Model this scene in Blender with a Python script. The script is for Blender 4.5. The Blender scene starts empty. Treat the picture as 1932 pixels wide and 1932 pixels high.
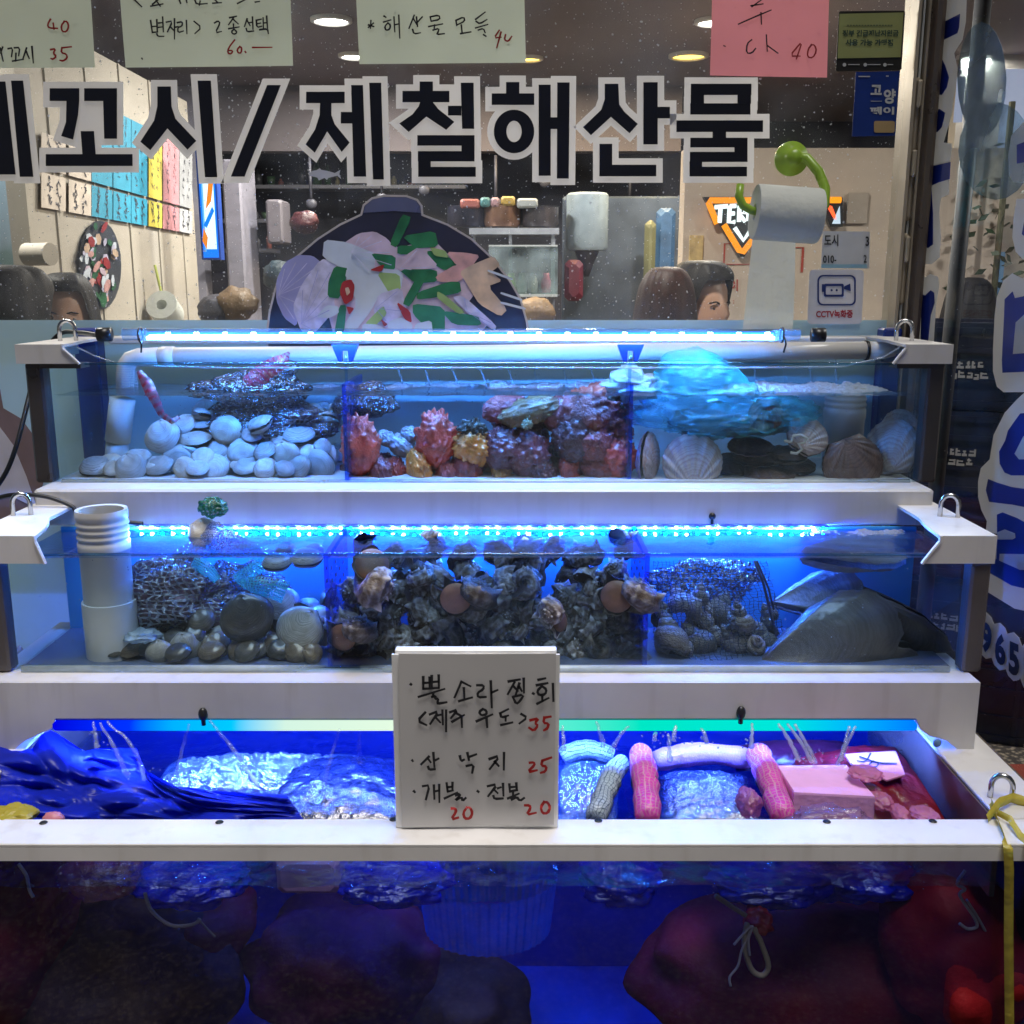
import bpy, math, random
from mathutils import Vector, Matrix, Euler, noise
from mathutils.geometry import delaunay_2d_cdt
random.seed(7)
S = bpy.context.scene
COL = S.collection
R = math.radians
# ---------------------------------------------------------------- camera, sky, sun, exposure
F = 1980.0            # focal length in units of a 1932 px wide picture
TH = R(12.5)
H = 1.5
cam_d = bpy.data.cameras.new('camera'); cam = bpy.data.objects.new('camera', cam_d); COL.objects.link(cam)
cam_d.sensor_width = 36.0; cam_d.lens = 36.0 * F / 1932.0
cam_d.clip_start = 0.05; cam_d.clip_end = 200
cam.location = (0, 0, H); cam.rotation_euler = (R(90) - TH, 0, 0)
S.camera = cam
SUN_EL, SUN_AZ = 72.0, 200.0
w = bpy.data.worlds.new('World'); S.world = w; w.use_nodes = True
nt = w.node_tree; bg = nt.nodes['Background']
sky = nt.nodes.new('ShaderNodeTexSky'); sky.sky_type = 'NISHITA'; sky.sun_disc = False
sky.sun_elevation = R(SUN_EL); sky.sun_rotation = R(SUN_AZ)
nt.links.new(sky.outputs[0], bg.inputs[0]); bg.inputs[1].default_value = 0.016
sun_d = bpy.data.lights.new('sun', 'SUN'); sun = bpy.data.objects.new('sun', sun_d); COL.objects.link(sun)
sun_d.energy = 2.7; sun_d.angle = R(35); sun_d.color = (1.0, 0.96, 0.91)
# light comes from above and a little behind the camera
sun.rotation_euler = Vector((0.08, -0.20, 0.97)).to_track_quat('Z', 'Y').to_euler()
S.view_settings.view_transform = 'Standard'; S.view_settings.look = 'None'
S.view_settings.gamma = 1; S.view_settings.use_curve_mapping = False
S.view_settings.exposure = 0.35
S.render.engine = 'CYCLES'
S.cycles.max_bounces = 14; S.cycles.transparent_max_bounces = 40
S.cycles.diffuse_bounces = 4; S.cycles.glossy_bounces = 3; S.cycles.transmission_bounces = 6
S.cycles.sample_clamp_indirect = 4.0; S.cycles.use_denoising = True
S.cycles.caustics_reflective = False

# ---------------------------------------------------------------- picture -> place
CO, SI = math.cos(TH), math.sin(TH)
CAM = Vector((0, 0, H)); FWD = Vector((0, CO, -SI))
def ray(px, py):
    x = (px - 966) / F; y = -(py - 966) / F
    return Vector((x, CO + y * SI, -SI + y * CO))
def atY(px, py, Y):
    r = ray(px, py); return CAM + r * (Y / r.y)
def atZ(px, py, Z):
    r = ray(px, py); return CAM + r * ((Z - H) / r.z)
def dep(p): return (Vector(p) - CAM).dot(FWD)
def msz(n, p): return n * dep(p) / F
def zm(x0, y0, s):            # enlarged view of the photograph -> 1932 px units
    return lambda x, y: ((x0 + x / s) * .645722, (y0 + y / s) * .645722)

# ---------------------------------------------------------------- materials
MATS = {}
def pm(name, col, rough=.5, metal=0., var=.12, scale=18., bump=0., bscale=60., spec=.5, emit=None, es=0., sss=0., trans=0., alpha=1., coat=0., uvband=None, crust=None, streak=None):
    if name in MATS: return MATS[name]
    m = bpy.data.materials.new(name); m.use_nodes = True; n = m.node_tree; b = n.nodes['Principled BSDF']; L = n.links.new
    tc = n.nodes.new('ShaderNodeTexCoord')
    nz = n.nodes.new('ShaderNodeTexNoise'); nz.inputs['Scale'].default_value = scale; nz.inputs['Detail'].default_value = 6
    L(tc.outputs['Object'], nz.inputs['Vector'])
    rp = n.nodes.new('ShaderNodeValToRGB'); rp.color_ramp.elements[0].position = .3; rp.color_ramp.elements[1].position = .72
    lo = [max(0, c * (1 - var)) for c in col]; hi = [min(1, c * (1 + var)) for c in col]
    rp.color_ramp.elements[0].color = lo + [1]; rp.color_ramp.elements[1].color = hi + [1]
    L(nz.outputs['Fac'], rp.inputs[0])
    out = rp.outputs[0]
    if uvband:                 # growth rings along v
        c2, freq, amt = uvband
        uv = n.nodes.new('ShaderNodeTexCoord'); sep = n.nodes.new('ShaderNodeSeparateXYZ'); L(uv.outputs['UV'], sep.inputs[0])
        ad = n.nodes.new('ShaderNodeMath'); ad.operation = 'MULTIPLY_ADD'; L(nz.outputs['Fac'], ad.inputs[0]); ad.inputs[1].default_value = .16; L(sep.outputs[1], ad.inputs[2])
        n1 = n.nodes.new('ShaderNodeTexNoise'); n1.noise_dimensions = '1D'; n1.inputs['Scale'].default_value = freq; n1.inputs['Detail'].default_value = 3; L(ad.outputs[0], n1.inputs['W'])
        r2 = n.nodes.new('ShaderNodeValToRGB'); r2.color_ramp.elements[0].position = .42; r2.color_ramp.elements[1].position = .6
        r2.color_ramp.elements[0].color = (0, 0, 0, 1); r2.color_ramp.elements[1].color = (amt, amt, amt, 1); L(n1.outputs['Fac'], r2.inputs[0])
        mx = n.nodes.new('ShaderNodeMix'); mx.data_type = 'RGBA'; L(r2.outputs[0], mx.inputs[0]); L(out, mx.inputs[6]); mx.inputs[7].default_value = (*c2, 1)
        out = mx.outputs[2]
    if streak:                # runs and stains
        mp = n.nodes.new('ShaderNodeMapping'); mp.inputs['Scale'].default_value = (45, 45, 5); L(tc.outputs['Object'], mp.inputs['Vector'])
        n4 = n.nodes.new('ShaderNodeTexNoise'); n4.inputs['Scale'].default_value = 1; n4.inputs['Detail'].default_value = 5; L(mp.outputs[0], n4.inputs['Vector'])
        r4 = n.nodes.new('ShaderNodeValToRGB'); r4.color_ramp.elements[0].position = .54; r4.color_ramp.elements[1].position = .78; r4.color_ramp.elements[1].color = (streak[1],) * 3 + (1,); L(n4.outputs['Fac'], r4.inputs[0])
        mx = n.nodes.new('ShaderNodeMix'); mx.data_type = 'RGBA'; L(r4.outputs[0], mx.inputs[0]); L(out, mx.inputs[6]); mx.inputs[7].default_value = (*streak[0], 1); out = mx.outputs[2]
    if crust:                  # pale growth on ridges and points, doubling as painted edge highlights
        ge = n.nodes.new('ShaderNodeNewGeometry'); c1 = n.nodes.new('ShaderNodeMath'); c1.operation = 'MULTIPLY_ADD'; c1.inputs[1].default_value = .10; L(nz.outputs['Fac'], c1.inputs[0]); L(ge.outputs['Pointiness'], c1.inputs[2])
        r3 = n.nodes.new('ShaderNodeValToRGB'); r3.color_ramp.elements[0].position = crust[1]; r3.color_ramp.elements[1].position = crust[1] + .10; r3.color_ramp.elements[1].color = (crust[2],) * 3 + (1,); L(c1.outputs[0], r3.inputs[0])
        mx = n.nodes.new('ShaderNodeMix'); mx.data_type = 'RGBA'; L(r3.outputs[0], mx.inputs[0]); L(out, mx.inputs[6]); mx.inputs[7].default_value = (*crust[0], 1); out = mx.outputs[2]
    oi = n.nodes.new('ShaderNodeObjectInfo')
    hs = n.nodes.new('ShaderNodeHueSaturation')
    mr = n.nodes.new('ShaderNodeMapRange'); mr.inputs[3].default_value = 1 - var * 1.2; mr.inputs[4].default_value = 1 + var * 1.2
    L(oi.outputs['Random'], mr.inputs[0]); L(mr.outputs[0], hs.inputs['Value']); L(out, hs.inputs['Color'])
    L(hs.outputs[0], b.inputs['Base Color'])
    b.inputs['Metallic'].default_value = metal; b.inputs['Specular IOR Level'].default_value = spec
    mr2 = n.nodes.new('ShaderNodeMapRange'); mr2.inputs[3].default_value = max(.02, rough - .1); mr2.inputs[4].default_value = min(1, rough + .1)
    L(nz.outputs['Fac'], mr2.inputs[0]); L(mr2.outputs[0], b.inputs['Roughness'])
    if bump:
        n2 = n.nodes.new('ShaderNodeTexNoise'); n2.inputs['Scale'].default_value = bscale; n2.inputs['Detail'].default_value = 8
        L(tc.outputs['Object'], n2.inputs['Vector'])
        bp = n.nodes.new('ShaderNodeBump'); bp.inputs['Strength'].default_value = bump; bp.inputs['Distance'].default_value = .01
        L(n2.outputs['Fac'], bp.inputs['Height']); L(bp.outputs[0], b.inputs['Normal'])
    if sss: b.inputs['Subsurface Weight'].default_value = sss; b.inputs['Subsurface Radius'].default_value = (.01, .006, .004)
    if coat: b.inputs['Coat Weight'].default_value = coat; b.inputs['Coat Roughness'].default_value = .08
    if trans: b.inputs['Transmission Weight'].default_value = trans
    if emit: b.inputs['Emission Color'].default_value = (*emit, 1); b.inputs['Emission Strength'].default_value = es
    b.inputs['Alpha'].default_value = alpha
    MATS[name] = m; return m
def glow(name, col, es):
    if name in MATS: return MATS[name]
    m = bpy.data.materials.new(name); m.use_nodes = True; n = m.node_tree; n.nodes.clear()
    o = n.nodes.new('ShaderNodeOutputMaterial'); e = n.nodes.new('ShaderNodeEmission'); e.inputs[0].default_value = (*col, 1); e.inputs[1].default_value = es
    n.links.new(e.outputs[0], o.inputs[0]); MATS[name] = m; return m
def thin(name, tint, fres=1.0, rough=.02, flecks=None, bump=0., bscale=40., refr=0., haze=0., hcol=(.5, .6, .7), ior=1.45):
    """thin clear sheet: see-through tinted layer, mirror sheen by Fresnel, optional specks of dirt / refraction"""
    if name in MATS: return MATS[name]
    m = bpy.data.materials.new(name); m.use_nodes = True; n = m.node_tree; n.nodes.clear(); L = n.links.new
    o = n.nodes.new('ShaderNodeOutputMaterial'); t = n.nodes.new('ShaderNodeBsdfTransparent'); t.inputs[0].default_value = (*tint, 1)
    base = t.outputs[0]; tc = n.nodes.new('ShaderNodeTexCoord'); bp = None
    if bump:
        nz = n.nodes.new('ShaderNodeTexNoise'); nz.inputs['Scale'].default_value = bscale; nz.inputs['Detail'].default_value = 4; L(tc.outputs['Object'], nz.inputs['Vector'])
        bp = n.nodes.new('ShaderNodeBump'); bp.inputs['Strength'].default_value = bump; bp.inputs['Distance'].default_value = .01; L(nz.outputs['Fac'], bp.inputs['Height'])
    if refr:
        rf = n.nodes.new('ShaderNodeBsdfRefraction'); rf.inputs['IOR'].default_value = 1.33; rf.inputs['Roughness'].default_value = .0; rf.inputs[0].default_value = (*tint, 1)
        if bp: L(bp.outputs[0], rf.inputs['Normal'])
        mx = n.nodes.new('ShaderNodeMixShader'); mx.inputs[0].default_value = refr; L(base, mx.inputs[1]); L(rf.outputs[0], mx.inputs[2]); base = mx.outputs[0]
    if haze:
        df = n.nodes.new('ShaderNodeBsdfDiffuse'); df.inputs[0].default_value = (*hcol, 1)
        hz = n.nodes.new('ShaderNodeTexNoise'); hz.inputs['Scale'].default_value = 7; hz.inputs['Detail'].default_value = 7; L(tc.outputs['Object'], hz.inputs['Vector'])
        mr = n.nodes.new('ShaderNodeMapRange'); mr.inputs[1].default_value = .35; mr.inputs[2].default_value = .8; mr.inputs[4].default_value = haze; L(hz.outputs['Fac'], mr.inputs[0])
        mx = n.nodes.new('ShaderNodeMixShader'); L(mr.outputs[0], mx.inputs[0]); L(base, mx.inputs[1]); L(df.outputs[0], mx.inputs[2]); base = mx.outputs[0]
    if flecks:
        df = n.nodes.new('ShaderNodeBsdfDiffuse'); df.inputs[0].default_value = (.85, .87, .9, 1)
        last = None
        s3 = n.nodes.new('ShaderNodeSeparateXYZ'); L(tc.outputs['Object'], s3.inputs[0]); a3 = n.nodes.new('ShaderNodeMath'); a3.operation = 'ADD'; L(s3.outputs[0], a3.inputs[0]); L(s3.outputs[1], a3.inputs[1])
        uv0 = n.nodes.new('ShaderNodeCombineXYZ'); L(a3.outputs[0], uv0.inputs[0]); L(s3.outputs[2], uv0.inputs[1])
        nd = n.nodes.new('ShaderNodeTexNoise'); nd.inputs['Scale'].default_value = 90; nd.inputs['Detail'].default_value = 3; L(uv0.outputs[0], nd.inputs['Vector'])
        uvz = n.nodes.new('ShaderNodeVectorMath'); uvz.operation = 'MULTIPLY_ADD'; L(nd.outputs['Color'], uvz.inputs[0]); uvz.inputs[1].default_value = (.007, .007, 0); L(uv0.outputs[0], uvz.inputs[2])
        for sc, th, lim in flecks:
            v = n.nodes.new('ShaderNodeTexVoronoi'); v.voronoi_dimensions = '2D'; v.inputs['Scale'].default_value = sc; v.inputs['Randomness'].default_value = 1; L(uvz.outputs[0], v.inputs['Vector'])
            wn = n.nodes.new('ShaderNodeSeparateColor'); L(v.outputs['Color'], wn.inputs[0])
            g = n.nodes.new('ShaderNodeMath'); g.operation = 'MULTIPLY'; L(wn.outputs[0], g.inputs[0]); g.inputs[1].default_value = th
            g2 = n.nodes.new('ShaderNodeMath'); g2.operation = 'SUBTRACT'; L(g.outputs[0], g2.inputs[0]); g2.inputs[1].default_value = lim
            c = n.nodes.new('ShaderNodeMath'); c.operation = 'LESS_THAN'; L(v.outputs['Distance'], c.inputs[0]); L(g2.outputs[0], c.inputs[1])
            if last is None: last = c.outputs[0]
            else:
                ad = n.nodes.new('ShaderNodeMath'); ad.operation = 'MAXIMUM'; L(last, ad.inputs[0]); L(c.outputs[0], ad.inputs[1]); last = ad.outputs[0]
        gb2 = n.nodes.new('ShaderNodeNewGeometry'); fb2 = n.nodes.new('ShaderNodeMath'); fb2.operation = 'MULTIPLY_ADD'; fb2.inputs[1].default_value = -.75; fb2.inputs[2].default_value = .75; L(gb2.outputs['Backfacing'], fb2.inputs[0])
        k = n.nodes.new('ShaderNodeMath'); k.operation = 'MULTIPLY'; L(last, k.inputs[0]); L(fb2.outputs[0], k.inputs[1])
        mx = n.nodes.new('ShaderNodeMixShader'); L(k.outputs[0], mx.inputs[0]); L(base, mx.inputs[1]); L(df.outputs[0], mx.inputs[2]); base = mx.outputs[0]
    gl = n.nodes.new('ShaderNodeBsdfGlossy'); gl.inputs['Roughness'].default_value = rough
    if bp: L(bp.outputs[0], gl.inputs['Normal'])
    fr = n.nodes.new('ShaderNodeFresnel'); fr.inputs['IOR'].default_value = ior
    if bp: L(bp.outputs[0], fr.inputs['Normal'])
    ge = n.nodes.new('ShaderNodeNewGeometry'); fb = n.nodes.new('ShaderNodeMath'); fb.operation = 'SUBTRACT'; fb.inputs[0].default_value = 1; L(ge.outputs['Backfacing'], fb.inputs[1])
    k0 = n.nodes.new('ShaderNodeMath'); k0.operation = 'MULTIPLY'; L(fr.outputs[0], k0.inputs[0]); k0.inputs[1].default_value = fres
    k = n.nodes.new('ShaderNodeMath'); k.operation = 'MULTIPLY'; L(k0.outputs[0], k.inputs[0]); L(fb.outputs[0], k.inputs[1])
    mx = n.nodes.new('ShaderNodeMixShader'); L(k.outputs[0], mx.inputs[0]); L(base, mx.inputs[1]); L(gl.outputs[0], mx.inputs[2])
    L(mx.outputs[0], o.inputs[0]); MATS[name] = m; return m
def film(name, col, opac=.6, transl=.5, rough=.3, gloss=.08, var=.2, scale=30., net=None, bump=.3, bscale=50.):
    """thin plastic film, paper, netting: partly see-through, glows when lit from behind; net=(nu, nv, width) cuts UV meshes"""
    if name in MATS: return MATS[name]
    m = bpy.data.materials.new(name); m.use_nodes = True; n = m.node_tree; n.nodes.clear(); L = n.links.new
    o = n.nodes.new('ShaderNodeOutputMaterial'); tc = n.nodes.new('ShaderNodeTexCoord')
    nz = n.nodes.new('ShaderNodeTexNoise'); nz.inputs['Scale'].default_value = scale; nz.inputs['Detail'].default_value = 6; L(tc.outputs['Object'], nz.inputs['Vector'])
    rp = n.nodes.new('ShaderNodeValToRGB'); rp.color_ramp.elements[0].color = [c * (1 - var) for c in col] + [1]; rp.color_ramp.elements[1].color = [min(1, c * (1 + var)) for c in col] + [1]
    rp.color_ramp.elements[0].position = .3; rp.color_ramp.elements[1].position = .7; L(nz.outputs['Fac'], rp.inputs[0])
    d = n.nodes.new('ShaderNodeBsdfDiffuse'); t = n.nodes.new('ShaderNodeBsdfTranslucent'); L(rp.outputs[0], d.inputs[0]); L(rp.outputs[0], t.inputs[0])
    m1 = n.nodes.new('ShaderNodeMixShader'); m1.inputs[0].default_value = transl; L(d.outputs[0], m1.inputs[1]); L(t.outputs[0], m1.inputs[2])
    g = n.nodes.new('ShaderNodeBsdfGlossy'); g.inputs['Roughness'].default_value = rough
    m2 = n.nodes.new('ShaderNodeMixShader'); m2.inputs[0].default_value = gloss; L(m1.outputs[0], m2.inputs[1]); L(g.outputs[0], m2.inputs[2])
    if bump:
        n2 = n.nodes.new('ShaderNodeTexNoise'); n2.inputs['Scale'].default_value = bscale; n2.inputs['Detail'].default_value = 5; L(tc.outputs['Object'], n2.inputs['Vector'])
        bp = n.nodes.new('ShaderNodeBump'); bp.inputs['Strength'].default_value = bump; bp.inputs['Distance'].default_value = .01; L(n2.outputs['Fac'], bp.inputs['Height'])
        for q in (d, t, g): L(bp.outputs[0], q.inputs['Normal'])
    tr = n.nodes.new('ShaderNodeBsdfTransparent'); m3 = n.nodes.new('ShaderNodeMixShader'); m3.inputs[0].default_value = opac
    if net:
        nu, nv, wd = net
        sep = n.nodes.new('ShaderNodeSeparateXYZ')
        w1 = n.nodes.new('ShaderNodeTexNoise'); w1.inputs['Scale'].default_value = 9; L(tc.outputs['UV'], w1.inputs['Vector'])
        va = n.nodes.new('ShaderNodeVectorMath'); va.operation = 'MULTIPLY_ADD'; L(w1.outputs['Color'], va.inputs[0]); va.inputs[1].default_value = (.09, .09, 0); L(tc.outputs['UV'], va.inputs[2])
        L(va.outputs[0], sep.inputs[0]); last = None
        for i, k in ((0, nu), (1, nv)):
            a = n.nodes.new('ShaderNodeMath'); a.operation = 'MULTIPLY'; L(sep.outputs[i], a.inputs[0]); a.inputs[1].default_value = k
            f_ = n.nodes.new('ShaderNodeMath'); f_.operation = 'FRACT'; L(a.outputs[0], f_.inputs[0])
            c = n.nodes.new('ShaderNodeMath'); c.operation = 'LESS_THAN'; L(f_.outputs[0], c.inputs[0]); c.inputs[1].default_value = wd
            if last is None: last = c.outputs[0]
            else:
                q = n.nodes.new('ShaderNodeMath'); q.operation = 'MAXIMUM'; L(last, q.inputs[0]); L(c.outputs[0], q.inputs[1]); last = q.outputs[0]
        q = n.nodes.new('ShaderNodeMath'); q.operation = 'MULTIPLY_ADD'; L(last, q.inputs[0]); q.inputs[1].default_value = 1 - opac; q.inputs[2].default_value = opac
        L(q.outputs[0], m3.inputs[0])
    L(tr.outputs[0], m3.inputs[1]); L(m2.outputs[0], m3.inputs[2]); L(m3.outputs[0], o.inputs[0]); MATS[name] = m; return m

# ---------------------------------------------------------------- mesh builder
class MB:
    def __init__(s): s.v = []; s.f = []; s.m = []; s.uv = {}
    def add(s, vs, fs, mi=0, uvs=None):
        o = len(s.v); s.v += [tuple(p) for p in vs]
        for f in fs: s.f.append(tuple(o + i for i in f)); s.m.append(mi)
        if uvs:
            for i, u in enumerate(uvs): s.uv[o + i] = u
        return s
    def box(s, x0, x1, y0, y1, z0, z1, mi=0, bev=0.):
        if bev:
            b = bev; P = []
            prof = [(x0 + b, z0), (x1 - b, z0), (x1, z0 + b), (x1, z1 - b), (x1 - b, z1), (x0 + b, z1), (x0, z1 - b), (x0, z0 + b)]
            cx, cz = (x0 + x1) / 2, (z0 + z1) / 2
            rings = []
            for y, k in ((y0, b), (y0 + b, 0), (y1 - b, 0), (y1, b)):
                rings.append([(x - math.copysign(min(k, abs(x - cx)), x - cx), y, z - math.copysign(min(k, abs(z - cz)), z - cz)) for x, z in prof])
            vs = [p for r_ in rings for p in r_]; fs = []
            for i in range(3):
                for j in range(8): fs.append((i * 8 + j, i * 8 + (j + 1) % 8, i * 8 + 8 + (j + 1) % 8, i * 8 + 8 + j))
            fs += [tuple(range(7, -1, -1)), tuple(range(24, 32))]
            return s.add(vs, fs, mi)
        vs = [(x0, y0, z0), (x1, y0, z0), (x1, y1, z0), (x0, y1, z0), (x0, y0, z1), (x1, y0, z1), (x1, y1, z1), (x0, y1, z1)]
        return s.add(vs, [(0, 3, 2, 1), (4, 5, 6, 7), (0, 1, 5, 4), (1, 2, 6, 5), (2, 3, 7, 6), (3, 0, 4, 7)], mi)
    def prism(s, pts, d, mi=0):        # polygon (list of 3D points) pushed along vector d
        n = len(pts); d = Vector(d); a = [Vector(p) for p in pts]
        vs = a + [p + d for p in a]
        fs = [tuple(range(n)), tuple(range(2 * n - 1, n - 1, -1))] + [(i, n + i, n + (i + 1) % n, (i + 1) % n) for i in range(n)]
        return s.add(vs, fs, mi)
    def grid(s, fn, nu, nv, mi=0, cu=False, cv=False):
        vs = []; uv = []
        for i in range(nu + (0 if cu else 1)):
            for j in range(nv + (0 if cv else 1)):
                vs.append(fn(i / nu, j / nv)); uv.append((i / nu, j / nv))
        W = nv + (0 if cv else 1); Hn = nu + (0 if cu else 1); fs = []
        for i in range(nu):
            for j in range(nv):
                a, b = i * W + j, i * W + (j + 1) % W; i2 = (i + 1) % Hn
                fs.append((a, i2 * W + j, i2 * W + (j + 1) % W, b))
        return s.add(vs, fs, mi, uv)
    def tube(s, path, rad, n=8, mi=0, caps=True):
        P = [Vector(p) for p in path]; k = len(P)
        rr = rad if isinstance(rad, (list, tuple)) else [rad] * k
        vs = []; up = None; uv = []
        for i, p in enumerate(P):
            t = (P[min(i + 1, k - 1)] - P[max(i - 1, 0)]).normalized()
            if up is None: up = t.orthogonal().normalized()
            up = (up - t * up.dot(t)); up = up.normalized() if up.length > 1e-6 else t.orthogonal().normalized()
            b = t.cross(up)
            for j in range(n):
                a = 2 * math.pi * j / n; vs.append(p + (up * math.cos(a) + b * math.sin(a)) * rr[i]); uv.append((j / n, i / max(1, k - 1)))
        fs = [(i * n + j, i * n + (j + 1) % n, (i + 1) * n + (j + 1) % n, (i + 1) * n + j) for i in range(k - 1) for j in range(n)]
        if caps: fs += [tuple(range(n - 1, -1, -1)), tuple(range((k - 1) * n, k * n))]
        return s.add(vs, fs, mi, uv)
    def lathe(s, prof, c, n=24, mi=0, ax=None):   # prof [(r,z)], axis +Z through c (or matrix ax)
        vs = []; k = len(prof); c = Vector(c)
        for r_, z in prof:
            for j in range(n):
                a = 2 * math.pi * j / n; p = Vector((r_ * math.cos(a), r_ * math.sin(a), z))
                vs.append(c + (ax @ p if ax else p))
        fs = [(i * n + j, i * n + (j + 1) % n, (i + 1) * n + (j + 1) % n, (i + 1) * n + j) for i in range(k - 1) for j in range(n)]
        return s.add(vs, fs, mi)
    def ball(s, c, rad, nu=16, nv=12, fn=None, mi=0):
        c = Vector(c); rad = rad if isinstance(rad, (tuple, list, Vector)) else (rad,) * 3
        def q(u, v):
            a = u * 2 * math.pi; b = v * math.pi
            d = Vector((math.cos(a) * math.sin(b), math.sin(a) * math.sin(b), -math.cos(b)))
            k = fn(d) if fn else 1.0
            return c + Vector((d.x * rad[0], d.y * rad[1], d.z * rad[2])) * k
        return s.grid(q, nu, nv, mi, cu=True)
    def build(s, name, mats, parent=None, smooth=False, loc=None, auto=None):
        me = bpy.data.meshes.new(name)
        off = Vector((0, 0, 0))
        if parent is not None:
            q = parent
            while q is not None: off += q.location; q = q.parent
        elif loc is not None: off = Vector(loc)
        me.from_pydata([Vector(p) - off for p in s.v], [], s.f)
        mats = mats if isinstance(mats, (list, tuple)) else [mats]
        for m in mats: me.materials.append(m)
        for p, mi in zip(me.polygons, s.m): p.material_index = mi; p.use_smooth = smooth
        if s.uv:
            l = me.uv_layers.new(name='UVMap')
            for lp in me.loops: l.data[lp.index].uv = s.uv.get(lp.vertex_index, (0, 0))
        me.validate(); me.update()
        if auto:
            try: me.set_sharp_from_angle(angle=R(auto))
            except Exception: pass
            for p in me.polygons: p.use_smooth = True
        o = bpy.data.objects.new(name, me); COL.objects.link(o)
        if parent is not None: o.parent = parent
        elif loc is not None: o.location = off
        return o
def tag(o, label=None, cat=None, group=None, kind=None):
    if label: o['label'] = label
    if cat: o['category'] = cat
    if group: o['group'] = group
    if kind: o['kind'] = kind
    return o
def thing(name, loc, label, cat, group=None):
    o = bpy.data.objects.new(name, None); COL.objects.link(o); o.location = loc; o.empty_display_size = .05
    return tag(o, label, cat, group)
def copy_tree(o, parent=None):
    c = o.copy(); COL.objects.link(c)
    if parent is not None: c.parent = parent
    for ch in list(o.children): copy_tree(ch, c)
    return c
def ribbon(mb, pts2, wd, pos, mi=0):
    """pen stroke: 2D points -> flat ribbon with round-ish ends; pos maps 2D -> 3D"""
    P = [Vector(p) for p in pts2]
    if len(P) > 2:               # smooth the polyline a little
        Q = [P[0]]
        for i in range(len(P) - 1):
            a, b = P[i], P[i + 1]
            if i > 0: Q.append(a * .75 + b * .25)
            if i < len(P) - 2: Q.append(a * .25 + b * .75)
        Q.append(P[-1]); P = Q
    vs = []; n = len(P)
    for i, p in enumerate(P):
        t = P[min(i + 1, n - 1)] - P[max(i - 1, 0)]
        t = t.normalized() if t.length > 1e-9 else Vector((1, 0))
        nn = Vector((-t.y, t.x)); k = wd * .5 * (1.0 if i < n - 1 else .75) * random.uniform(.85, 1.1)
        e = t * (wd * .3) * (-1 if i == 0 else (1 if i == n - 1 else 0))
        vs += [pos(*(p + e + nn * k)), pos(*(p + e - nn * k))]
    mb.add(vs, [(2 * i, 2 * i + 1, 2 * i + 3, 2 * i + 2) for i in range(n - 1)], mi)
def text_mesh(mb, s, pos, h, mi=0, bold=0.02, width=None, align='LEFT'):
    c = bpy.data.curves.new('t', 'FONT'); c.body = s; c.offset = bold; c.resolution_u = 3
    o = bpy.data.objects.new('t', c); COL.objects.link(o)
    dg = bpy.context.evaluated_depsgraph_get(); dg.update()
    m = bpy.data.meshes.new_from_object(o.evaluated_get(dg))
    vs = [v.co.copy() for v in m.vertices]; fs = [tuple(p.vertices) for p in m.polygons]
    bpy.data.objects.remove(o); bpy.data.curves.remove(c); bpy.data.meshes.remove(m)
    if not vs: return
    x0 = min(v.x for v in vs); x1 = max(v.x for v in vs); y0 = min(v.y for v in vs); y1 = max(v.y for v in vs)
    sy = h / (y1 - y0); sx = (width / (x1 - x0)) if width else sy
    mb.add([pos((v.x - x0) * sx, (y1 - v.y) * sy) for v in vs], fs, mi)
# ================================================================ THE SETTING
YW = 1.72                                   # plane of the shop window
white = pm('white_metal', (.68, .655, .64), .38, var=.10, scale=9, spec=.45, bump=.04, bscale=5, streak=((.40, .35, .29), .32))
darkp = pm('dark_post', (.045, .04, .042), .3, var=.2)
steel = pm('steel', (.6, .6, .6), .22, metal=1, var=.1)
black = pm('black_plastic', (.012, .012, .013), .35, var=.2)
beige = pm('beige_wall', (.56, .46, .37), .7, var=.08, scale=3)
cream = pm('cream_wall', (.43, .39, .33), .7, var=.08, scale=3)
ceilm = pm('ceiling_paint', (.20, .175, .19), .85, var=.10, scale=1.5)
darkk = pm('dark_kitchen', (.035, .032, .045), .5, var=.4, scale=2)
pvc = pm('pvc', (.62, .60, .57), .35, var=.06, spec=.5)
glass = thin('tank_glass', (.93, .975, .985), fres=.75, flecks=[(120, .30, .265)], haze=.06, hcol=(.35, .5, .6))
pane_m = thin('window_glass', (.93, .95, .95), fres=.75, flecks=[(70, .42, .30), (150, .46, .32), (30, .24, .19)], haze=.18, hcol=(.5, .52, .56))
# ground: washed pebble concrete
gm = bpy.data.materials.new('pebbles'); gm.use_nodes = True; n = gm.node_tree; L = n.links.new; b = n.nodes['Principled BSDF']
tc = n.nodes.new('ShaderNodeTexCoord'); vo = n.nodes.new('ShaderNodeTexVoronoi'); vo.inputs['Scale'].default_value = 68; L(tc.outputs['Object'], vo.inputs['Vector'])
rp = n.nodes.new('ShaderNodeValToRGB'); rp.color_ramp.elements[0].color = (.42, .34, .25, 1); rp.color_ramp.elements[1].color = (.06, .05, .045, 1); rp.color_ramp.elements[1].position = .55
L(vo.outputs['Distance'], rp.inputs[0]); L(rp.outputs[0], b.inputs['Base Color']); b.inputs['Roughness'].default_value = .5
bp = n.nodes.new('ShaderNodeBump'); bp.inputs['Strength'].default_value = .7; bp.invert = True; L(vo.outputs['Distance'], bp.inputs['Height']); L(bp.outputs[0], b.inputs['Normal'])
m = MB(); m.grid(lambda u, v: (-30 + 60 * u, -30 + 60 * v, 0), 8, 8); tag(m.build('ground', gm), kind='structure')
m = MB(); m.box(-3.2, 4.3, 1.8, 7.1, .004, .15); tag(m.build('shop_floor', gm), kind='structure')
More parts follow.
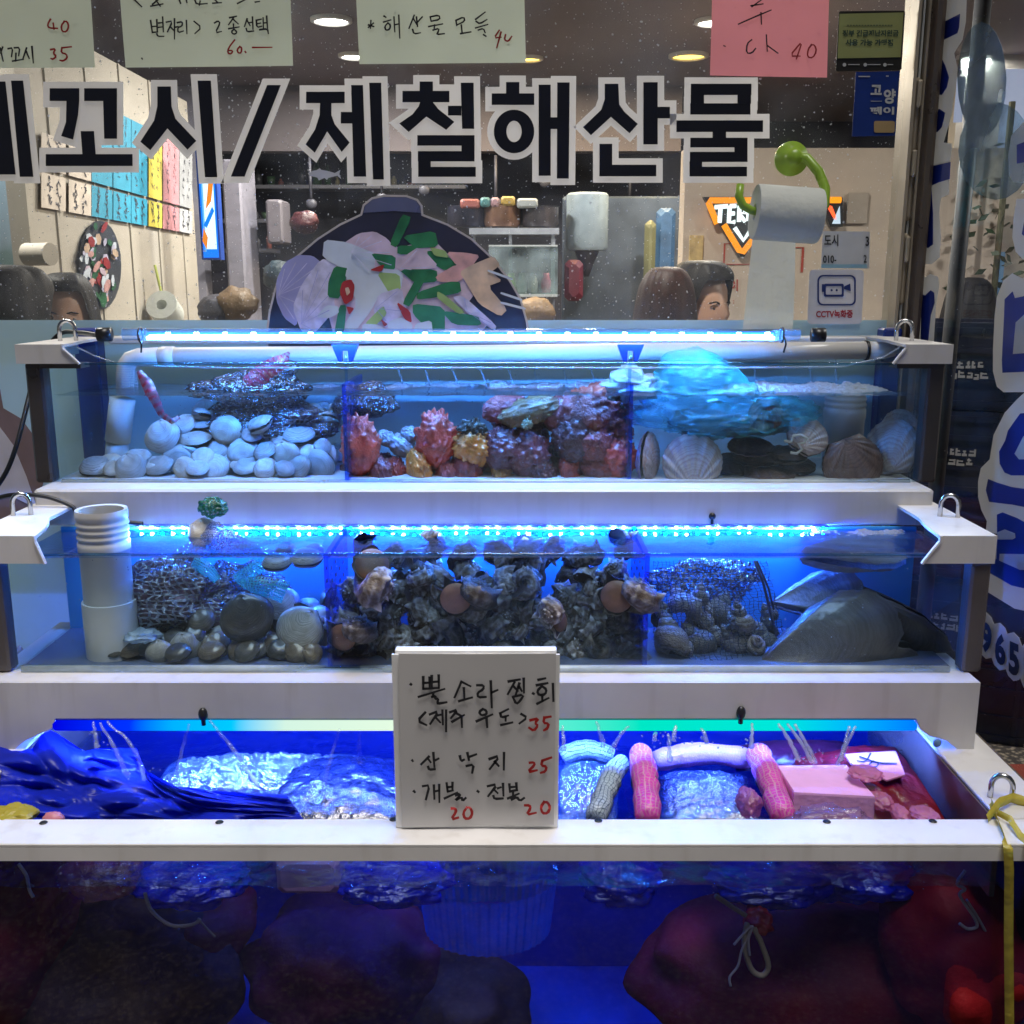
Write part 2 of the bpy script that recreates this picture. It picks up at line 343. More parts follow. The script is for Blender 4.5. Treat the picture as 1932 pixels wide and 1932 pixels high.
# shop building
shop = thing('shop_building', (0, 4.5, 0), 'brightly lit seafood restaurant seen through the glass, with a grey ceiling and cream walls', 'building')
m = MB(); m.box(-3.3, 4.4, 1.55, 7.2, 2.5, 2.62); m.build('ceiling', ceilm, shop)
for x0, x1, y0 in ((-3.4, -3.3, 1.7), (4.4, 4.5, -2.6)): m = MB(); m.box(x0, x1, y0, 7.3, 0, 2.62); m.build('side_wall', cream, shop)
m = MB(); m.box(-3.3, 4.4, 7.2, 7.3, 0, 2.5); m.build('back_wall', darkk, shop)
m = MB(); m.box(.9, 4.4, -2.6, 1.55, 2.5, 2.62); m.build('annex_ceiling', ceilm, shop)
m = MB(); m.box(-1.62, 1.02, 5.9, 6.0, 1.0 + H - .0, 2.5 - .002); m.build('lintel', ceilm, shop)
# header over the kitchen hatch
a = atY(372, 262, 5.9); c = atY(1285, 262, 5.9)
m = MB(); m.box(a.x, c.x, 5.9, 6.02, atY(900, 285, 5.9).z, 2.499); m.build('beam', ceilm, shop)
m = MB(); m.box(-3.2, a.x, 5.9, 6.02, 0, 2.498); m.build('kitchen_wall', pm('lilac_wall', (.42, .41, .50), .7), shop)
# beige partition that carries the neon sign
YB = 4.3
a = atY(1287, 500, YB); c = atY(1720, 500, YB)
m = MB(); m.box(a.x, c.x + .35, YB, YB + .12, 0, 2.0); m.build('partition_wall', beige, shop)
m = MB(); m.box(2.05, 4.38, 5.12, 5.2, 0, 2.499); m.build('partition_wall', cream, shop)
# board wall on the left with the menu strips (runs away from the window)
XP = -1.5
def onX(px, py, X):
    r = ray(px, py); return CAM + r * (X / r.x)
p0 = onX(62, 500, XP); p1 = onX(372, 500, XP)
m = MB(); m.box(XP - .06, XP, p0.y, p1.y, 0, 2.3)
for k in range(5):
    y = p0.y + (p1.y - p0.y) * (k + .6) / 5.2; m.box(XP, XP + .006, y, y + .012, 0, 2.3)
m.build('board_wall', cream, shop)
# beach mural on the far left wall
mm = bpy.data.materials.new('mural'); mm.use_nodes = True; n = mm.node_tree; L = n.links.new; b = n.nodes['Principled BSDF']
tc = n.nodes.new('ShaderNodeTexCoord'); sp = n.nodes.new('ShaderNodeSeparateXYZ'); L(tc.outputs['Generated'], sp.inputs[0])
nz = n.nodes.new('ShaderNodeTexNoise'); nz.inputs['Scale'].default_value = 14; L(tc.outputs['Generated'], nz.inputs['Vector'])
ma = n.nodes.new('ShaderNodeMath'); ma.operation = 'MULTIPLY_ADD'; L(nz.outputs['Fac'], ma.inputs[0]); ma.inputs[1].default_value = .12; L(sp.outputs[2], ma.inputs[2])
rp = n.nodes.new('ShaderNodeValToRGB'); cr = rp.color_ramp; cr.elements[0].color = (.42, .27, .17, 1); cr.elements[1].color = (.28, .40, .52, 1)
for p, c_ in ((.42, (.5, .36, .26, 1)), (.47, (.5, .5, .42, 1)), (.52, (.13, .22, .21, 1)), (.74, (.16, .25, .25, 1)), (.78, (.28, .38, .46, 1))):
    e = cr.elements.new(p); e.color = c_
L(ma.outputs[0], rp.inputs[0]); L(rp.outputs[0], b.inputs['Base Color']); b.inputs['Roughness'].default_value = .6
YM = 3.4
q0, q1 = atY(-160, 330, YM), atY(64, 650, YM)
m = MB(); m.box(q0.x, q1.x, YM, YM + .02, q1.z - .2, q0.z)
tag(m.build('mural', mm), 'beach mural of blue sky, green sea and sand at the far left behind the diners', 'mural')

# ---------------------------------------------------------------- downlights (they light the shop)
lampw = glow('lamp_white', (1.0, .97, .88), 14); lampy = glow('lamp_warm', (1.0, .62, .10), 5)
def downlight(px, py, wd, warm, label, en, pos=None):
    p = pos or atZ(px, py, 2.5); r_ = wd / 2
    t = thing('downlight', (p.x, p.y, 2.5), label, 'ceiling light', 'round ceiling lights of the shop')
    m = MB(); m.lathe([(r_ * 1.22, .0), (r_ * 1.22, -.012), (r_, -.016), (r_, -.002)], (p.x, p.y, 2.5), 24); m.build('trim', white, t, True)
    m = MB(); m.lathe([(0.0001, -.008), (r_, -.006)], (p.x, p.y, 2.5), 24); m.build('lens', lampy if warm else lampw, t)
    ld = bpy.data.lights.new('lamp', 'AREA'); ld.shape = 'DISK'; ld.size = wd * .9; ld.energy = en; ld.color = (1, .72, .38) if warm else (1, .93, .84)
    lo = bpy.data.objects.new('lamp', ld); COL.objects.link(lo); lo.parent = t; lo.location = (0, 0, -.02)
EN = 28
downlight(625, 35, .135, 0, 'bright white ceiling light between the two green price papers', EN)
downlight(668, 103, .12, 0, 'white ceiling light half hidden by the seafood platter paper', EN)
downlight(1000, 108, .10, 1, 'small yellowish ceiling light at the corner of the middle paper', EN * .5)
downlight(1299, 103, .15, 1, 'amber ceiling light beside the pink paper', EN * .6)
downlight(1345, 38, .12, 0, 'white ceiling light half hidden by the pink paper', EN)
downlight(1842, 104, .14, 0, 'white ceiling light seen through the side glass', EN)
for x, y, l in ((-1.9, 3.3, 'added unseen white ceiling light over the diners by the beach mural'), (.3, 2.9, 'added unseen white ceiling light just inside the shop window'), (2.4, 2.6, 'added unseen white ceiling light above the stacked crates')):
    downlight(0, 0, .13, 0, l, EN, Vector((x, y, 2.5)))  # unseen lamps added to brighten the front of the room

# ---------------------------------------------------------------- shop window with its lettering
frame_m = pm('window_frame', (.50, .42, .31), .35, metal=.3, var=.1)
brownf = pm('brown_frame', (.16, .125, .10), .3, metal=.5, var=.15)
win = thing('shop_window', (0, YW, 0), 'large shop window with big black lettering over the tanks', 'window')
xr = atY(1712, 300, YW).x
m = MB(); m.box(-2.6, xr - .0, YW, YW + .006, .35, 2.5); m.build('glass_pane', pane_m, win)
filmm = pm('blue_film', (.46, .66, .72), .45, var=.04, scale=2)
zf = atY(900, 604, YW).z
m = MB(); m.box(-2.6, atY(1698, 400, YW).x - .008, YW - .0015, YW - .0002, .36, zf); m.build('privacy_film', filmm, win)
# print on the film at the lower left: a pale rounded figure with a brown edge
def wp(px, py, off=.003): return atY(px, py, YW - off)
pr1 = pm('print_brown', (.22, .15, .14), .5); pr2 = pm('print_pale', (.62, .58, .60), .5)
m = MB(); m.prism([wp(x, y, .0025) for x, y in ((-60, 690), (0, 735), (6, 770), (40, 790), (62, 820), (84, 900), (60, 1000), (-60, 1010))], (0, .0006, 0)); m.build('film_print', pr1, win)
m = MB(); m.prism([wp(x, y, .0035) for x, y in ((-60, 760), (-5, 800), (25, 840), (50, 900), (70, 960), (20, 935), (-60, 960))], (0, .0006, 0)); m.build('film_print', pr2, win)
# frame at the right: beige channel with clips
def vstrip(mb, x0, x1, y0, y1, ztop=2.5, zbot=.3, mi=0): mb.box(x0, x1, y0, y1, zbot, ztop, mi)
fx = atY(1698, 400, YW).x
m = MB(); vstrip(m, fx - .006, fx - .001, YW - .03, YW + .03); vstrip(m, fx + .010, fx + .013, YW - .03, YW + .03); vstrip(m, fx - .001, fx + .010, YW + .0, YW + .02)
m.build('window_frame', frame_m, win)
m = MB(); vstrip(m, fx + .005, fx + .008, YW - .02, YW); m.build('seal', pm('pale_seal', (.6, .62, .6), .5), win)
for py in (222, 350, 508):
    c = atY(1705, py, YW); m = MB()
    m.box(fx - .0005, fx + .0095, YW - .026, YW - .0005, c.z - .055, c.z + .055, 0, .004); m.box(fx + .0015, fx + .0085, YW - .034, YW - .026, c.z + .01, c.z + .05, 0, .002); m.build('clip', frame_m, win)
m = MB(); x0 = fx + .0135
prof = [(YW - .035, 0), (YW - .045, .004), (YW - .048, .010), (YW - .045, .016), (YW - .035, .020), (YW + .02, .020), (YW + .02, 0)]
m.prism([(x0 + q, y, .3) for y, q in prof], (0, 0, 2.2)); m.build('mullion', brownf, win, auto=40)
# lettering: each syllable a black cut-out on a pale border
inkb = pm('letter_black', (.008, .008, .016), .35, var=.1); inkw = film('letter_border', (.70, .69, .70), 1., .45, .5, .03, .03, 4, bump=0)
Z1 = zm(0, 0, 1.932); Z2 = zm(900, 0, 1.932); Z3 = zm(1900, 0, 1932 / 1092)
def rc(x0, y0, x1, y1): return [(x0, y0), (x1, y0), (x1, y1), (x0, y1)]
def offset_poly(P, d):
    n = len(P); A = sum(P[i][0] * P[(i + 1) % n][1] - P[(i + 1) % n][0] * P[i][1] for i in range(n)); sg = 1 if A > 0 else -1; out = []
    for i in range(n):
        a, b, c = Vector(P[i - 1]), Vector(P[i]), Vector(P[(i + 1) % n])
        e1 = (b - a).normalized(); e2 = (c - b).normalized(); n1 = Vector((e1.y, -e1.x)) * sg; n2 = Vector((e2.y, -e2.x)) * sg
        bis = n1 + n2
        if bis.length < .2: out.append(tuple(b + (n1 + e1) * d)); continue
        bis.normalize(); k = d / max(.42, bis.dot(n1)); out.append(tuple(b + bis * k))
    return out
def letter(polys, zf_, ring=None, bd=12.2, mats=None):
    P = [[zf_(*q) for q in pl] for pl in polys]
    mbw, mbk = MB(), MB(); V2, FV = [], []
    for i, pl in enumerate(P):
        bo = offset_poly(pl, bd); FV.append(list(range(len(V2), len(V2) + len(bo)))); V2 += [Vector(q) for q in bo]
        mbk.prism([wp(x, y, .0052 + .00012 * i) for x, y in pl], (0, .0004, 0))
    if ring:
        cx, cy, ro, rp_, ri, rj = ring; cx, cy = zf_(cx, cy); s = .3342; N = 40
        for k in range(N):
            a0, a1 = 2 * math.pi * k / N, 2 * math.pi * (k + 1) / N
            pt = lambda r1, r2, a: (cx + r1 * s * math.cos(a), cy + r2 * s * math.sin(a))
            mbk.add([wp(*pt(ro, rp_, a0), .0056), wp(*pt(ro, rp_, a1), .0056), wp(*pt(ri, rj, a1), .0056), wp(*pt(ri, rj, a0), .0056)], [(0, 1, 2, 3)])
        FV.append(list(range(len(V2), len(V2) + N))); V2 += [Vector(pt(ro + 37, rp_ + 37, 2 * math.pi * k / N)) for k in range(N)]
    rv, _, rf, _, _, _ = delaunay_2d_cdt(V2, [], FV, 1, 1e-3)          # one joined outline
    mbw.add([wp(v.x, v.y, .0025) for v in rv], [tuple(f) for f in rf])
    o = mbw.build('letter', inkw, win); mbk.build('letter_face', inkb, o)
letter([[(-60, 460), (30, 460), (88, 985), (-30, 985)], [(62, 455), (130, 455), (188, 998), (112, 998)]], Z1)
letter([rc(280, 498, 447, 570), [(375, 570), (447, 570), (440, 650), (412, 788), (345, 768), (372, 690)], rc(475, 498, 660, 570), [(582, 570), (660, 570), (660, 783), (588, 783)], [(455, 740), (530, 740), (540, 870), (465, 870)], rc(258, 870, 748, 937)], Z1)
letter([[(888, 488), (964, 488), (968, 600), (945, 725), (848, 848), (792, 800), (870, 680), (888, 600)], [(968, 600), (990, 670), (1108, 795), (1058, 845), (945, 725)], [(1115, 455), (1190, 455), (1226, 1000), (1157, 1000)]], Z1)
letter([[(1508, 480), (1585, 480), (1380, 997), (1303, 997)]], Z1)
letter([rc(-11, 518, 207, 582), [(68, 582), (132, 582), (132, 650), (108, 742), (38, 862), (-14, 815), (40, 730), (65, 650)], [(132, 650), (150, 700), (235, 805), (190, 858), (108, 742)], rc(185, 632, 250, 697), [(243, 480), (310, 480), (328, 997), (258, 997)], [(345, 467), (413, 467), (428, 1013), (367, 1013)]], Z2)
letter([rc(630, 460, 705, 515), rc(533, 513, 798, 577), [(632, 577), (705, 577), (700, 610), (668, 658), (568, 745), (515, 697), (590, 645), (625, 600)], [(705, 577), (735, 615), (826, 688), (780, 733), (668, 658), (700, 610)], rc(790, 597, 866, 652), [(862, 467), (935, 467), (938, 727), (870, 727)], rc(617, 763, 940, 822), rc(866, 820, 940, 855), rc(620, 853, 940, 911), rc(622, 909, 693, 944), rc(622, 942, 947, 998)], Z2)
letter([rc(1118, 463, 1193, 529), rc(1037, 527, 1277, 592), [(1302, 478), (1370, 478), (1370, 992), (1302, 992)], rc(1368, 662, 1410, 728), [(1407, 465), (1477, 465), (1472, 1008), (1405, 1008)]], Z2, (1163, 742, 114, 123, 43, 60))
letter([[(1675, 473), (1752, 473), (1757, 590), (1710, 660), (1597, 763), (1552, 718), (1655, 620), (1675, 560)], [(1757, 590), (1785, 630), (1862, 700), (1815, 752), (1710, 660)], rc(1893, 464, 1974, 815), rc(1972, 603, 2043, 668), rc(1645, 812, 1717, 932), rc(1645, 930, 1966, 995)], Z2)
letter([rc(210, 433, 523, 491), rc(207, 534, 518, 592), rc(209, 490, 278, 536), rc(451, 490, 521, 536), rc(135, 622, 583, 682), rc(322, 680, 392, 715), rc(207, 712, 503, 762), rc(435, 760, 503, 787), rc(205, 785, 503, 837), rc(203, 835, 268, 864), rc(203, 862, 500, 912)], Z3)

# ---------------------------------------------------------------- side glass (runs from the mullion towards the camera)
PX0, PY0 = x0 + .0215, YW - .02; PD = Vector((.168, -1, 0)).normalized(); PN = Vector((-PD.y, PD.x, 0))   # PN: away from the street side
PN = PN if PN.x > 0 else -PN
def sp_(px, py, off=0.):
    r = ray(px, py); o = Vector((PX0, PY0, 0)) - PN * off
    t = (o - Vector((CAM.x, CAM.y, 0))).dot(PN) / Vector((r.x, r.y, 0)).dot(PN); return CAM + r * t
side = thing('side_window', (PX0, PY0, 0), 'side glass at the right with large blue and white vertical lettering', 'window')
e = Vector((PX0, PY0, 0)); L3 = 3.6
m = MB(); m.prism([e + Vector((0, 0, .32)), e + PD * L3 + Vector((0, 0, .32)), e + PD * L3 + Vector((0, 0, 2.5)), e + Vector((0, 0, 2.5))], PN * .006)
m.build('glass_pane', thin('side_glass', (.84, .87, .90), fres=.6, flecks=[(60, .30, .26)], haze=.05), side)
m = MB(); m.prism([e + Vector((0, 0, .0)), e + PD * L3, e + PD * L3 + Vector((0, 0, .32)), e + Vector((0, 0, .32))], PN * .05); m.build('sill_wall', pm('dark_sill', (.03, .035, .05), .4), side)
vinw = film('vinyl_white', (.70, .70, .67), 1., .5, .5, .03, .04, 4, bump=0); vinb = pm('vinyl_blue', (.006, .022, .20), .4, var=.1); ving = pm('vinyl_grey_blue', (.12, .16, .19), .5)
ZA = zm(2680, 0, 3.096); ZB = zm(2680, 600, 3.096); ZC = zm(2680, 1200, 3.096)
def vinyl(white_p, blue_ps, holes=(), zf_=ZA):
    m = MB(); m.add([sp_(*zf_(*q), .0025) for q in white_p], [tuple(range(len(white_p)))]); o = m.build('letter', vinw, side)
    if blue_ps:
        m = MB()
        for i, bpz in enumerate(blue_ps): m.prism([sp_(*zf_(*q), .0040 + .0002 * i) for q in bpz], PN * .0006)
        m.build('letter_face', vinb, o)
    if holes:
        m = MB()
        for i, hp in enumerate(holes): m.prism([sp_(*zf_(*q), .0058 + .0002 * i) for q in hp], PN * .0006)
        m.build('letter_counter', vinw, o)
vinyl([(215, -60), (450, -60), (440, 200), (410, 360), (335, 480), (365, 620), (355, 760), (325, 900), (320, 1010), (240, 1290), (315, 1300), (300, 1470), (90, 1530), (160, 800), (190, 440)],
      [[(205, 215), (385, 125), (375, 250), (360, 300), (250, 355), (200, 375)], [(185, 460), (250, 590), (285, 700), (265, 790), (220, 860), (170, 850), (165, 640)], [(135, 1010), (200, 985), (250, 1020), (220, 1150), (180, 1195), (125, 1180)]])
vinyl([(90, 1510), (300, 1450), (285, 1760), (215, 1790), (200, 1932), (215, 2150), (200, 2330), (130, 2390), (50, 2385), (10, 2300), (40, 1950)],
      [[(95, 1540), (140, 1500), (300, 1465), (290, 1620), (190, 1650), (125, 1680), (140, 1932), (140, 2210), (95, 2245), (55, 2215), (55, 1932), (80, 1650)]])
vinyl([(0, 640), (60, 655), (120, 620), (190, 650), (200, 730), (170, 900), (150, 1240), (-20, 1240), (-20, 700)],
      [[(-10, 780), (70, 815), (120, 768), (150, 790), (155, 880), (120, 990), (95, 1240), (30, 1240), (35, 980), (0, 920)]], zf_=ZB)
vinyl([(1060, 1080), (960, 1105), (850, 1230), (825, 1400), (830, 1580), (870, 1645), (1060, 1660)], [[(900, 1310), (1060, 1250), (1060, 1450), (960, 1470), (900, 1480)]])
vinyl([(1060, -60), (900, -60), (870, 130), (860, 290), (890, 420), (960, 490), (1060, 500)], [[(1060, 20), (970, 130), (945, 260), (1060, 350)]], zf_=ZB)
vinyl([(1060, 620), (950, 660), (860, 615), (780, 680), (720, 830), (700, 1000), (685, 1300), (685, 1500), (720, 1640), (780, 1690), (900, 1690), (1060, 1690)],
      [[(790, 850), (860, 780), (880, 840), (1060, 800), (1060, 1500), (770, 1515), (765, 1400), (785, 1000)]], [[(890, 1060), (1060, 900), (1060, 1330), (865, 1345)]], ZB)
vinyl([(1060, -250), (900, -100), (790, 20), (690, 220), (655, 440), (575, 520), (550, 640), (550, 780), (580, 900), (630, 1000), (620, 1090), (725, 1115), (710, 1350), (620, 1450), (605, 1620), (700, 1680), (880, 1790), (1060, 1830)],
      [[(1060, 15), (930, 25), (820, 180), (795, 270), (740, 370), (745, 480), (790, 560), (850, 585), (1060, 585)], [(640, 618), (720, 650), (850, 690), (1060, 720), (1060, 890), (860, 850), (650, 825), (620, 720)], [(720, 940), (770, 920), (900, 970), (1060, 1060), (1060, 1630), (850, 1580), (730, 1510), (620, 1450), (715, 1340), (722, 1115)]],
      [[(1060, 220), (960, 230), (880, 390), (920, 440), (1060, 440)], [(725, 1100), (790, 1075), (880, 1110), (885, 1150), (860, 1165), (725, 1165)], [(745, 1295), (1060, 1300), (1060, 1440), (930, 1440), (740, 1355)]], ZC)
# phone number
for i, (ch, px, py, hh) in enumerate((('9', 1851, 1170, 58), ('6', 1877, 1190, 60), ('5', 1903, 1208, 62), ('1', 1932, 1228, 64))):
    m = MB(); cx, cy = px + 9, py + hh * .5
    m.prism([sp_(cx + 20 * math.cos(a * .5236), cy + (hh * .5 + 15) * math.sin(a * .5236) + 8 * math.cos(a * .5236), .0025 + .0002 * i) for a in range(12)], PN * .0008); o = m.build('letter', vinw, side)
    m = MB(); text_mesh(m, ch, lambda x, y: sp_(px + x, py + y + x * .45, .0045), hh, bold=.05, width=20); m.build('letter_face', inkb, o)
# pale round fish-like stickers on the side glass
m = MB()
for i, (cx, cy, rx, ry) in enumerate(((1852, 150, 46, 108), (1878, 285, 70, 92))):
    m.prism([sp_(cx + rx * math.cos(a * .3142), cy + ry * math.sin(a * .3142), .0022 + .0003 * i) for a in range(20)], PN * .0008)
m.build('sticker', thin('grey_sticker', (.75, .84, .88), fres=.3, haze=1.2, hcol=(.24, .30, .34)), side)
# ================================================================ TANKS
def zh(h): return H - h
XD1, XD2 = -.238, .169
back_blue = pm('back_panel', (.05, .34, .64), .4, var=.1, scale=4)
acryl = thin('divider_acrylic', (.25, .48, .95), fres=1.2, haze=.35, hcol=(.05, .15, .7))
holem = pm('hole_dark', (.004, .008, .03), .6)
silic = thin('silicone', (.75, .85, .9), fres=1, haze=1.5, hcol=(.5, .58, .62))
def hook(parent, p, sx=1., ang=0.):
    pts = []
    for k in range(11):
        a = math.pi * k / 10; pts.append(Vector(p) + Vector((math.cos(a) * .011 * math.cos(ang), math.cos(a) * .011 * math.sin(ang), .016 + math.sin(a) * .013)))
    pts = [Vector((pts[0].x, pts[0].y, p.z - .004))] + pts + [Vector((pts[-1].x, pts[-1].y, p.z - .004))]
    m = MB(); m.tube(pts, .0032, 8); m.build('hook', steel, parent, True)
def divider(parent, X, y0, y1, h0, h1, clip=False):
    m = MB(); m.box(X - .003, X + .003, y0, y1, zh(h1), zh(h0), 0)
    n_ = max(2, int((y1 - y0) / .03)); nz_ = int((h1 - h0 - .03) / .017)
    for i in range(n_):
        for j in range(nz_):
            y = y0 + .015 + i * .03; z = zh(h0 + .02 + j * .017)
            m.add([(X - .0034, y, z), (X - .0034, y + .009, z), (X - .0034, y + .009, z - .005), (X - .0034, y, z - .005)], [(0, 1, 2, 3)], 1)
            m.add([(X + .0034, y, z), (X + .0034, y + .009, z), (X + .0034, y + .009, z - .005), (X + .0034, y, z - .005)], [(0, 1, 2, 3)], 1)
    return m.build('divider', [acryl, holem], parent)
def corner(parent, s, xi, xo, xib, yf, yb, ytop_h, hh, wbar, name='corner_cap'):
    """sheet-metal cap at a front corner: plate, apron with a slanted inner end and the side bar running back. s=+1 right, -1 left"""
    zt = zh(ytop_h); zb = zt - hh; m = MB()
    m.prism([(xi, yf, zt), (xo, yf, zt), (xo, yf, zb), (xib, yf, zb), (xi + (xib - xi) * .55, yf, zb + hh * .38), (xi, yf, zt - hh * .18)], (0, .004, 0))
    xin = xo - s * wbar
    m.prism([(xi, yf + .0045, zt), (xo, yf + .0045, zt), (xo, yb, zt), (xin, yb, zt), (xin, yf + .10, zt), (xin + (xi - xin) * .45, yf + .072, zt), (xi + (xin - xi) * .25, yf + .045, zt)], (0, 0, -.004))
    m.prism([(xo, yf + .0045, zt - .0045), (xo, yb, zt - .0045), (xo, yb, zb), (xo, yf + .0045, zb)], (-s * .004, 0, 0))
    # bright folded edge on the inner end
    m.tube([(xi, yf - .0015, zt + .0005), (xi, yf - .0015, zt - hh * .2), (xi + (xib - xi) * .55, yf - .0015, zb + hh * .38), (xib, yf - .0015, zb)], .0022, 6)
    return m.build(name, white, parent)
def base_shape(parent, x0, x1, yf, yb, h0, h1, name='base_trim'):
    m = MB(); m.box(x0, x1, yf, yb, zh(h1), zh(h0), 0, .003); return m.build(name, white, parent)
# ------------------------------------------------ upper tank
U = thing('display_tank', (-.04, 1.55, zh(.33)), 'topmost glass shellfish tank, with grey clams, red sea squirts and scallops', 'tank', 'stepped glass tanks')
base_shape(U, -.662, .584, 1.423, 1.70, .284, .335)
m = MB(); m.box(-.655, .580, 1.480, 1.486, zh(.284), zh(.116)); m.box(-.655, .580, 1.480, 1.486, zh(.1165), zh(.116)); m.build('front_glass', glass, U)
for x in (-.655, .574): m = MB(); m.box(x, x + .006, 1.4865, 1.66, zh(.284), zh(.10)); m.build('side_glass', glass, U)
m = MB(); m.box(-.648, .573, 1.660, 1.666, zh(.284), zh(.10)); m.build('back_glass', glass, U)
m = MB(); m.tube([(-.645, 1.479, zh(.2835)), (.57, 1.479, zh(.2835))], .004, 8); m.build('silicone_bead', silic, U, True)
m = MB(); m.tube([(-.655, 1.483, zh(.1155)), (.58, 1.483, zh(.1155))], .0022, 6); m.build('glass_edge', glow('edge_', (.1, .3, .6), .0) and thin('glass_edge', (.5, .75, .85), fres=2.), U, True)
for x0, x1 in ((-.680, -.656), (.581, .605)): m = MB(); m.box(x0, x1, 1.472, 1.50, zh(.2838), zh(.114), 0, .003); m.build('corner_post', darkp, U)
bluepost = pm('blue_post', (.01, .03, .22), .35)
for x0, x1 in ((-.690, -.652), (.583, .613)): m = MB(); m.box(x0, x1, 1.668, 1.70, zh(.2838), zh(.075), 0, .003); m.build('corner_post', bluepost, U)
cu = corner(U, -1, -.620, -.686, -.598, 1.462, 1.70, .0876, .0265, .055); hook(cu, Vector((-.648, 1.55, zh(.0876))), ang=.2)
cu = corner(U, 1, .543, .609, .527, 1.462, 1.70, .0876, .0265, .055); hook(cu, Vector((.572, 1.55, zh(.0876))), ang=-.2)
m = MB(); m.box(-.63, .553, 1.655, 1.70, zh(.0985), zh(.0878), 0, .002); m.build('rear_rail', white, U)
for x0, x1 in ((-.676, -.60), (.535, .60)): m = MB(); m.box(x0, x1, 1.468, 1.50, zh(.121), zh(.1142)); m.build('under_rail', darkp, U)
clipm = pm('blue_clip', (.008, .015, .09), .3)
for X in (XD1, XD2):
    d = divider(U, X, 1.488, 1.655, .145, .283)
    m = MB(); z = zh(.0905)
    m.prism([(X - .019, 1.508, z), (X + .019, 1.508, z), (X + .010, 1.508, z - .024), (X + .005, 1.508, z - .024), (X + .004, 1.508, z - .009), (X - .004, 1.508, z - .009), (X - .005, 1.508, z - .024), (X - .010, 1.508, z - .024)], (0, .012, 0)); m.build('clip', clipm, d)
    m = MB(); m.tube([(X, 1.514, z - .01), (X, 1.514, z - .055)], .0025, 6); m.build('clip_stem', thin('clear_stem', (.7, .85, 1), fres=1.5), d, True)
# ------------------------------------------------ middle tank
M = thing('display_tank', (-.04, 1.33, zh(.53)), 'middle glass shellfish tank with brown clams, spiny turban shells and pen shells', 'tank', 'stepped glass tanks')
m = MB(); zt, zb, zc = zh(.485), zh(.5735), zh(.532)
xl, xrr = -.655, .577; ol = atY(105, 1360, 1.216).x; orr = atY(1728, 1360, 1.216).x
pts = [(xl, zt), (xrr, zt), (xrr, zb), (orr + .055, zb), (orr + .040, zb + .012), (orr + .018, zb + .018), (orr + .006, zb + .028), (orr, zc), (ol, zc), (ol - .006, zb + .028), (ol - .04, zb + .012), (ol - .055, zb), (xl, zb)]
m.prism([(x, 1.216, z) for x, z in pts], (0, .004, 0)); m.box(xl, xrr, 1.2205, 1.45, zt - .006, zt); m.box(xl, xl + .004, 1.2205, 1.45, zb, zt - .0065); m.box(xrr - .004, xrr, 1.2205, 1.45, zb, zt - .0065)
m.box(ol, orr, 1.2205, 1.45, zc, zc + .003)
m.build('base_trim', white, M)
for px, py in ((383, 1348), (1398, 1345)):
    p = atY(px, py, 1.212); m = MB(); m.ball(p, (.006, .005, .009), 10, 8); m.tube([p, p + Vector((0, 0, -.014))], .003, 6); m.build('fixing_knob', black, M, True)
p = atY(1344, 974, 1.420); m = MB(); m.ball(p, (.005, .004, .005), 10, 8); m.tube([p, p + Vector((0, 0, -.014))], .002, 6); m.build('fixing_knob', black, U, True)
m = MB(); p = atY(1768, 1402, 1.2125); m.ball(p, (.0055, .003, .0055), 10, 8); m.build('rivet', pm('blue_rivet', (.15, .3, .5), .3), M, True)
m = MB(); m.box(-.632, .567, 1.257, 1.263, zt, zh(.334)); m.build('front_glass', glass, M)
for x in (-.632, .561): m = MB(); m.box(x, x + .006, 1.2635, 1.420, zt, zh(.325)); m.build('side_glass', glass, M)
m = MB(); m.box(-.626, .561, 1.4165, 1.4215, zt, zh(.3355)); m.build('back_panel', back_blue, M)
m = MB(); m.tube([(-.632, 1.260, zh(.3335)), (.567, 1.260, zh(.3335))], .0024, 6); m.build('glass_edge', MATS['glass_edge'], M, True)
m = MB(); m.tube([(-.62, 1.255, zt + .003), (.553, 1.255, zt + .003)], .0055, 8); m.build('silicone_bead', silic, M, True)
for x0, x1 in ((-.656, -.633), (.568, .592)): m = MB(); m.box(x0, x1, 1.249, 1.275, zt + .0005, zh(.342), 0, .003); m.build('corner_post', pm('taupe_post', (.10, .085, .085), .35), M)
cm = corner(M, -1, -.583, -.668, -.573, 1.245, 1.45, .306, .035, .060); hook(cm, atZ(42, 972, zh(.306)), ang=.2)
cm = corner(M, 1, .523, .593, .503, 1.245, 1.46, .306, .035, .058); hook(cm, atZ(1790, 975, zh(.306)), ang=-.3)
for X in (XD1 + .006, XD2): divider(M, X, 1.265, 1.415, .335, .484)
m = MB(); m.box(-.624, .559, 1.2645, 1.4155, zt + .0005, zt + .003); m.build('floor_sheet', pm('floor_dark', (.05, .07, .12), .4, var=.4, scale=8), M)  # added dark sheet over the white base of this tank
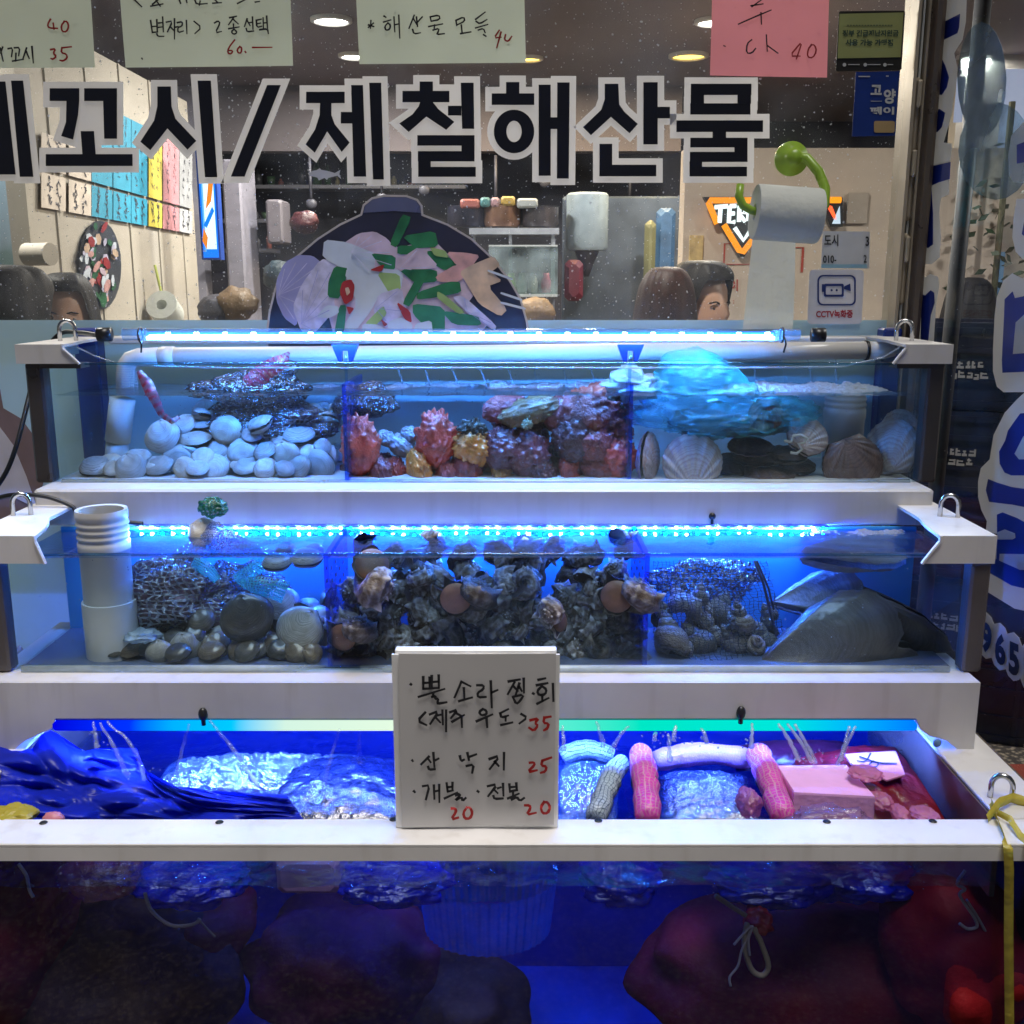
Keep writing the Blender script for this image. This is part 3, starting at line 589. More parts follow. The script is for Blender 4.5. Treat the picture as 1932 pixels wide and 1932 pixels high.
# ------------------------------------------------ bottom tank
B = thing('display_tank', (-.04, 1.2, zh(1.05)), 'lowest and largest tank with a white rim, full of red net bags', 'tank', 'stepped glass tanks')
RZ = zh(.5735)
m = MB(); m.box(-.72, .640, .991, 1.043, RZ - .004, RZ, 0, .001); m.box(-.72, .640, .991, .995, RZ - .0195, RZ - .0042); m.box(-.72, .640, .9955, 1.043, RZ - .0195, RZ - .0155); m.build('front_rim', white, B)
for s, xa, xb in ((1, .530, .600), (-1, -.68, -.61)):
    m = MB(); m.box(xa, xb, 1.0435, 1.47, RZ - .004, RZ + .0005, 0, .001); m.build('side_rim', white, B)
for px, py in ((82, 1552), (414, 1551), (742, 1546), (1129, 1548), (1560, 1550), (1760, 1549)):
    p = atZ(px, py, RZ + .0006); m = MB(); m.lathe([(.0045, 0), (.0035, .0008), (.0001, .0009)], p, 12); m.build('screw', black, B)
gb = thin('tank_glass_low', (.86, .88, .97), fres=.8, haze=.42, hcol=(.018, .018, .085))
m = MB(); m.box(-.70, .62, 1.004, 1.012, zh(1.05), RZ - .0157); m.build('front_glass', gb, B)
for x0, x1, zlo in ((.528, .534, .668), (-.616, -.61, .668), (.6005, .607, 1.05), (-.688, -.6805, 1.05)): m = MB(); m.box(x0, x1, 1.0435, 1.45, zh(zlo), RZ - .0045); m.build('side_panel', pm('brown_panel', (.13, .10, .078), .15, coat=.5), B)
m = MB(); m.box(-.683, .605, 1.4505, 1.458, zh(1.05), RZ - .005); m.build('back_panel', pm('navy_panel', (.003, .025, .22), .4, var=.2, scale=3), B)
m = MB(); m.box(-.70, .62, 1.0125, 1.46, zh(1.06), zh(1.05)); m.build('tank_floor', pm('blue_floor', (.004, .10, .55), .4, var=.3, scale=6), B)
m = MB(); m.box(-.70, .62, .99, 1.45, .02, zh(1.0605)); m.build('stand', darkp, B)
# ------------------------------------------------ water
def water(name, x0, x1, y0, y1, h, mat, amp=.002, fr=14, nx=160, ny=24, sd=0):
    m = MB()
    def q(u, v):
        x = x0 + (x1 - x0) * u; y = y0 + (y1 - y0) * v
        k = noise.noise(Vector((x * fr, y * fr, sd))) + .5 * noise.noise(Vector((x * fr * 2.7, y * fr * 2.7, sd + 5)))
        return (x, y, zh(h) + amp * k)
    m.grid(q, nx, ny); return tag(m.build(name, mat, smooth=True), kind='structure')
wat = thin('water_clear', (.62, .82, 1.), fres=1.25, ior=1.33, rough=.01, bump=.10, bscale=30, refr=.3)
watm = thin('water_mid', (.42, .66, 1.), fres=1.25, ior=1.33, rough=.01, bump=.10, bscale=30, refr=.45)
wat2 = thin('water_low', (.66, .80, 1.), fres=1.6, ior=1.33, rough=.01, bump=.35, bscale=34, refr=.3)
water('water', -.648, .573, 1.487, 1.659, .161, wat, .0016, 16, sd=1)
water('water', -.625, .560, 1.2635, 1.416, .3385, watm, .0008, 12, sd=2)
water('water', -.605, .525, 1.0125, 1.449, .636, wat2, .004, 18, 200, 60, sd=3)
bubm = thin('bubble', (.9, .95, 1.), fres=2.5, haze=1.2, hcol=(.8, .88, 1.))
rb_ = random.Random(31)
for nm_, x0, x1, y0, y1, h0, h1, n_, lab in (('bubbles', -.64, .56, 1.490, 1.54, .165, .275, 260, 'tiny bubbles drifting in the topmost tank'), ('bubbles', -.62, .55, 1.268, 1.32, .342, .475, 320, 'tiny bubbles drifting in the middle tank'), ('bubbles', -.55, .50, 1.02, 1.10, .637, .66, 240, 'tiny bubbles at the water line of the lowest tank')):
    m = MB()
    for k in range(n_): m.ball((rb_.uniform(x0, x1), rb_.uniform(y0, y1), zh(h0 + (h1 - h0) * rb_.random() ** 1.6)), rb_.uniform(.0003, .0009), 5, 4)
    tag(m.build(nm_, bubm, smooth=True), lab, 'bubbles', kind='stuff')
# ------------------------------------------------ LED lamps
ledshell = thin('led_shell', (.85, .93, 1.), fres=1.2, haze=.5, hcol=(.35, .55, .8))
led_hi = glow('led_blue_white', (.09, .34, 1.0), 330.0); led_dot = glow('led_dot', (.5, .72, 1.0), 90); led_core = glow('led_core', (.03, .22, 1.), 3.)
a = atY(185, 631, 1.497); c = atY(1556, 632, 1.497)
led = thing('led_tube', tuple(a), 'long clear tube lamp glowing blue and white across the top of the upper tank', 'lamp')
d = (c - a); P = lambda t, dz=0., dy=0.: a + d * t + Vector((0, dy, dz))
m = MB(); m.tube([P(.035), P(.965)], .0085, 16); m.build('tube', ledshell, led, True)
for t0, t1 in ((0, .018), (.982, 1)): m = MB(); m.tube([P(t0), P(t1)], .0098, 16); m.build('end_cap', black, led, True)
m = MB(); s0, s1 = P(.068), P(.93)
m.box(s0.x, s1.x, s0.y - .0045, s0.y + .0045, s0.z - .0068, s0.z - .0030); m.build('light_bar', led_hi, led)
m = MB(); m.box(s0.x, s1.x, s0.y - .003, s0.y + .0078, s0.z + .0002, s0.z + .0032); m.build('circuit_strip', led_core, led)
m = MB(); m.box(s0.x, s1.x, s0.y + .0049, s0.y + .0066, s0.z - .0062, s0.z + .0001); m.build('light_shield', pm('led_shield', (.3, .33, .4), .4), led)  # added unseen shield, keeps the lamp's light off the poster behind
m = MB(); N = 44
for k in range(N):
    x = s0.x + (s1.x - s0.x) * (k + .5) / N; m.box(x - .004, x + .004, s0.y - .0060, s0.y - .0046, s0.z - .006, s0.z - .003); 
    if k % 2: m.box(x - .003, x + .003, s0.y - .0045, s0.y - .0031, s0.z + .001, s0.z + .003)
tag(m.build('diode', led_dot, led), kind='stuff')
for px in (265, 1475):
    p = atY(px, 632, 1.497); m = MB()
    m.tube([p + Vector((.009 * math.sin(k * .63) * 0, -.0102 * math.cos(k * .63), .0102 * math.sin(k * .63))) for k in range(11)], .0016, 6)
    m.tube([p + Vector((0, -.0102, 0)), p + Vector((.004, -.010, -.012)), p + Vector((.002, -.008, -.024))], .0014, 6); m.build('cable_tie', black, led, True)
# strip under the upper tank: white and blue diodes
a = atY(260, 988, 1.416); c = atY(1560, 988, 1.416)
st = thing('led_strip', tuple(a), 'thin strip of blue and white diodes at the back of the middle tank', 'lamp')
m = MB(); m.box(a.x, c.x, 1.4045, 1.4205, zh(.3332), zh(.3318)); m.build('strip_body', film('strip_body', (.1, .12, .3), .90, .5, .4, .05), st)
m1, m2 = MB(), MB(); N = 66
for k in range(N):
    x = a.x + (c.x - a.x) * (k + .5) / N; q = m2 if k % 3 == 2 else m1
    q.box(x - .0013, x + .0013, 1.4062, 1.4090, zh(.3348), zh(.3334))
tag(m1.build('diode', glow('diode_white', (.13, .38, 1.), 5600), st), kind='stuff'); tag(m2.build('blue_diode', glow('diode_blue', (.0, .03, 1.), 5600), st), kind='stuff')
# tube under the middle tank: colour drifts from deep blue through cyan to pale green
gmx = bpy.data.materials.new('rainbow_lamp'); gmx.use_nodes = True; n = gmx.node_tree; n.nodes.clear(); L = n.links.new
o_ = n.nodes.new('ShaderNodeOutputMaterial'); em = n.nodes.new('ShaderNodeEmission'); tc = n.nodes.new('ShaderNodeTexCoord'); sp = n.nodes.new('ShaderNodeSeparateXYZ'); rp = n.nodes.new('ShaderNodeValToRGB')
L(tc.outputs['Generated'], sp.inputs[0]); L(sp.outputs[0], rp.inputs[0]); L(rp.outputs[0], em.inputs[0]); em.inputs[1].default_value = .85; L(em.outputs[0], o_.inputs[0])
cr = rp.color_ramp; cr.elements[0].color = (.0, .0, .7, 1); cr.elements[1].color = (.0, .18, 1, 1)
for p_, c_ in ((.09, (.0, .03, 1, 1)), (.14, (.0, .42, 1, 1)), (.21, (.0, .55, 1, 1)), (.27, (.62, .85, .72, 1)), (.5, (.80, .95, .70, 1)), (.575, (.10, .80, .62, 1)), (.68, (.0, .74, .52, 1)), (.84, (.0, .74, .66, 1)), (.92, (.0, .45, .9, 1))):
    e_ = cr.elements.new(p_); e_.color = c_
a = atY(103, 1366, 1.222); c = atY(1727, 1366, 1.222)
lt = thing('led_tube', tuple(a), 'blue to green glowing light bar under the middle tank, behind the price board', 'lamp')
m = MB(); m.box(a.x, c.x, 1.2130, 1.2395, zc - .0165, zc - .0045, 0, .003); m.build('light_bar', gmx, lt)
m = MB(); m.box(a.x, c.x, 1.2205, 1.243, zc - .0042, zc - .0005); m.build('housing', pm('led_housing', (.3, .33, .4), .3, metal=.6), lt)

m = MB(); N = 60
for k in range(N):
    x = a.x + (c.x - a.x) * (k + .5) / N; m.box(x - .003, x + .003, 1.2415, 1.247, zc - .0075, zc - .0045)
tag(m.build('diode', glow('diode_low', (.07, .17, 1.), 1050), lt), kind='stuff')
# ================================================================ PAPERS AND STICKERS ON THE WINDOW
ink = pm('ink_black', (.012, .012, .016), .5); inkred = pm('ink_red', (.36, .012, .012), .5)
pgreen = film('paper_green', (.60, .66, .54), 1., .35, .6, .02, .05, 4, bump=.1, bscale=8); ppink = film('paper_pink', (.72, .26, .30), 1., .35, .6, .02, .06, 4, bump=.1, bscale=8)
TXT = {}
def paper(name, corners, zf_, mat, blacks, reds, wd, label, cat, off=.0035, group=None, posf=None):
    pos_ = posf or (lambda x, y, o=0: wp(*zf_(x, y), off + o))
    c = [Vector(pos_(*q)) for q in corners]
    o = thing(name, tuple((c[2] + c[3]) / 2), label, cat, group)
    # gently wavy sheet
    nu, nv = 14, 8; m = MB()
    def q(u, v, o2=0.):
        p = (c[0] * (1 - u) + c[1] * u) * (1 - v) + (c[3] * (1 - u) + c[2] * u) * v
        return p + Vector((0, -.0009 * (math.sin(u * 5 + c[0].x * 9) + math.sin(v * 4 + u * 3) + 2) * .5 + o2, 0))
    m.grid(lambda u, v: q(u, v), nu, nv); m.build('sheet', mat, o, True)
    for st_, mt, nm in ((blacks, ink, 'writing'), (reds, inkred, 'price')):
        if st_:
            m = MB()
            for s_ in st_: ribbon(m, s_, wd, lambda x, y: Vector(pos_(x, y, .0028)))
            m.build(nm, mt, o)
    return o
G = 'handwritten price papers taped to the window'
paper('price_paper', [(-80, -60), (510, -60), (537, 382), (-80, 385)], Z1, pgreen,
  [[(0, 270), (18, 345)], [(15, 265), (3, 300)], [(45, 275), (72, 270), (65, 320)], [(80, 270), (112, 268), (105, 315)], [(90, 300), (88, 345)], [(70, 345), (132, 335)], [(150, 270), (130, 330)], [(148, 290), (165, 330)], [(180, 262), (188, 355)]],
  [[(285, 108), (268, 138), (275, 158), (325, 160)], [(300, 130), (305, 165)], [(365, 120), (345, 145), (350, 178), (375, 180), (388, 150), (380, 122), (360, 120)], [(285, 280), (315, 275), (300, 300), (318, 318), (300, 335), (287, 330)], [(350, 268), (345, 298), (375, 305), (380, 328), (355, 345), (338, 340)], [(350, 270), (403, 264)]],
  11, 'pale green price paper cut off at the left, with 40 and 35 in red', 'price paper', group=G)
paper('price_paper', [(676, -60), (1638, -60), (1655, 372), (710, 382)], Z1, pgreen,
  [[(755, -5), (800, 38)], [(860, 25), (900, -8)], [(850, 35), (920, 22)], [(880, 0), (905, 35)], [(1010, -5), (1020, 20)], [(1050, -8), (1055, 15)], [(1100, 0), (1110, 25), (1170, 20)], [(1130, 5), (1125, 30)], [(1210, -5), (1230, 15)], [(1200, 18), (1250, 15)], [(1340, 20), (1390, -5)], [(1440, 12), (1465, 8)],
   [(850, 115), (860, 185)], [(885, 110), (888, 180)], [(855, 150), (888, 148)], [(860, 183), (890, 180)], [(895, 130), (915, 128)], [(893, 155), (915, 152)], [(918, 95), (922, 180)], [(885, 190), (890, 205), (925, 205)],
   [(938, 125), (975, 118), (945, 180)], [(960, 150), (985, 175)], [(985, 105), (985, 220)], [(985, 155), (1005, 150)], [(1000, 128), (1030, 122), (1028, 148), (1003, 155), (1005, 185), (1035, 175)], [(1052, 115), (1055, 190)], [(1095, 120), (1138, 155), (1100, 190)],
   [(1210, 130), (1230, 118), (1243, 130), (1215, 185), (1250, 178)], [(1295, 100), (1335, 92)], [(1318, 100), (1290, 140)], [(1318, 110), (1345, 135)], [(1318, 135), (1318, 155)], [(1290, 162), (1350, 152)], [(1320, 165), (1305, 180), (1320, 195), (1340, 183), (1322, 165)],
   [(1395, 105), (1380, 150)], [(1395, 115), (1412, 145)], [(1408, 128), (1425, 125)], [(1425, 95), (1428, 165)], [(1390, 160), (1395, 180), (1432, 175)], [(1445, 115), (1475, 108)], [(1447, 115), (1450, 155), (1478, 148)], [(1447, 135), (1472, 130)], [(1485, 100), (1487, 160)], [(1487, 130), (1505, 128)], [(1505, 90), (1510, 160)], [(1465, 168), (1510, 162), (1515, 190)], [(800, 328), (804, 334)]],
  [[(1325, 225), (1290, 270), (1285, 300), (1305, 305), (1315, 285), (1290, 285)], [(1355, 262), (1338, 280), (1345, 300), (1362, 298), (1365, 270), (1352, 262)], [(1383, 290), (1388, 297)], [(1425, 268), (1535, 267)]],
  10, 'pale green price paper with three lines of writing and a red 60 with a dash', 'price paper', group=G)
paper('price_paper', [(270, -60), (1220, -60), (1230, 355), (290, 362)], Z2, pgreen,
  [[(355, 115), (352, 160)], [(340, 140), (372, 150)], [(340, 155), (370, 130)], [(428, 90), (440, 98)], [(425, 125), (468, 112)], [(452, 128), (432, 150), (440, 172), (462, 165), (465, 140), (450, 130)], [(485, 95), (490, 180)], [(490, 140), (510, 135)], [(512, 85), (518, 215)],
   [(600, 85), (570, 160)], [(595, 105), (615, 140)], [(612, 95), (618, 150)], [(618, 125), (645, 95)], [(590, 165), (598, 192), (635, 185)], [(690, 95), (695, 120)], [(690, 95), (740, 85), (745, 110), (695, 120)], [(680, 150), (760, 135)], [(715, 140), (712, 160)], [(705, 170), (740, 160), (735, 180), (725, 195), (770, 190)],
   [(835, 115), (840, 145)], [(835, 115), (880, 95), (885, 120), (842, 140)], [(865, 140), (870, 185)], [(860, 190), (920, 180)], [(945, 110), (1000, 68)], [(948, 120), (970, 135), (1010, 110)], [(945, 158), (1015, 138)], [(960, 170), (990, 160), (1000, 185)], [(990, 195), (1005, 205)]],
  [[(1080, 170), (1050, 215), (1090, 210)], [(1090, 180), (1065, 270)], [(1115, 195), (1108, 225), (1130, 235), (1150, 205)]],
  10, 'pale green price paper with one starred line and a small red 40', 'price paper', group=G)
paper('price_paper', [(320, -60), (925, -60), (912, 402), (308, 390)], Z3, ppink,
  [[(525, 35), (580, -5)], [(520, 30), (583, 20)], [(455, 125), (545, 85), (625, 52)], [(572, 65), (575, 125)], [(525, 205), (500, 225), (497, 275), (525, 275), (545, 250)], [(600, 180), (605, 265)], [(605, 235), (660, 275)], [(380, 236), (388, 240)]],
  [[(775, 225), (720, 290), (775, 290)], [(780, 230), (755, 305)], [(835, 230), (815, 255), (812, 295), (840, 300), (860, 265), (850, 232), (830, 232)]],
  8, 'pink price paper at the window top with a red 40', 'price paper', group=G)
# printed cards
def flat(mb, P, zf_, off, mi=0): mb.prism([wp(*zf_(*q), off) for q in P], (0, .0005, 0), mi)
def rrect(x0, y0, x1, y1, r, n=4):
    P = []
    for cx, cy, a0 in ((x1 - r, y0 + r, -90), (x1 - r, y1 - r, 0), (x0 + r, y1 - r, 90), (x0 + r, y0 + r, 180)):
        for k in range(n + 1): a = R(a0 + 90 * k / n); P.append((cx + r * math.cos(a), cy + r * math.sin(a)))
    return P
ZK = zm(2400, 0, 4.6)
def zt_(zf_, off, sk=0., x0=0, y0=0): return lambda x, y: wp(*zf_(x0 + x + sk * y, y0 + y), off)
o = thing('notice_card', tuple(wp(1640, 135)), 'olive green notice card with a dark border, stuck on the glass above the blue card', 'sticker')
m = MB(); flat(m, [(235, 165), (255, 150), (1105, 143), (1125, 160), (1078, 925), (1058, 945), (215, 962), (193, 940)], ZK, .003); m.build('card', pm('card_dark', (.022, .02, .018), .35), o)
m = MB(); flat(m, [(245, 186), (1105, 166), (1065, 768), (217, 784)], ZK, .0042); m.build('green_panel', pm('card_green', (.34, .36, .13), .45, var=.06), o)
m = MB(); gi = pm('card_ink', (.03, .06, .04), .5)
text_mesh(m, '정부 긴급재난지원금', zt_(ZK, .0052, -.04, 285, 402), 88, bold=.035, width=755); text_mesh(m, '사용 가능 가맹점', zt_(ZK, .0052, -.04, 325, 527), 88, bold=.035, width=640)
for k in range(16): flat(m, rc(345 + k * 39, 334, 345 + k * 39 + 26, 344), ZK, .0052)
m.build('print', gi, o)
m = MB(); gw = pm('card_white', (.5, .5, .48), .5)
for cx in (310, 590, 855): flat(m, [(cx + 24 * math.cos(a * .6283), 870 + 26 * math.sin(a * .6283)) for a in range(10)], ZK, .0042)
for x0_, x1_ in ((360, 515), (620, 795), (890, 965)): flat(m, rc(x0_, 862, x1_, 872), ZK, .0042)
m.build('logo_row', gw, o)
o = thing('card', tuple(wp(1650, 255)), 'deep blue payment card sticker with white syllables and a tan button', 'sticker')
m = MB(); flat(m, [(465, 967), (1050, 957), (990, 1820), (410, 1835)], ZK, .0030); m.build('card', pm('card_blue', (.008, .035, .22), .4), o)
m = MB(); text_mesh(m, '고', zt_(ZK, .0040, -.03, 665, 1140), 135, bold=.04, width=150); text_mesh(m, '양', zt_(ZK, .0040, -.03, 840, 1195), 200, bold=.04, width=160); text_mesh(m, '페이', zt_(ZK, .0040, -.03, 650, 1435), 105, bold=.04, width=330)
flat(m, rc(500, 1020, 655, 1034), ZK, .0040); flat(m, rc(870, 1014, 905, 1030), ZK, .0040); flat(m, rc(665, 1356, 815, 1362), ZK, .004); m.build('print', gw, o)
m = MB(); flat(m, rrect(708, 1625, 985, 1782, 25), ZK, .0040); m.build('button', pm('card_tan', (.38, .26, .12), .5), o)
ZN = zm(1600, 500, 1.7564)
o = thing('number_card', tuple(wp(1596, 508)), 'white card with a few black syllables and digits, above the camera sticker', 'sticker')
m = MB(); flat(m, [(1412, 308), (1655, 310), (1650, 500), (1403, 498)], ZN, .0030); m.build('card', pm('card_pale', (.60, .60, .60), .5), o)
m = MB(); text_mesh(m, '도시', zt_(ZN, .0040, 0, 1420, 325), 60, width=72, bold=.02); text_mesh(m, '3', zt_(ZN, .0040, 0, 1632, 335), 50, width=18); text_mesh(m, '010-', zt_(ZN, .0040, 0, 1414, 432), 40, width=68); text_mesh(m, '2', zt_(ZN, .0040, 0, 1622, 430), 40, width=16); m.build('print', ink, o)
m = MB(); flat(m, rc(1405, 478, 1640, 498), ZN, .0040); m.build('stripe', pm('stripe_blue', (.3, .5, .6), .5), o)
o = thing('camera_sticker', tuple(wp(1574, 610)), 'white rounded sticker with a blue camera picture and red lettering', 'sticker')
m = MB(); flat(m, [(x + (785 - y) * .045, y) for x, y in rrect(1332, 505, 1612, 785, 22)], ZN, .0046); m.build('card', pm('card_white2', (.66, .64, .66), .45), o)
m = MB(); bl = pm('cctv_blue', (.012, .03, .16), .5)
for a_, b_ in ((rrect(1385, 533, 1582, 690, 28), rrect(1393, 541, 1574, 682, 22)), (rrect(1418, 578, 1520, 645, 8), rrect(1428, 590, 1510, 634, 6))):
    n_ = len(a_); m.add([wp(*ZN(*q), .0056) for q in a_] + [wp(*ZN(*q), .0056) for q in b_], [(i, (i + 1) % n_, n_ + (i + 1) % n_, n_ + i) for i in range(n_)])
flat(m, [(1522, 592), (1553, 577), (1556, 617), (1522, 605)], ZN, .0056); flat(m, rc(1408, 580, 1419, 620), ZN, .0056)
for cx in (1458, 1484): flat(m, [(cx + 6 * math.cos(a), 611 + 6 * math.sin(a)) for a in (0, 1, 2, 3, 4, 5)], ZN, .0056)
m.build('picture', bl, o)
m = MB(); text_mesh(m, 'CCTV녹화중', zt_(ZN, .0056, 0, 1378, 712), 42, bold=.03, width=188); m.build('print', pm('cctv_red', (.42, .015, .03), .5), o)
m = MB(); zl = zm(750, 500, 2.1467)
m.prism([wp(*zl(*q), .003) for q in ((320, 15), (345, 0), (375, -6), (395, -18), (405, -8), (450, 0), (490, 12), (525, -8), (518, 18), (530, 50), (505, 28), (450, 42), (440, 55), (425, 42), (390, 58), (380, 40), (335, 30))], (0, .0005, 0))
tag(m.build('fish_sticker', pm('fish_white', (.6, .6, .62), .5)), 'small white fish-shaped sticker under the big lettering', 'sticker')
# cut-out poster of a round pan of seafood
ZP = zm(750, 500, 2.1467)
pot = thing('pan_poster', tuple(wp(752, 690)), 'round cut-out poster of a black pan full of shellfish and green onion', 'poster')
out = [(60, 1120), (60, 995), (75, 880), (110, 740), (140, 660), (250, 530), (380, 420), (520, 330), (650, 268), (665, 210), (720, 165), (800, 148), (940, 150), (1010, 175), (1040, 215), (1045, 270), (1200, 330), (1350, 420), (1480, 540), (1590, 680), (1660, 800), (1700, 940), (1708, 1000), (1708, 1120)]
m = MB(); flat(m, out, ZP, .0042); m.build('board', pm('poster_edge', (.55, .5, .48), .5), pot)
m = MB(); flat(m, [tuple(Vector(p_)) for p_ in offset_poly(out, -13)], ZP, .0052); m.build('pan', pm('poster_pan', (.05, .05, .085), .3, var=.5, scale=5), pot)
m = MB(); flat(m, [(668, 262), (682, 215), (725, 178), (800, 162), (940, 165), (1000, 186), (1026, 222), (1030, 262), (860, 250)], ZP, .0058); m.build('pan_handle', pm('poster_handle', (.12, .13, .22), .3), pot)
pc = [pm('p_lilac', (.34, .34, .60), .5, var=.15), pm('p_shell', (.52, .50, .66), .5, var=.25, scale=60), pm('p_pink', (.58, .46, .55), .5, var=.2, scale=40), pm('p_white', (.58, .64, .72), .5, var=.12), pm('p_green', (.025, .15, .06), .4, var=.4, scale=30), pm('p_lime', (.28, .40, .14), .5, var=.3), pm('p_red', (.36, .03, .03), .4, var=.3), pm('p_prawn', (.62, .34, .32), .5, var=.25, scale=40), pm('p_beige', (.58, .42, .30), .5, var=.25, scale=40)]
PCS = [(0, [(135, 690), (180, 590), (260, 545), (340, 550), (390, 590), (330, 700), (260, 830), (250, 950), (180, 900), (135, 800)]), (1, [(240, 850), (290, 720), (400, 575), (485, 590), (470, 760), (480, 860), (360, 1000), (290, 985)]), (2, [(560, 460), (650, 400), (740, 390), (810, 430), (870, 510), (880, 600), (720, 640), (600, 520)]), (4, [(910, 280), (965, 300), (880, 470), (840, 450)]),
 (4, [(925, 410), (1110, 380), (1130, 470), (1000, 480)]), (4, [(890, 470), (1000, 470), (1040, 520), (890, 520)]), (4, [(1080, 500), (1200, 540), (1250, 590), (1180, 620), (1080, 560)]), (2, [(900, 560), (1020, 480), (1130, 600), (980, 620), (900, 620)]), (3, [(440, 440), (570, 455), (730, 520), (720, 610), (620, 640), (430, 545)]), (4, [(725, 520), (865, 535), (860, 615), (800, 610), (760, 570)]), (4, [(490, 605), (570, 620), (520, 790), (450, 780), (455, 690)]),
 (3, [(560, 640), (680, 620), (900, 640), (880, 760), (760, 780), (720, 860), (620, 990), (550, 965), (640, 830)]), (5, [(760, 640), (890, 650), (900, 740), (840, 770)]), (1, [(770, 780), (900, 740), (930, 880), (820, 950), (740, 880)]), (4, [(905, 620), (1120, 620), (1125, 690), (1000, 700)]), (7, [(1130, 660), (1250, 590), (1330, 610), (1270, 690), (1150, 690)]), (7, [(1200, 510), (1310, 515), (1390, 530), (1340, 600), (1260, 590)]), (8, [(1290, 640), (1360, 600), (1480, 550), (1520, 600), (1470, 640), (1530, 690), (1450, 720), (1560, 850), (1520, 890), (1400, 820), (1340, 720)]),
 (4, [(1020, 760), (1200, 700), (1260, 700), (1270, 760), (1120, 790), (1020, 800)]), (4, [(1020, 640), (1070, 650), (965, 840), (920, 820)]), (1, [(1240, 800), (1300, 790), (1490, 960), (1480, 990), (1340, 900)]), (4, [(990, 840), (1170, 860), (1170, 1010), (1100, 1010), (990, 900)]), (4, [(1170, 880), (1380, 910), (1400, 965), (1240, 960)]), (5, [(1140, 760), (1180, 780), (1300, 880), (1260, 890), (1140, 800)]), (5, [(1090, 480), (1180, 500), (1200, 540), (1120, 530)]), (6, [(540, 700), (590, 685), (610, 720), (600, 800), (555, 830), (525, 760)]), (6, [(710, 620), (800, 585), (780, 630)]), (6, [(880, 825), (960, 880), (970, 945), (930, 930)]), (6, [(565, 850), (610, 860), (580, 900)]), (6, [(780, 930), (820, 960), (800, 975)]),
 (3, [(830, 950), (900, 920), (970, 960), (960, 1020), (830, 1020)]), (4, [(490, 1010), (520, 850), (560, 850), (545, 1010)]), (5, [(680, 960), (790, 850), (810, 900), (740, 970)]), (3, [(670, 960), (760, 965), (850, 1020), (670, 1020)]), (3, [(380, 910), (440, 845), (505, 850), (510, 890), (450, 920)]), (3, [(1460, 620), (1600, 670), (1595, 682), (1455, 632)]), (3, [(1540, 760), (1660, 800), (1655, 812), (1535, 772)]), (3, [(1540, 820), (1680, 855), (1675, 868), (1535, 832)]), (8, [(555, 735), (575, 730), (585, 760), (565, 780)]), (3, [(1000, 960), (1090, 940), (1100, 1020), (990, 1020)])]
m = MB(); flat(m, [(430, 640), (560, 520), (760, 440), (900, 480), (1100, 420), (1200, 520), (1330, 560), (1420, 700), (1330, 820), (1450, 960), (1400, 1020), (480, 1020), (440, 860)], ZP, .00585, 2)
rr_ = random.Random(5)
for i, (mi, P_) in enumerate(PCS):
    Q_ = []
    for k in range(len(P_)):         # soften the outlines
        c0_ = sum((Vector(q) for q in P_), Vector((0, 0))) / len(P_); a_, b_ = [c0_ + (Vector(q) - c0_) * 1.12 for q in (P_[k], P_[(k + 1) % len(P_)])]; Q_ += [tuple(a_ * .85 + b_ * .15), tuple(a_ * .15 + b_ * .85)]
    flat(m, Q_, ZP, .0060 + .00009 * i, mi)
    c_ = sum((Vector(q) for q in P_), Vector((0, 0))) / len(P_)
    if mi in (0, 1, 2):               # ribs of the shells
        for k in range(7):
            a_ = Vector(P_[0]) * .2 + Vector(P_[-1]) * .8; b_ = Vector(P_[1 + k % (len(P_) - 2)]); b_ = a_ * .12 + b_ * .88
            nn = (b_ - a_).orthogonal().normalized() * 2.2; flat(m, [tuple(a_ + nn * .3), tuple(b_ + nn), tuple(b_ - nn), tuple(a_ - nn * .3)], ZP, .0098 + .00002 * k, 1 if mi != 1 else 0)
m.build('food_print', pc, pot)
# kitchen roll in a green suction holder
roll_c = atY(1484, 404, 1.655)
o = thing('paper_roll', tuple(roll_c), 'white kitchen roll with a long loose sheet, on the green holder', 'paper roll')
tis = film('tissue', (.66, .68, .64), 1., .3, .7, .02, .05, 10, bump=.25, bscale=60)
ax = Matrix.Rotation(R(90), 3, 'Y') ; ax = Matrix.Rotation(R(4), 3, 'Y') @ ax
m = MB(); m.lathe([(.012, -.049), (.040, -.049), (.041, -.046), (.041, .046), (.040, .049), (.012, .049), (.012, -.049)], roll_c, 40, ax=ax); m.build('roll', tis, o, auto=35)
c1, c2 = atY(1424, 452, 1.690), atY(1502, 452, 1.690); c3, c4 = atY(1398, 640, 1.705), atY(1494, 640, 1.705)
m = MB()
def shq(u, v):
    a_ = c1.lerp(c2, u); b_ = c3.lerp(c4, u)
    if v < .25:
        t = v / .25; an = R(100 - 100 * (1 - t) * .9); top = Vector((a_.x + .002, roll_c.y + .0415 * math.sin(R(20 + 70 * (1 - 0))) * 1., roll_c.z)); return Vector((a_.x, roll_c.y + .0412 * math.cos((1 - t) * .9), roll_c.z + .0412 * math.sin((1 - t) * .9)))
    t = (v - .25) / .75; s_ = Vector((a_.x, roll_c.y + .0412, roll_c.z)); p_ = s_.lerp(b_, t); return p_ + Vector((0, -.004 * math.sin(t * 3.1) + .002 * math.sin(u * 7 + t * 5), 0))
m.grid(shq, 10, 24); m.build('loose_sheet', tis, o, True)
hm = pm('lime_plastic', (.30, .48, .05), .3, sss=.1)
o = thing('roll_holder', tuple(wp(1490, 300)), 'lime green plastic roll holder with a round suction cup on the glass', 'holder')
cc = wp(1492, 300, .004); axy = Matrix.Rotation(R(90), 3, 'X')
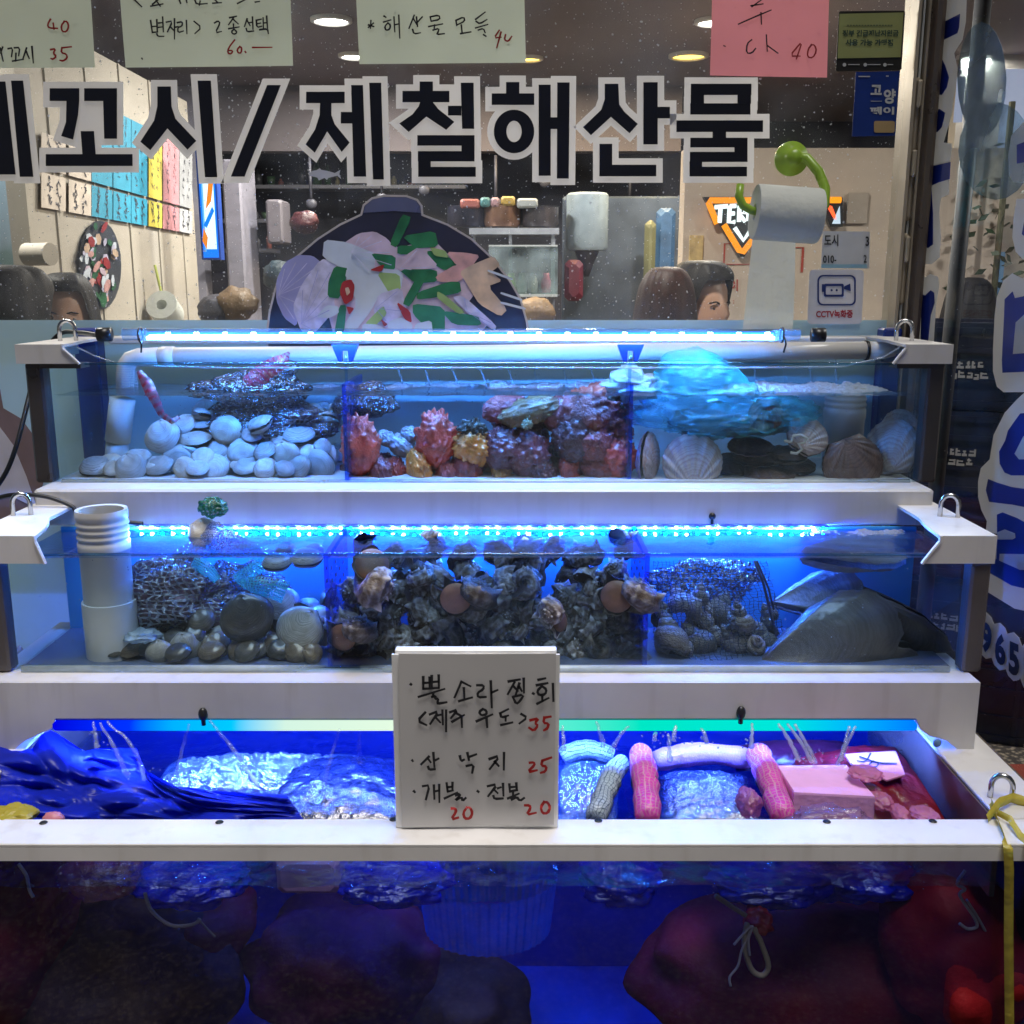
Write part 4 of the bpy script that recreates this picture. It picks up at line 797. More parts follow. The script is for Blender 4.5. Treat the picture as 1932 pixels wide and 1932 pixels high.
m = MB(); m.lathe([(.0001, .03), (.010, .03), (.013, .022), (.016, .014), (.026, .006), (.026, .0), (.0001, .0)], cc, 28, ax=axy); m.build('suction_cup', hm, o, True)
m = MB()
P_ = [atY(1500, 296, 1.695), atY(1522, 298, 1.69), atY(1545, 325, 1.68), atY(1557, 355, 1.67), atY(1556, 388, 1.66), atY(1540, 402, 1.655), atY(1526, 404, 1.655)]
m.tube(P_, [.007, .0075, .008, .0075, .0075, .0065, .006], 10); m.build('arm', hm, o, True)
m = MB(); P_ = [atY(1397, 348, 1.66), atY(1394, 370, 1.657), atY(1402, 388, 1.655), atY(1418, 397, 1.655), atY(1440, 402, 1.655)]; m.tube(P_, [.006, .0065, .0065, .006, .006], 10); m.build('arm', hm, o, True)

# ================================================================ INSIDE THE SHOP
# menu strips on the board wall
T_ = lambda x, k: 527 - (850 - x) * k
cols = [(77, 123, 'mw'), (129, 171, 'mw'), (172, 211, 'mb'), (213, 246, 'mb'), (247, 277, 'mb'), (280, 305, 'my'), (307, 337, 'mp'), (338, 362, 'mg')]
MC = {'mw': pm('menu_cream', (.62, .54, .46), .6), 'mb': pm('menu_blue', (.03, .30, .46), .6), 'my': pm('menu_yellow', (.60, .50, .08), .6), 'mp': pm('menu_pink', (.58, .27, .30), .6), 'mg': pm('menu_grey', (.40, .41, .43), .6)}
nmz = {'mw': 'cream', 'mb': 'blue', 'my': 'yellow', 'mp': 'pink', 'mg': 'grey'}
ordn = ['first', 'second', 'third', 'fourth', 'fifth', 'sixth', 'seventh', 'eighth']
pen = pm('menu_pen', (.05, .05, .07), .6); rs = random.Random(3)
for i, (xa, xb, cm_) in enumerate(cols):
    for row, (k0, k1) in enumerate(((.50, .272), (.262, .176))):
        if cm_ == 'mw' and row == 0: k0 = .36
        P4 = [onX(xa, T_(xa, k0), XP + .012), onX(xb, T_(xb, k0), XP + .012), onX(xb, T_(xb, k1), XP + .012), onX(xa, T_(xa, k1), XP + .012)]
        t = thing('menu_strip', tuple(P4[3]), '%s menu strip, %s from the mural on the board wall, %s row' % (nmz[cm_], ordn[i], 'upper' if row == 0 else 'lower'), 'menu strip', 'menu strips on the board wall')
        m = MB(); m.prism(P4, (.002, 0, 0)); m.build('sheet', MC[cm_], t)
        m = MB()
        for c_ in range(2):
            for q in range(6):
                u = .28 + .4 * c_ + rs.uniform(-.05, .05); v = .12 + q * .14
                p_ = P4[0].lerp(P4[1], u).lerp(P4[3].lerp(P4[2], u), v) + Vector((.0035, 0, 0)); s_ = .012
                for _ in range(3):
                    d1 = Vector((0, rs.uniform(-1, 1), rs.uniform(-1, 1))) * s_ * 1.5; d2 = Vector((0, -d1.z, d1.y)).normalized() * .0022
                    q0_ = p_ + Vector((0, rs.uniform(-1, 1), rs.uniform(-1, 1))) * s_ * .5
                    m.add([q0_ - d2, q0_ + d2, q0_ + d1 + d2, q0_ + d1 - d2], [(0, 1, 2, 3)])
        m.build('writing', pen, t)
# oval food picture on the board wall
oz = lambda cx, cy, rx, ry, a: (cx + rx * math.cos(a) , cy + ry * math.sin(a) + rx * math.cos(a) * .08)
t = thing('oval_picture', tuple(onX(188, 580, XP)), 'oval cut-out food picture on the cream board wall', 'picture')
m = MB(); m.prism([onX(*oz(188, 500, 39, 84, k * .2618), XP + .012) for k in range(24)], (.004, 0, 0)); m.build('rim', pm('oval_dark', (.04, .045, .055), .4), t)
m = MB(); rs = random.Random(11)
for k in range(60):
    a_ = rs.uniform(0, 6.28); r_ = rs.random() ** .5; px = 188 + 33 * r_ * math.cos(a_); py = 497 + 74 * r_ * math.sin(a_)
    w_, h_ = rs.uniform(3, 7), rs.uniform(6, 16); an = rs.uniform(-.6, .6)
    m.prism([onX(px + w_ * math.cos(q * 1.047) * math.cos(an) - h_ * math.sin(q * 1.047) * math.sin(an), py + w_ * math.cos(q * 1.047) * math.sin(an) + h_ * math.sin(q * 1.047) * math.cos(an), XP + .018 + k * .0002) for q in range(6)], (.001, 0, 0), rs.choice([1, 1, 2, 3, 4, 4, 6, 7, 8, 3]))
m.build('food_print', pc, t)
m = MB(); c = onX(85, 480, XP + .07); m.tube([c + Vector((-.055, .0, .0)), c + Vector((.03, -.03, 0))], .034, 20); tag(m.build('paper_cup', cream, auto=40), 'white cup fixed sideways to the cream board wall', 'cup')
t = thing('toilet_roll', tuple(onX(304, 585, XP)), 'white paper roll hanging low on the board wall', 'paper roll')
c = onX(312, 585, XP + .08); axx = Matrix.Rotation(R(62), 3, 'X')
m = MB(); m.lathe([(.022, -.05), (.062, -.05), (.062, .05), (.022, .05), (.022, -.05)], c, 28, ax=axx); m.build('roll', tis, t, auto=35)
m = MB(); m.tube([c + Vector((-.03, 0, .18)), c + Vector((-.01, 0, .06))], .006, 6); m.build('cord', pm('cord_lime', (.4, .45, .1), .5), t)
# light box sign
def pane_px(mb, x0, y0, x1, y1, Y, th=.02, mi=0, bev=0):
    a_, c_ = atY(x0, y0, Y), atY(x1, y1, Y); mb.box(min(a_.x, c_.x), max(a_.x, c_.x), Y, Y + th, min(a_.z, c_.z), max(a_.z, c_.z), mi, bev)
t = thing('light_box', tuple(atY(392, 488, 4.6)), 'narrow blue light box advert glowing beside the kitchen opening', 'light box')
m = MB(); pane_px(m, 366, 250, 417, 490, 4.6, .06); m.build('case', pm('box_case', (.02, .06, .3), .4), t)
gb_ = [glow('lb_blue', (.01, .20, 1.0), 1.2), glow('lb_white', (.6, .85, 1.), 1.5), glow('lb_orange', (1., .30, .03), .9), glow('lb_sky', (.15, .5, 1.), 1.)]
m = MB(); pane_px(m, 370, 255, 413, 486, 4.596, .003, 0); pane_px(m, 381, 330, 409, 470, 4.592, .003, 1); pane_px(m, 376, 300, 390, 475, 4.594, .0015, 3)
m.prism([atY(x, y, 4.588) for x, y in ((394, 330), (402, 345), (398, 380), (388, 395), (391, 365))], (0, .002, 0), 2); m.prism([atY(x, y, 4.588) for x, y in ((384, 430), (392, 448), (390, 470), (382, 455))], (0, .002, 0), 2); m.prism([atY(x, y, 4.5875) for x, y in ((384, 425), (400, 390), (404, 398), (390, 430))], (0, .002, 0), 0)
m.build('lit_face', gb_, t)
# kitchen
def tbox(name, x0, y0, x1, y1, Y, th, mat, label, cat, bev=.01):
    m = MB(); pane_px(m, x0, y0, x1, y1, Y, th, 0, bev); return tag(m.build(name, mat), label, cat)
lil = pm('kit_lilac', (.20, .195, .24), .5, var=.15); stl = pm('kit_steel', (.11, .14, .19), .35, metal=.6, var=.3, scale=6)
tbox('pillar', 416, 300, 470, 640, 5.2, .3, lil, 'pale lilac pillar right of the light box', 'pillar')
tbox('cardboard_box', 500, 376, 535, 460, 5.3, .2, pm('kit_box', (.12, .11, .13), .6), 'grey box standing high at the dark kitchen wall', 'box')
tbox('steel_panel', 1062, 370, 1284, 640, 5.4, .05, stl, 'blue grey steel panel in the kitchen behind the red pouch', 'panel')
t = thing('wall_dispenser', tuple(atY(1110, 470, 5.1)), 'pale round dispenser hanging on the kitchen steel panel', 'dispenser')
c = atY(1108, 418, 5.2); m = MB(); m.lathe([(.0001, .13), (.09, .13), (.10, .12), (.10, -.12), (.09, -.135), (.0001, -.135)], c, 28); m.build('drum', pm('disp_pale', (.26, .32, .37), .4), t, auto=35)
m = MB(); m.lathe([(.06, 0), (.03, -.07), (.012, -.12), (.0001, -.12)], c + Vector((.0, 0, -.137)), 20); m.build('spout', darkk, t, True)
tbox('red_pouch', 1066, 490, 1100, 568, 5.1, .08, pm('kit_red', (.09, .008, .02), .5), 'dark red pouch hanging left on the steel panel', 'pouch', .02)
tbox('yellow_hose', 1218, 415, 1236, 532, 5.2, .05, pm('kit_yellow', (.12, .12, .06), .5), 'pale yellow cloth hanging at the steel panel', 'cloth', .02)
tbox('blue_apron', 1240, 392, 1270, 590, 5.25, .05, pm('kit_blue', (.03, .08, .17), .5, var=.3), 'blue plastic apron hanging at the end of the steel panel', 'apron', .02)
m = MB(); pane_px(m, 885, 430, 1055, 442, 5.0, .3); pane_px(m, 960, 442, 966, 640, 5.05, .03); pane_px(m, 1040, 442, 1046, 640, 5.05, .03); pane_px(m, 892, 442, 898, 640, 5.05, .03); tag(m.build('kitchen_shelf', pm('shelf_metal', (.34, .36, .42), .35, metal=.5)), 'metal kitchen shelf carrying three pots', 'shelf')
for px, wd_, col, lab in ((882, 74, (.03, .03, .05), 'black cooking pot at the shelf end nearest the pan poster'), (946, 74, (.16, .09, .06), 'copper brown cooking pot, middle one on the shelf'), (1018, 70, (.05, .045, .05), 'dark pot with pale rim at the far end of the shelf')):
    c = atY(px, 430, 5.12); r_ = wd_ * .5 * 5.0 / F; m = MB(); m.lathe([(.0001, .003), (r_ * .9, .003), (r_, .02), (r_, r_ * 1.05), (r_ * 1.06, r_ * 1.1), (r_ * .95, r_ * 1.1), (r_ * .93, .03), (.0001, .03)], c, 28)
    t = tag(m.build('cooking_pot', pm('pot_%g' % px, col, .3, metal=.5, var=.3), auto=40), lab, 'pot', 'pots on the kitchen shelf')
for k, (x0_, x1_, y0_, col, lab) in enumerate(((868, 905, 375, (.2, .06, .05), 'small red packet on the black pot'), (906, 925, 372, (.05, .15, .16), 'small teal packet above the shelf'), (926, 942, 372, (.25, .15, .17), 'pink packet lying above the copper pot'), (945, 972, 370, (.3, .2, .04), 'yellow packet lying above the copper pot'), (975, 1015, 374, (.25, .27, .28), 'white packet at the end of the packet row'))):
    tbox('packet', x0_, y0_, x1_, y0_ + 18, 5.02, .08, pm('pk%d' % k, col, .5), lab, 'packet', .008)
t = thing('glass_box', tuple(atY(985, 560, 4.9)), 'clear storage box with colourful jars below the shelf', 'box')
m = MB(); pane_px(m, 922, 462, 1052, 465, 4.9, .25); pane_px(m, 922, 555, 1052, 560, 4.9, .25); m.build('frame', pm('gb_frame', (.35, .38, .40), .4), t)
m = MB(); pane_px(m, 922, 465, 1052, 555, 4.9, .006); m.build('pane', thin('gb_glass', (.7, .8, .75), haze=.5), t)
for k, (px, col) in enumerate(((945, (.5, .2, .05)), (965, (.35, .5, .08)), (985, (.5, .5, .5)), (1005, (.45, .42, .45)), (1030, (.4, .05, .12)))):
    c = atY(px, 552, 5.05); m = MB(); m.lathe([(.0001, 0), (.022, 0), (.024, .05), (.016, .075), (.016, .09), (.0001, .09)], c, 16); tag(m.build('jar', pm('jar%d' % k, col, .4), smooth=True), '%s jar in the clear storage box' % ['orange', 'green', 'white', 'pale grey', 'crimson'][k], 'jar', 'jars in the clear box')
for k, (px, py, rx, col, lab) in enumerate(((445, 575, 40, (.09, .06, .035), 'tan plastic bag of goods on the counter by the pillar'), (410, 585, 36, (.10, .10, .13), 'dark bag on the counter under the light box'), (1010, 590, 36, (.14, .09, .05), 'brown netted sack under the clear storage box'), (530, 520, 34, (.04, .08, .11), 'blue bundle on the dark kitchen side'), (575, 420, 26, (.07, .01, .015), 'red bundle high in the dark kitchen'))):
    c = atY(px, py, 4.8); r_ = rx * 4.8 / F; m = MB(); m.ball(c, (r_, r_ * .7, r_ * .8), 20, 14, lambda d, k=k: 1 + .22 * noise.noise(d * 2.2 + Vector((k * 7, 0, 0)))); tag(m.build('goods_bag', pm('bag%d' % k, col, .5, var=.5, scale=9, bump=.5), smooth=True), lab, 'bag', 'bags in the kitchen')
rs = random.Random(21)
for k in range(7):       # hanging ladles and tools under the lintel
    px = 470 + k * 115 + rs.uniform(-30, 30); c = atY(px, 300 + rs.uniform(-8, 8), 5.6); ln = rs.uniform(.1, .24)
    m = MB(); m.tube([c, c + Vector((0, 0, -ln))], .008, 6); m.ball(c + Vector((0, 0, -ln - .02)), (.03, .012, .026), 10, 8); tag(m.build('ladle', pm('tool', (.05, .05, .065), .5, metal=.2, var=.4), smooth=True), 'small ladle hanging from the dark kitchen beam', 'ladle', 'ladles under the kitchen beam')
rs = random.Random(77)
for row, (py, x0_, x1_, Yk) in enumerate(((352, 430, 880, 6.3), (415, 425, 560, 6.1), (470, 425, 520, 5.9))):
    c1, c2 = atY(x0_, py, Yk), atY(x1_, py, Yk); m = MB(); m.box(c1.x, c2.x, Yk - .12, Yk + .12, c1.z - .02, c1.z); tag(m.build('kitchen_shelf', pm('shelf_dark', (.06, .06, .075), .5)), ['long dark shelf of bowls along the kitchen back', 'short dark shelf behind the grey box', 'low dark shelf beside the pillar'][row], 'shelf')
    x_ = x0_ + 8
    while x_ < x1_ - 10:
        w_ = rs.uniform(9, 22); c = atY(x_ + w_ / 2, py, Yk); r_ = w_ * .5 * Yk / F; m = MB(); hh_ = rs.uniform(.8, 2.6) * r_ * 2
        if rs.random() < .5: m.lathe([(.0001, .002), (r_ * .55, .002), (r_ * .9, hh_ * .25), (r_, hh_ * .5), (r_ * .95, hh_ * .5), (r_ * .5, .01), (.0001, .01)], c, 16); nm_ = 'bowl'
        else: m.lathe([(.0001, .002), (r_ * .75, .002), (r_ * .75, hh_ * .6), (r_ * .35, hh_ * .78), (r_ * .32, hh_), (.0001, hh_)], c, 16); nm_ = 'bottle'
        ci = rs.randrange(7); col = [(.05, .05, .06), (.12, .12, .14), (.16, .05, .04), (.05, .09, .12), (.14, .12, .06), (.2, .2, .22), (.04, .08, .04)][ci]
        tag(m.build(nm_, pm('crock%d' % ci, col, .35, var=.3), smooth=True), 'small %s among the crockery on the %s' % (nm_, ['long shelf at the kitchen back', 'short shelf behind the grey box', 'low shelf beside the pillar'][row]), nm_, '%ss on the kitchen shelves' % nm_); x_ += w_ + rs.uniform(0, 9)
# neon sign and notices on the beige wall
t = thing('neon_sign', tuple(atY(1405, 476, YB)), 'black triangular neon sign with an orange outline and white letters', 'neon sign')
ZT = lambda x, y: ZN(x, y); Yn = YB - .05
m = MB(); m.prism([atY(*ZT(*q), Yn + .01) for q in ((800, 132), (1205, 132), (1010, 440), (990, 440))], (0, .03, 0)); m.build('backplate', black, t)
no = glow('neon_orange', (1., .30, .01), 1.3); nw = glow('neon_white', (.85, 1., .98), 1.6)
m = MB(); P_ = [atY(*ZT(*q), Yn) for q in ((870, 270), (825, 160), (832, 150), (1050, 150), (1178, 152), (1130, 260))]; m.tube(P_, .012, 8); P_ = [atY(*ZT(*q), Yn) for q in ((905, 275), (985, 408), (1003, 415), (1040, 368), (1120, 270))]; m.tube(P_, .012, 8); m.build('neon_tube', no, t, True)
m = MB()
for s_ in ([(858, 185), (925, 180)], [(888, 185), (882, 265)], [(935, 178), (930, 262), (962, 260)], [(935, 180), (968, 178)], [(935, 218), (960, 217)], [(982, 260), (985, 180), (1012, 182), (1012, 215), (985, 220), (1015, 260)], [(1030, 255), (1032, 180), (1060, 182), (1060, 215), (1034, 220), (1062, 258)], [(1080, 258), (1105, 180), (1130, 258)], [(960, 290), (1005, 355), (1050, 290)]):
    m.tube([atY(*ZT(*q), Yn - .01) for q in s_], .0085, 6)
m.build('neon_letters', nw, t, True)
t = thing('small_sign', tuple(atY(1575, 430, YB)), 'small lit sign with red and orange strokes right of the roll', 'sign')
m = MB(); m.prism([atY(*ZT(*q), Yn + .01) for q in ((1395, 135), (1515, 135), (1515, 285), (1450, 285))], (0, .03, 0)); m.build('backplate', black, t)
m = MB(); m.tube([atY(*ZT(1400, 148), Yn), atY(*ZT(1505, 148), Yn)], .012, 8); m.build('neon_tube', no, t, True)
m = MB(); m.prism([atY(*ZT(*q), Yn) for q in ((1430, 170), (1460, 180), (1485, 245), (1475, 250))], (0, .006, 0)); m.build('red_stroke', glow('neon_red', (1., .08, .02), 2.5), t)
m = MB(); m.prism([atY(*ZT(*q), Yn) for q in ((1500, 180), (1503, 270), (1462, 270))], (0, .006, 0)); m.build('white_stroke', glow('neon_pale', (.5, .6, .7), 1.2), t)
m = MB(); rt = pm('red_text', (.40, .05, .03), .6)
for ch, y_ in (('로', 552), ('이', 605)): pass
text_mesh(m, '로 이', lambda x, y: atY(*ZT(865 + x, 556 + y), YB - .006), 60, bold=.03, width=112)
for q in range(4): text_mesh(m, ':', lambda x, y, q=q: atY(*ZT(880 + q * 24 + x, 662 + y), YB - .006), 18)
for a_, b_ in (((905, 370), (1040, 374)), ((905, 370), (909, 480)), ((905, 476), (1040, 480)), ((1270, 390), (1310, 394)), ((1306, 390), (1310, 520))):
    pp, qq = atY(*ZT(*a_), YB - .006), atY(*ZT(*b_), YB - .006); m.box(min(pp.x, qq.x), max(pp.x, qq.x), YB - .006, YB - .004, min(pp.z, qq.z), max(pp.z, qq.z))
tag(m.build('wall_lettering', rt), 'reddish brown lettering and frames painted on the beige wall', 'lettering')
tbox('drink_poster', *ZT(730, 330), *ZT(795, 505), YB - .02, .01, pm('drink_tan', (.45, .32, .14), .5, var=.3, scale=30), 'small narrow drink poster on the beige wall edge', 'poster', .002)
tbox('wall_paper', *ZT(1545, 110), *ZT(1640, 270), YB - .02, .01, pm('notice_tan', (.44, .37, .30), .6), 'plain tan notice on the beige wall right of the lit sign', 'notice', .002)

# crates in the annex behind the side glass
crm = pm('crate_navy', (.010, .013, .035), .3, var=.4); crr = pm('crate_maroon', (.04, .012, .02), .35, var=.3); crw = pm('crate_print', (.42, .40, .38), .5)
def crate(loc, rz, mat, label):
    o = thing('crate', (0, 0, 0), label, 'crate', 'beer crates stacked behind the side glass')
    m = MB(); w_, d_, h_ = .46, .34, .245
    m.box(-w_ / 2, w_ / 2, -d_ / 2, -d_ / 2 + .012, .0, h_ - .002); m.box(-w_ / 2, w_ / 2, d_ / 2 - .012, d_ / 2, 0, h_ - .002); m.box(-w_ / 2, -w_ / 2 + .012, -d_ / 2 + .0125, d_ / 2 - .0125, 0, h_ - .002); m.box(w_ / 2 - .012, w_ / 2, -d_ / 2 + .0125, d_ / 2 - .0125, 0, h_ - .002); m.box(-w_ / 2 + .013, w_ / 2 - .013, -d_ / 2 + .013, d_ / 2 - .013, .002, .012)
    for z_ in (.012, .075, .16, h_ - .03): m.box(-w_ / 2 - .006, w_ / 2 + .006, -d_ / 2 - .006, d_ / 2 + .006, z_, z_ + .014)
    for x_ in (-.2, -.07, .07, .2): m.box(x_ - .006, x_ + .006, -d_ / 2 - .005, -d_ / 2 - .0001, .03, h_ - .032)
    m.build('shell', mat, o)
    m = MB(); rs_ = random.Random(int(loc[2] * 100))
    for r_ in range(2):
        x_ = -.13 + rs_.uniform(0, .03)
        while x_ < .02:
            w2 = rs_.uniform(.010, .024); z_ = .118 - r_ * .03 + rs_.uniform(-.003, .003)
            m.box(x_, x_ + w2, -d_ / 2 - .008, -d_ / 2 - .006, z_, z_ + .007); q_ = rs_.choice((0, .004, w2 - .005)); m.box(x_ + q_, x_ + q_ + .005, -d_ / 2 - .008, -d_ / 2 - .0061, z_ + .0071, z_ + rs_.uniform(.014, .022)); m.box(x_ + .002, x_ + w2 * .8, -d_ / 2 - .0085, -d_ / 2 - .0065, z_ + .012, z_ + .016); x_ += w2 + rs_.uniform(.002, .006)
    m.build('print', crw, o); o.location = loc; o.rotation_euler = (0, 0, R(rz)); return o
lv = ['bottom', 'second', 'third', 'fourth', 'top']
for k in range(5):
    crate((1.36, 3.12, .151 + k * .247), -22, crr if k == 2 else crm, '%s crate of the nearer stack behind the side glass' % lv[k] if k != 2 else 'maroon crate in the middle of the nearer stack behind the side glass')
    crate((1.86, 3.05, .151 + k * .247), -16, crm, '%s crate of the further stack behind the blue letters' % lv[k])
m = MB(); m.box(.9, 2.6, 2.0, 2.74, .1505, .165, 0, .004); tag(m.build('floor_mat', pm('red_mat', (.22, .035, .02), .7)), 'red mat on the pebble floor before the crates', 'mat')
c = atY(1822, 400, 2.5); m = MB(); m.tube([Vector((c.x - .02, 2.5, 0)), Vector((c.x + .0, 2.5, 2.498))], .018, 16); tag(m.build('pole', pm('pole_dark', (.03, .03, .032), .5), smooth=True), 'dark round pole standing behind the side glass', 'pole')
lp = glow('slit_glow', (.75, .8, 1.), .45)  # the curtain wears it too, glow put in for window light
for px, y0_, y1_, wd_, lab in ((1812, 145, 230, 6, 'short upper light slit by the dark pole'), (1800, 370, 545, 11, 'tall bright window slit left of the dark pole'), (1918, 130, 290, 38, 'self-lit curtain at the far annex window'), (1838 + 12, 380, 540, 6, 'thin bright tube right of the dark pole')):
    c1, c2 = atY(px - wd_ / 2, y0_, 5.05), atY(px + wd_ / 2, y1_, 5.05); m = MB(); m.box(c1.x, c2.x, 5.05, 5.07, c2.z, c1.z); tag(m.build('window_slit', lp), lab, 'window')
t = thing('wall_poster', tuple(atY(1855, 590, 5.0)), 'blue and white poster behind the diners beyond the side glass', 'poster')
m = MB(); pane_px(m, 1795, 475, 1885, 600, 5.0, .01); m.build('sheet', pm('post_blue', (.12, .26, .46), .6, var=.3), t)
m = MB(); rs = random.Random(2)
for k in range(16):
    x_, y_ = rs.uniform(1800, 1870), rs.uniform(515, 560); pane_px(m, x_, y_, x_ + rs.uniform(4, 18), y_ + rs.uniform(6, 22), 4.985 - k * .0006, .0004)
m.build('print', pm('post_white', (.55, .57, .58), .6), t)
t = thing('potted_plant', tuple(atY(1885, 560, 4.2)), 'green hanging plant beyond the side glass', 'plant')
m = MB(); rs = random.Random(8); c = atY(1885, 450, 4.2)
for k in range(70):
    p_ = c + Vector((rs.gauss(0, .06), rs.gauss(0, .06), rs.gauss(0, .2))); d1 = Vector((rs.uniform(-1, 1), rs.uniform(-1, 1), rs.uniform(-1, .3))).normalized() * .05; d2 = d1.orthogonal().normalized() * .014
    m.add([p_, p_ + d1 * .5 + d2, p_ + d1, p_ + d1 * .5 - d2], [(0, 1, 2, 3)])
m.build('foliage', pm('leaf', (.035, .06, .025), .5, var=.5, scale=30), t); m = MB(); m.tube([c + Vector((0, 0, -.5)), c + Vector((0, 0, .5))], .012, 6); m.build('stem', pm('stem', (.1, .1, .05), .6), t)

# ================================================================ PEOPLE IN THE SHOP
skin = pm('skin', (.42, .25, .17), .45, var=.08, sss=.2); hair1 = pm('hair_black', (.009, .0075, .0075), .6, var=.4, scale=60, bump=.12, bscale=150, spec=.25); hair2 = pm('hair_brown', (.018, .007, .006), .6, var=.4, scale=60, bump=.12, bscale=150, spec=.25)
eyew = pm('eye_white', (.30, .27, .25), .3); eyed = pm('eye_dark', (.01, .008, .008), .2)
def person(px, pytop, Y, hh, yaw, hairm, shirt, label, long_=False, pitch=0):
    """seated figure: torso, neck and head as one lofted body; yaw 0 faces the camera; hh = head height"""
    top = atY(px, pytop, Y); z0 = top.z - hh
    o = thing('person', (top.x, Y, z0 - .62), label, 'person')
    Rz = Matrix.Rotation(R(yaw), 3, 'Z'); base = Vector((top.x, Y, 0))
    rings = [(-.62, .17, .13, 0), (-.5, .18, .13, 0), (-.3, .185, .125, 0), (-.14, .20, .115, .01), (-.075, .175, .09, .012), (-.045, .09, .065, .01), (-.02, .058, .058, .0), (.02, .054, .058, -.004)]
    hd = [(.04, .050, .07, -.018), (.07, .062, .088, -.012), (.10, .069, .094, -.006), (.14, .074, .097, .0), (.175, .075, .098, .004), (.205, .068, .09, .006), (.225, .050, .068, .006), (.236, .022, .03, .006)]
    k_ = hh / .24; m = MB(); N = 26; allr = rings + [(z * k_, a_ * k_, b_ * k_, c_ * k_) for z, a_, b_, c_ in hd]; vs = []
    for z, a_, b_, c_ in allr:
        for j in range(N):
            an = 2 * math.pi * j / N; x, y = a_ * math.cos(an), b_ * math.sin(an) + c_
            if 0.03 < z / k_ < .2:
                fr = max(0, -math.sin(an)) ** 30; zz = z / k_
                y -= fr * k_ * (.020 * math.exp(-((zz - .095) / .014) ** 2) + .012 * math.exp(-((zz - .11) / .012) ** 2) + .006 * math.exp(-((zz - .055) / .008) ** 2))
                sd_ = math.exp(-((abs(math.cos(an)) - .42) / .18) ** 2) * (1 if math.sin(an) < 0 else 0); y += sd_ * k_ * .010 * math.exp(-((zz - .118) / .012) ** 2)
            vs.append(base + Rz @ Vector((x, y, 0)) + Vector((0, 0, z0 + z)))
    nR = len(allr); fs = [(i * N + j, i * N + (j + 1) % N, (i + 1) * N + (j + 1) % N, (i + 1) * N + j) for i in range(nR - 1) for j in range(N)] + [tuple(range(N - 1, -1, -1)), tuple(range((nR - 1) * N, nR * N))]
    m.add(vs, fs)
    def at(x, y, z): return base + Rz @ Vector((x * k_, y * k_, 0)) + Vector((0, 0, z0 + z * k_))
    for s in (-1, 1):
        m.ball(at(s * .076, .008, .105), (.012 * k_, .02 * k_, .032 * k_), 10, 8)
    for s in (-1, 1):      # arms resting forward, hidden below the film
        sh = base + Rz @ Vector((s * .185, 0, 0)) + Vector((0, 0, z0 - .13)); el = base + Rz @ Vector((s * .23, -.06, 0)) + Vector((0, 0, z0 - .42)); ha = base + Rz @ Vector((s * .12, -.28, 0)) + Vector((0, 0, z0 - .45))
        m.tube([sh, sh.lerp(el, .5), el, el.lerp(ha, .5), ha], [.055, .048, .042, .036, .026], 10)
        for q in range(5):
            f0 = ha + Rz @ Vector((s * (-.024 + q * .012), -.01, 0)); m.tube([f0, f0 + Rz @ Vector((0, -.05, -.005)), f0 + Rz @ Vector((0, -.075, -.025))], [.009, .008, .006], 6)
    m.build('body', skin, o, True)
    m = MB()
    for s in (-1, 1): m.ball(at(s * .032, -.082, .118), (.012 * k_, .005 * k_, .0038 * k_), 10, 8, mi=0); m.ball(at(s * .032, -.0865, .118), (.005 * k_, .002 * k_, .0036 * k_), 8, 6, mi=1)
    m.build('eyes', [eyew, eyed], o, True)
    m = MB()
    for s in (-1, 1): m.tube([at(s * .016, -.094, .135), at(s * .032, -.094, .140), at(s * .05, -.082, .135)], .0025 * k_, 6)
    m.build('eyebrows', hairm, o, True)
    m = MB(); m.tube([at(-.022, -.088, .056), at(0, -.094, .058), at(.022, -.088, .056)], .005 * k_, 6); m.build('lips', pm('lips', (.35, .12, .10), .4), o, True)
    m = MB()                # hair: shell over the skull, cut away at the face
    def hq(u, v):
        an = u * 2 * math.pi; el = v * math.pi * .5; fr = max(0, -math.sin(an))
        lo_ = .06 if not long_ else -.05; s_ = min(1, max(0, (fr - .30) / .5)); s_ = s_ * s_ * (3 - 2 * s_); low = lo_ + (.207 - lo_) * s_
        z = low + (.268 - low) * math.sin(el); t_ = math.cos(el) ** .50; r1 = 1.0 + .05 * noise.noise(Vector((math.cos(an) * 3, math.sin(an) * 3, v * 4))) + .035 * noise.noise(Vector((math.cos(an) * 14, math.sin(an) * 14, v * 2 + hh * 40)))
        if long_ and z < .1: t_ *= 1.05
        return at(.097 * t_ * r1 * math.cos(an), .121 * t_ * r1 * math.sin(an) + .010, z)
    m.grid(hq, 72, 14, cu=True); m.build('hair', hairm, o, True)
    m = MB(); vs = []; rr = [(-.6, .185, .145, 0), (-.3, .2, .14, 0), (-.14, .215, .13, .01), (-.085, .185, .105, .012), (-.05, .10, .075, .01)]
    for z, a_, b_, c_ in rr:
        for j in range(N): an = 2 * math.pi * j / N; vs.append(base + Rz @ Vector((a_ * math.cos(an), b_ * math.sin(an) + c_, 0)) + Vector((0, 0, z0 + z)))
    m.add(vs, [(i * N + j, i * N + (j + 1) % N, (i + 1) * N + (j + 1) % N, (i + 1) * N + j) for i in range(4) for j in range(N)])
    for s in (-1, 1):
        sh = base + Rz @ Vector((s * .185, 0, 0)) + Vector((0, 0, z0 - .13)); el = base + Rz @ Vector((s * .23, -.06, 0)) + Vector((0, 0, z0 - .42)); m.tube([sh, sh.lerp(el, .5), el, el + Rz @ Vector((-s * .04, -.1, -.01))], [.068, .062, .056, .05], 12)
    m.build('shirt', shirt, o, True); return o
sh1 = pm('shirt_dark', (.03, .035, .05), .8); sh2 = pm('shirt_grey', (.2, .2, .22), .8); sh3 = pm('shirt_wine', (.15, .03, .05), .8)
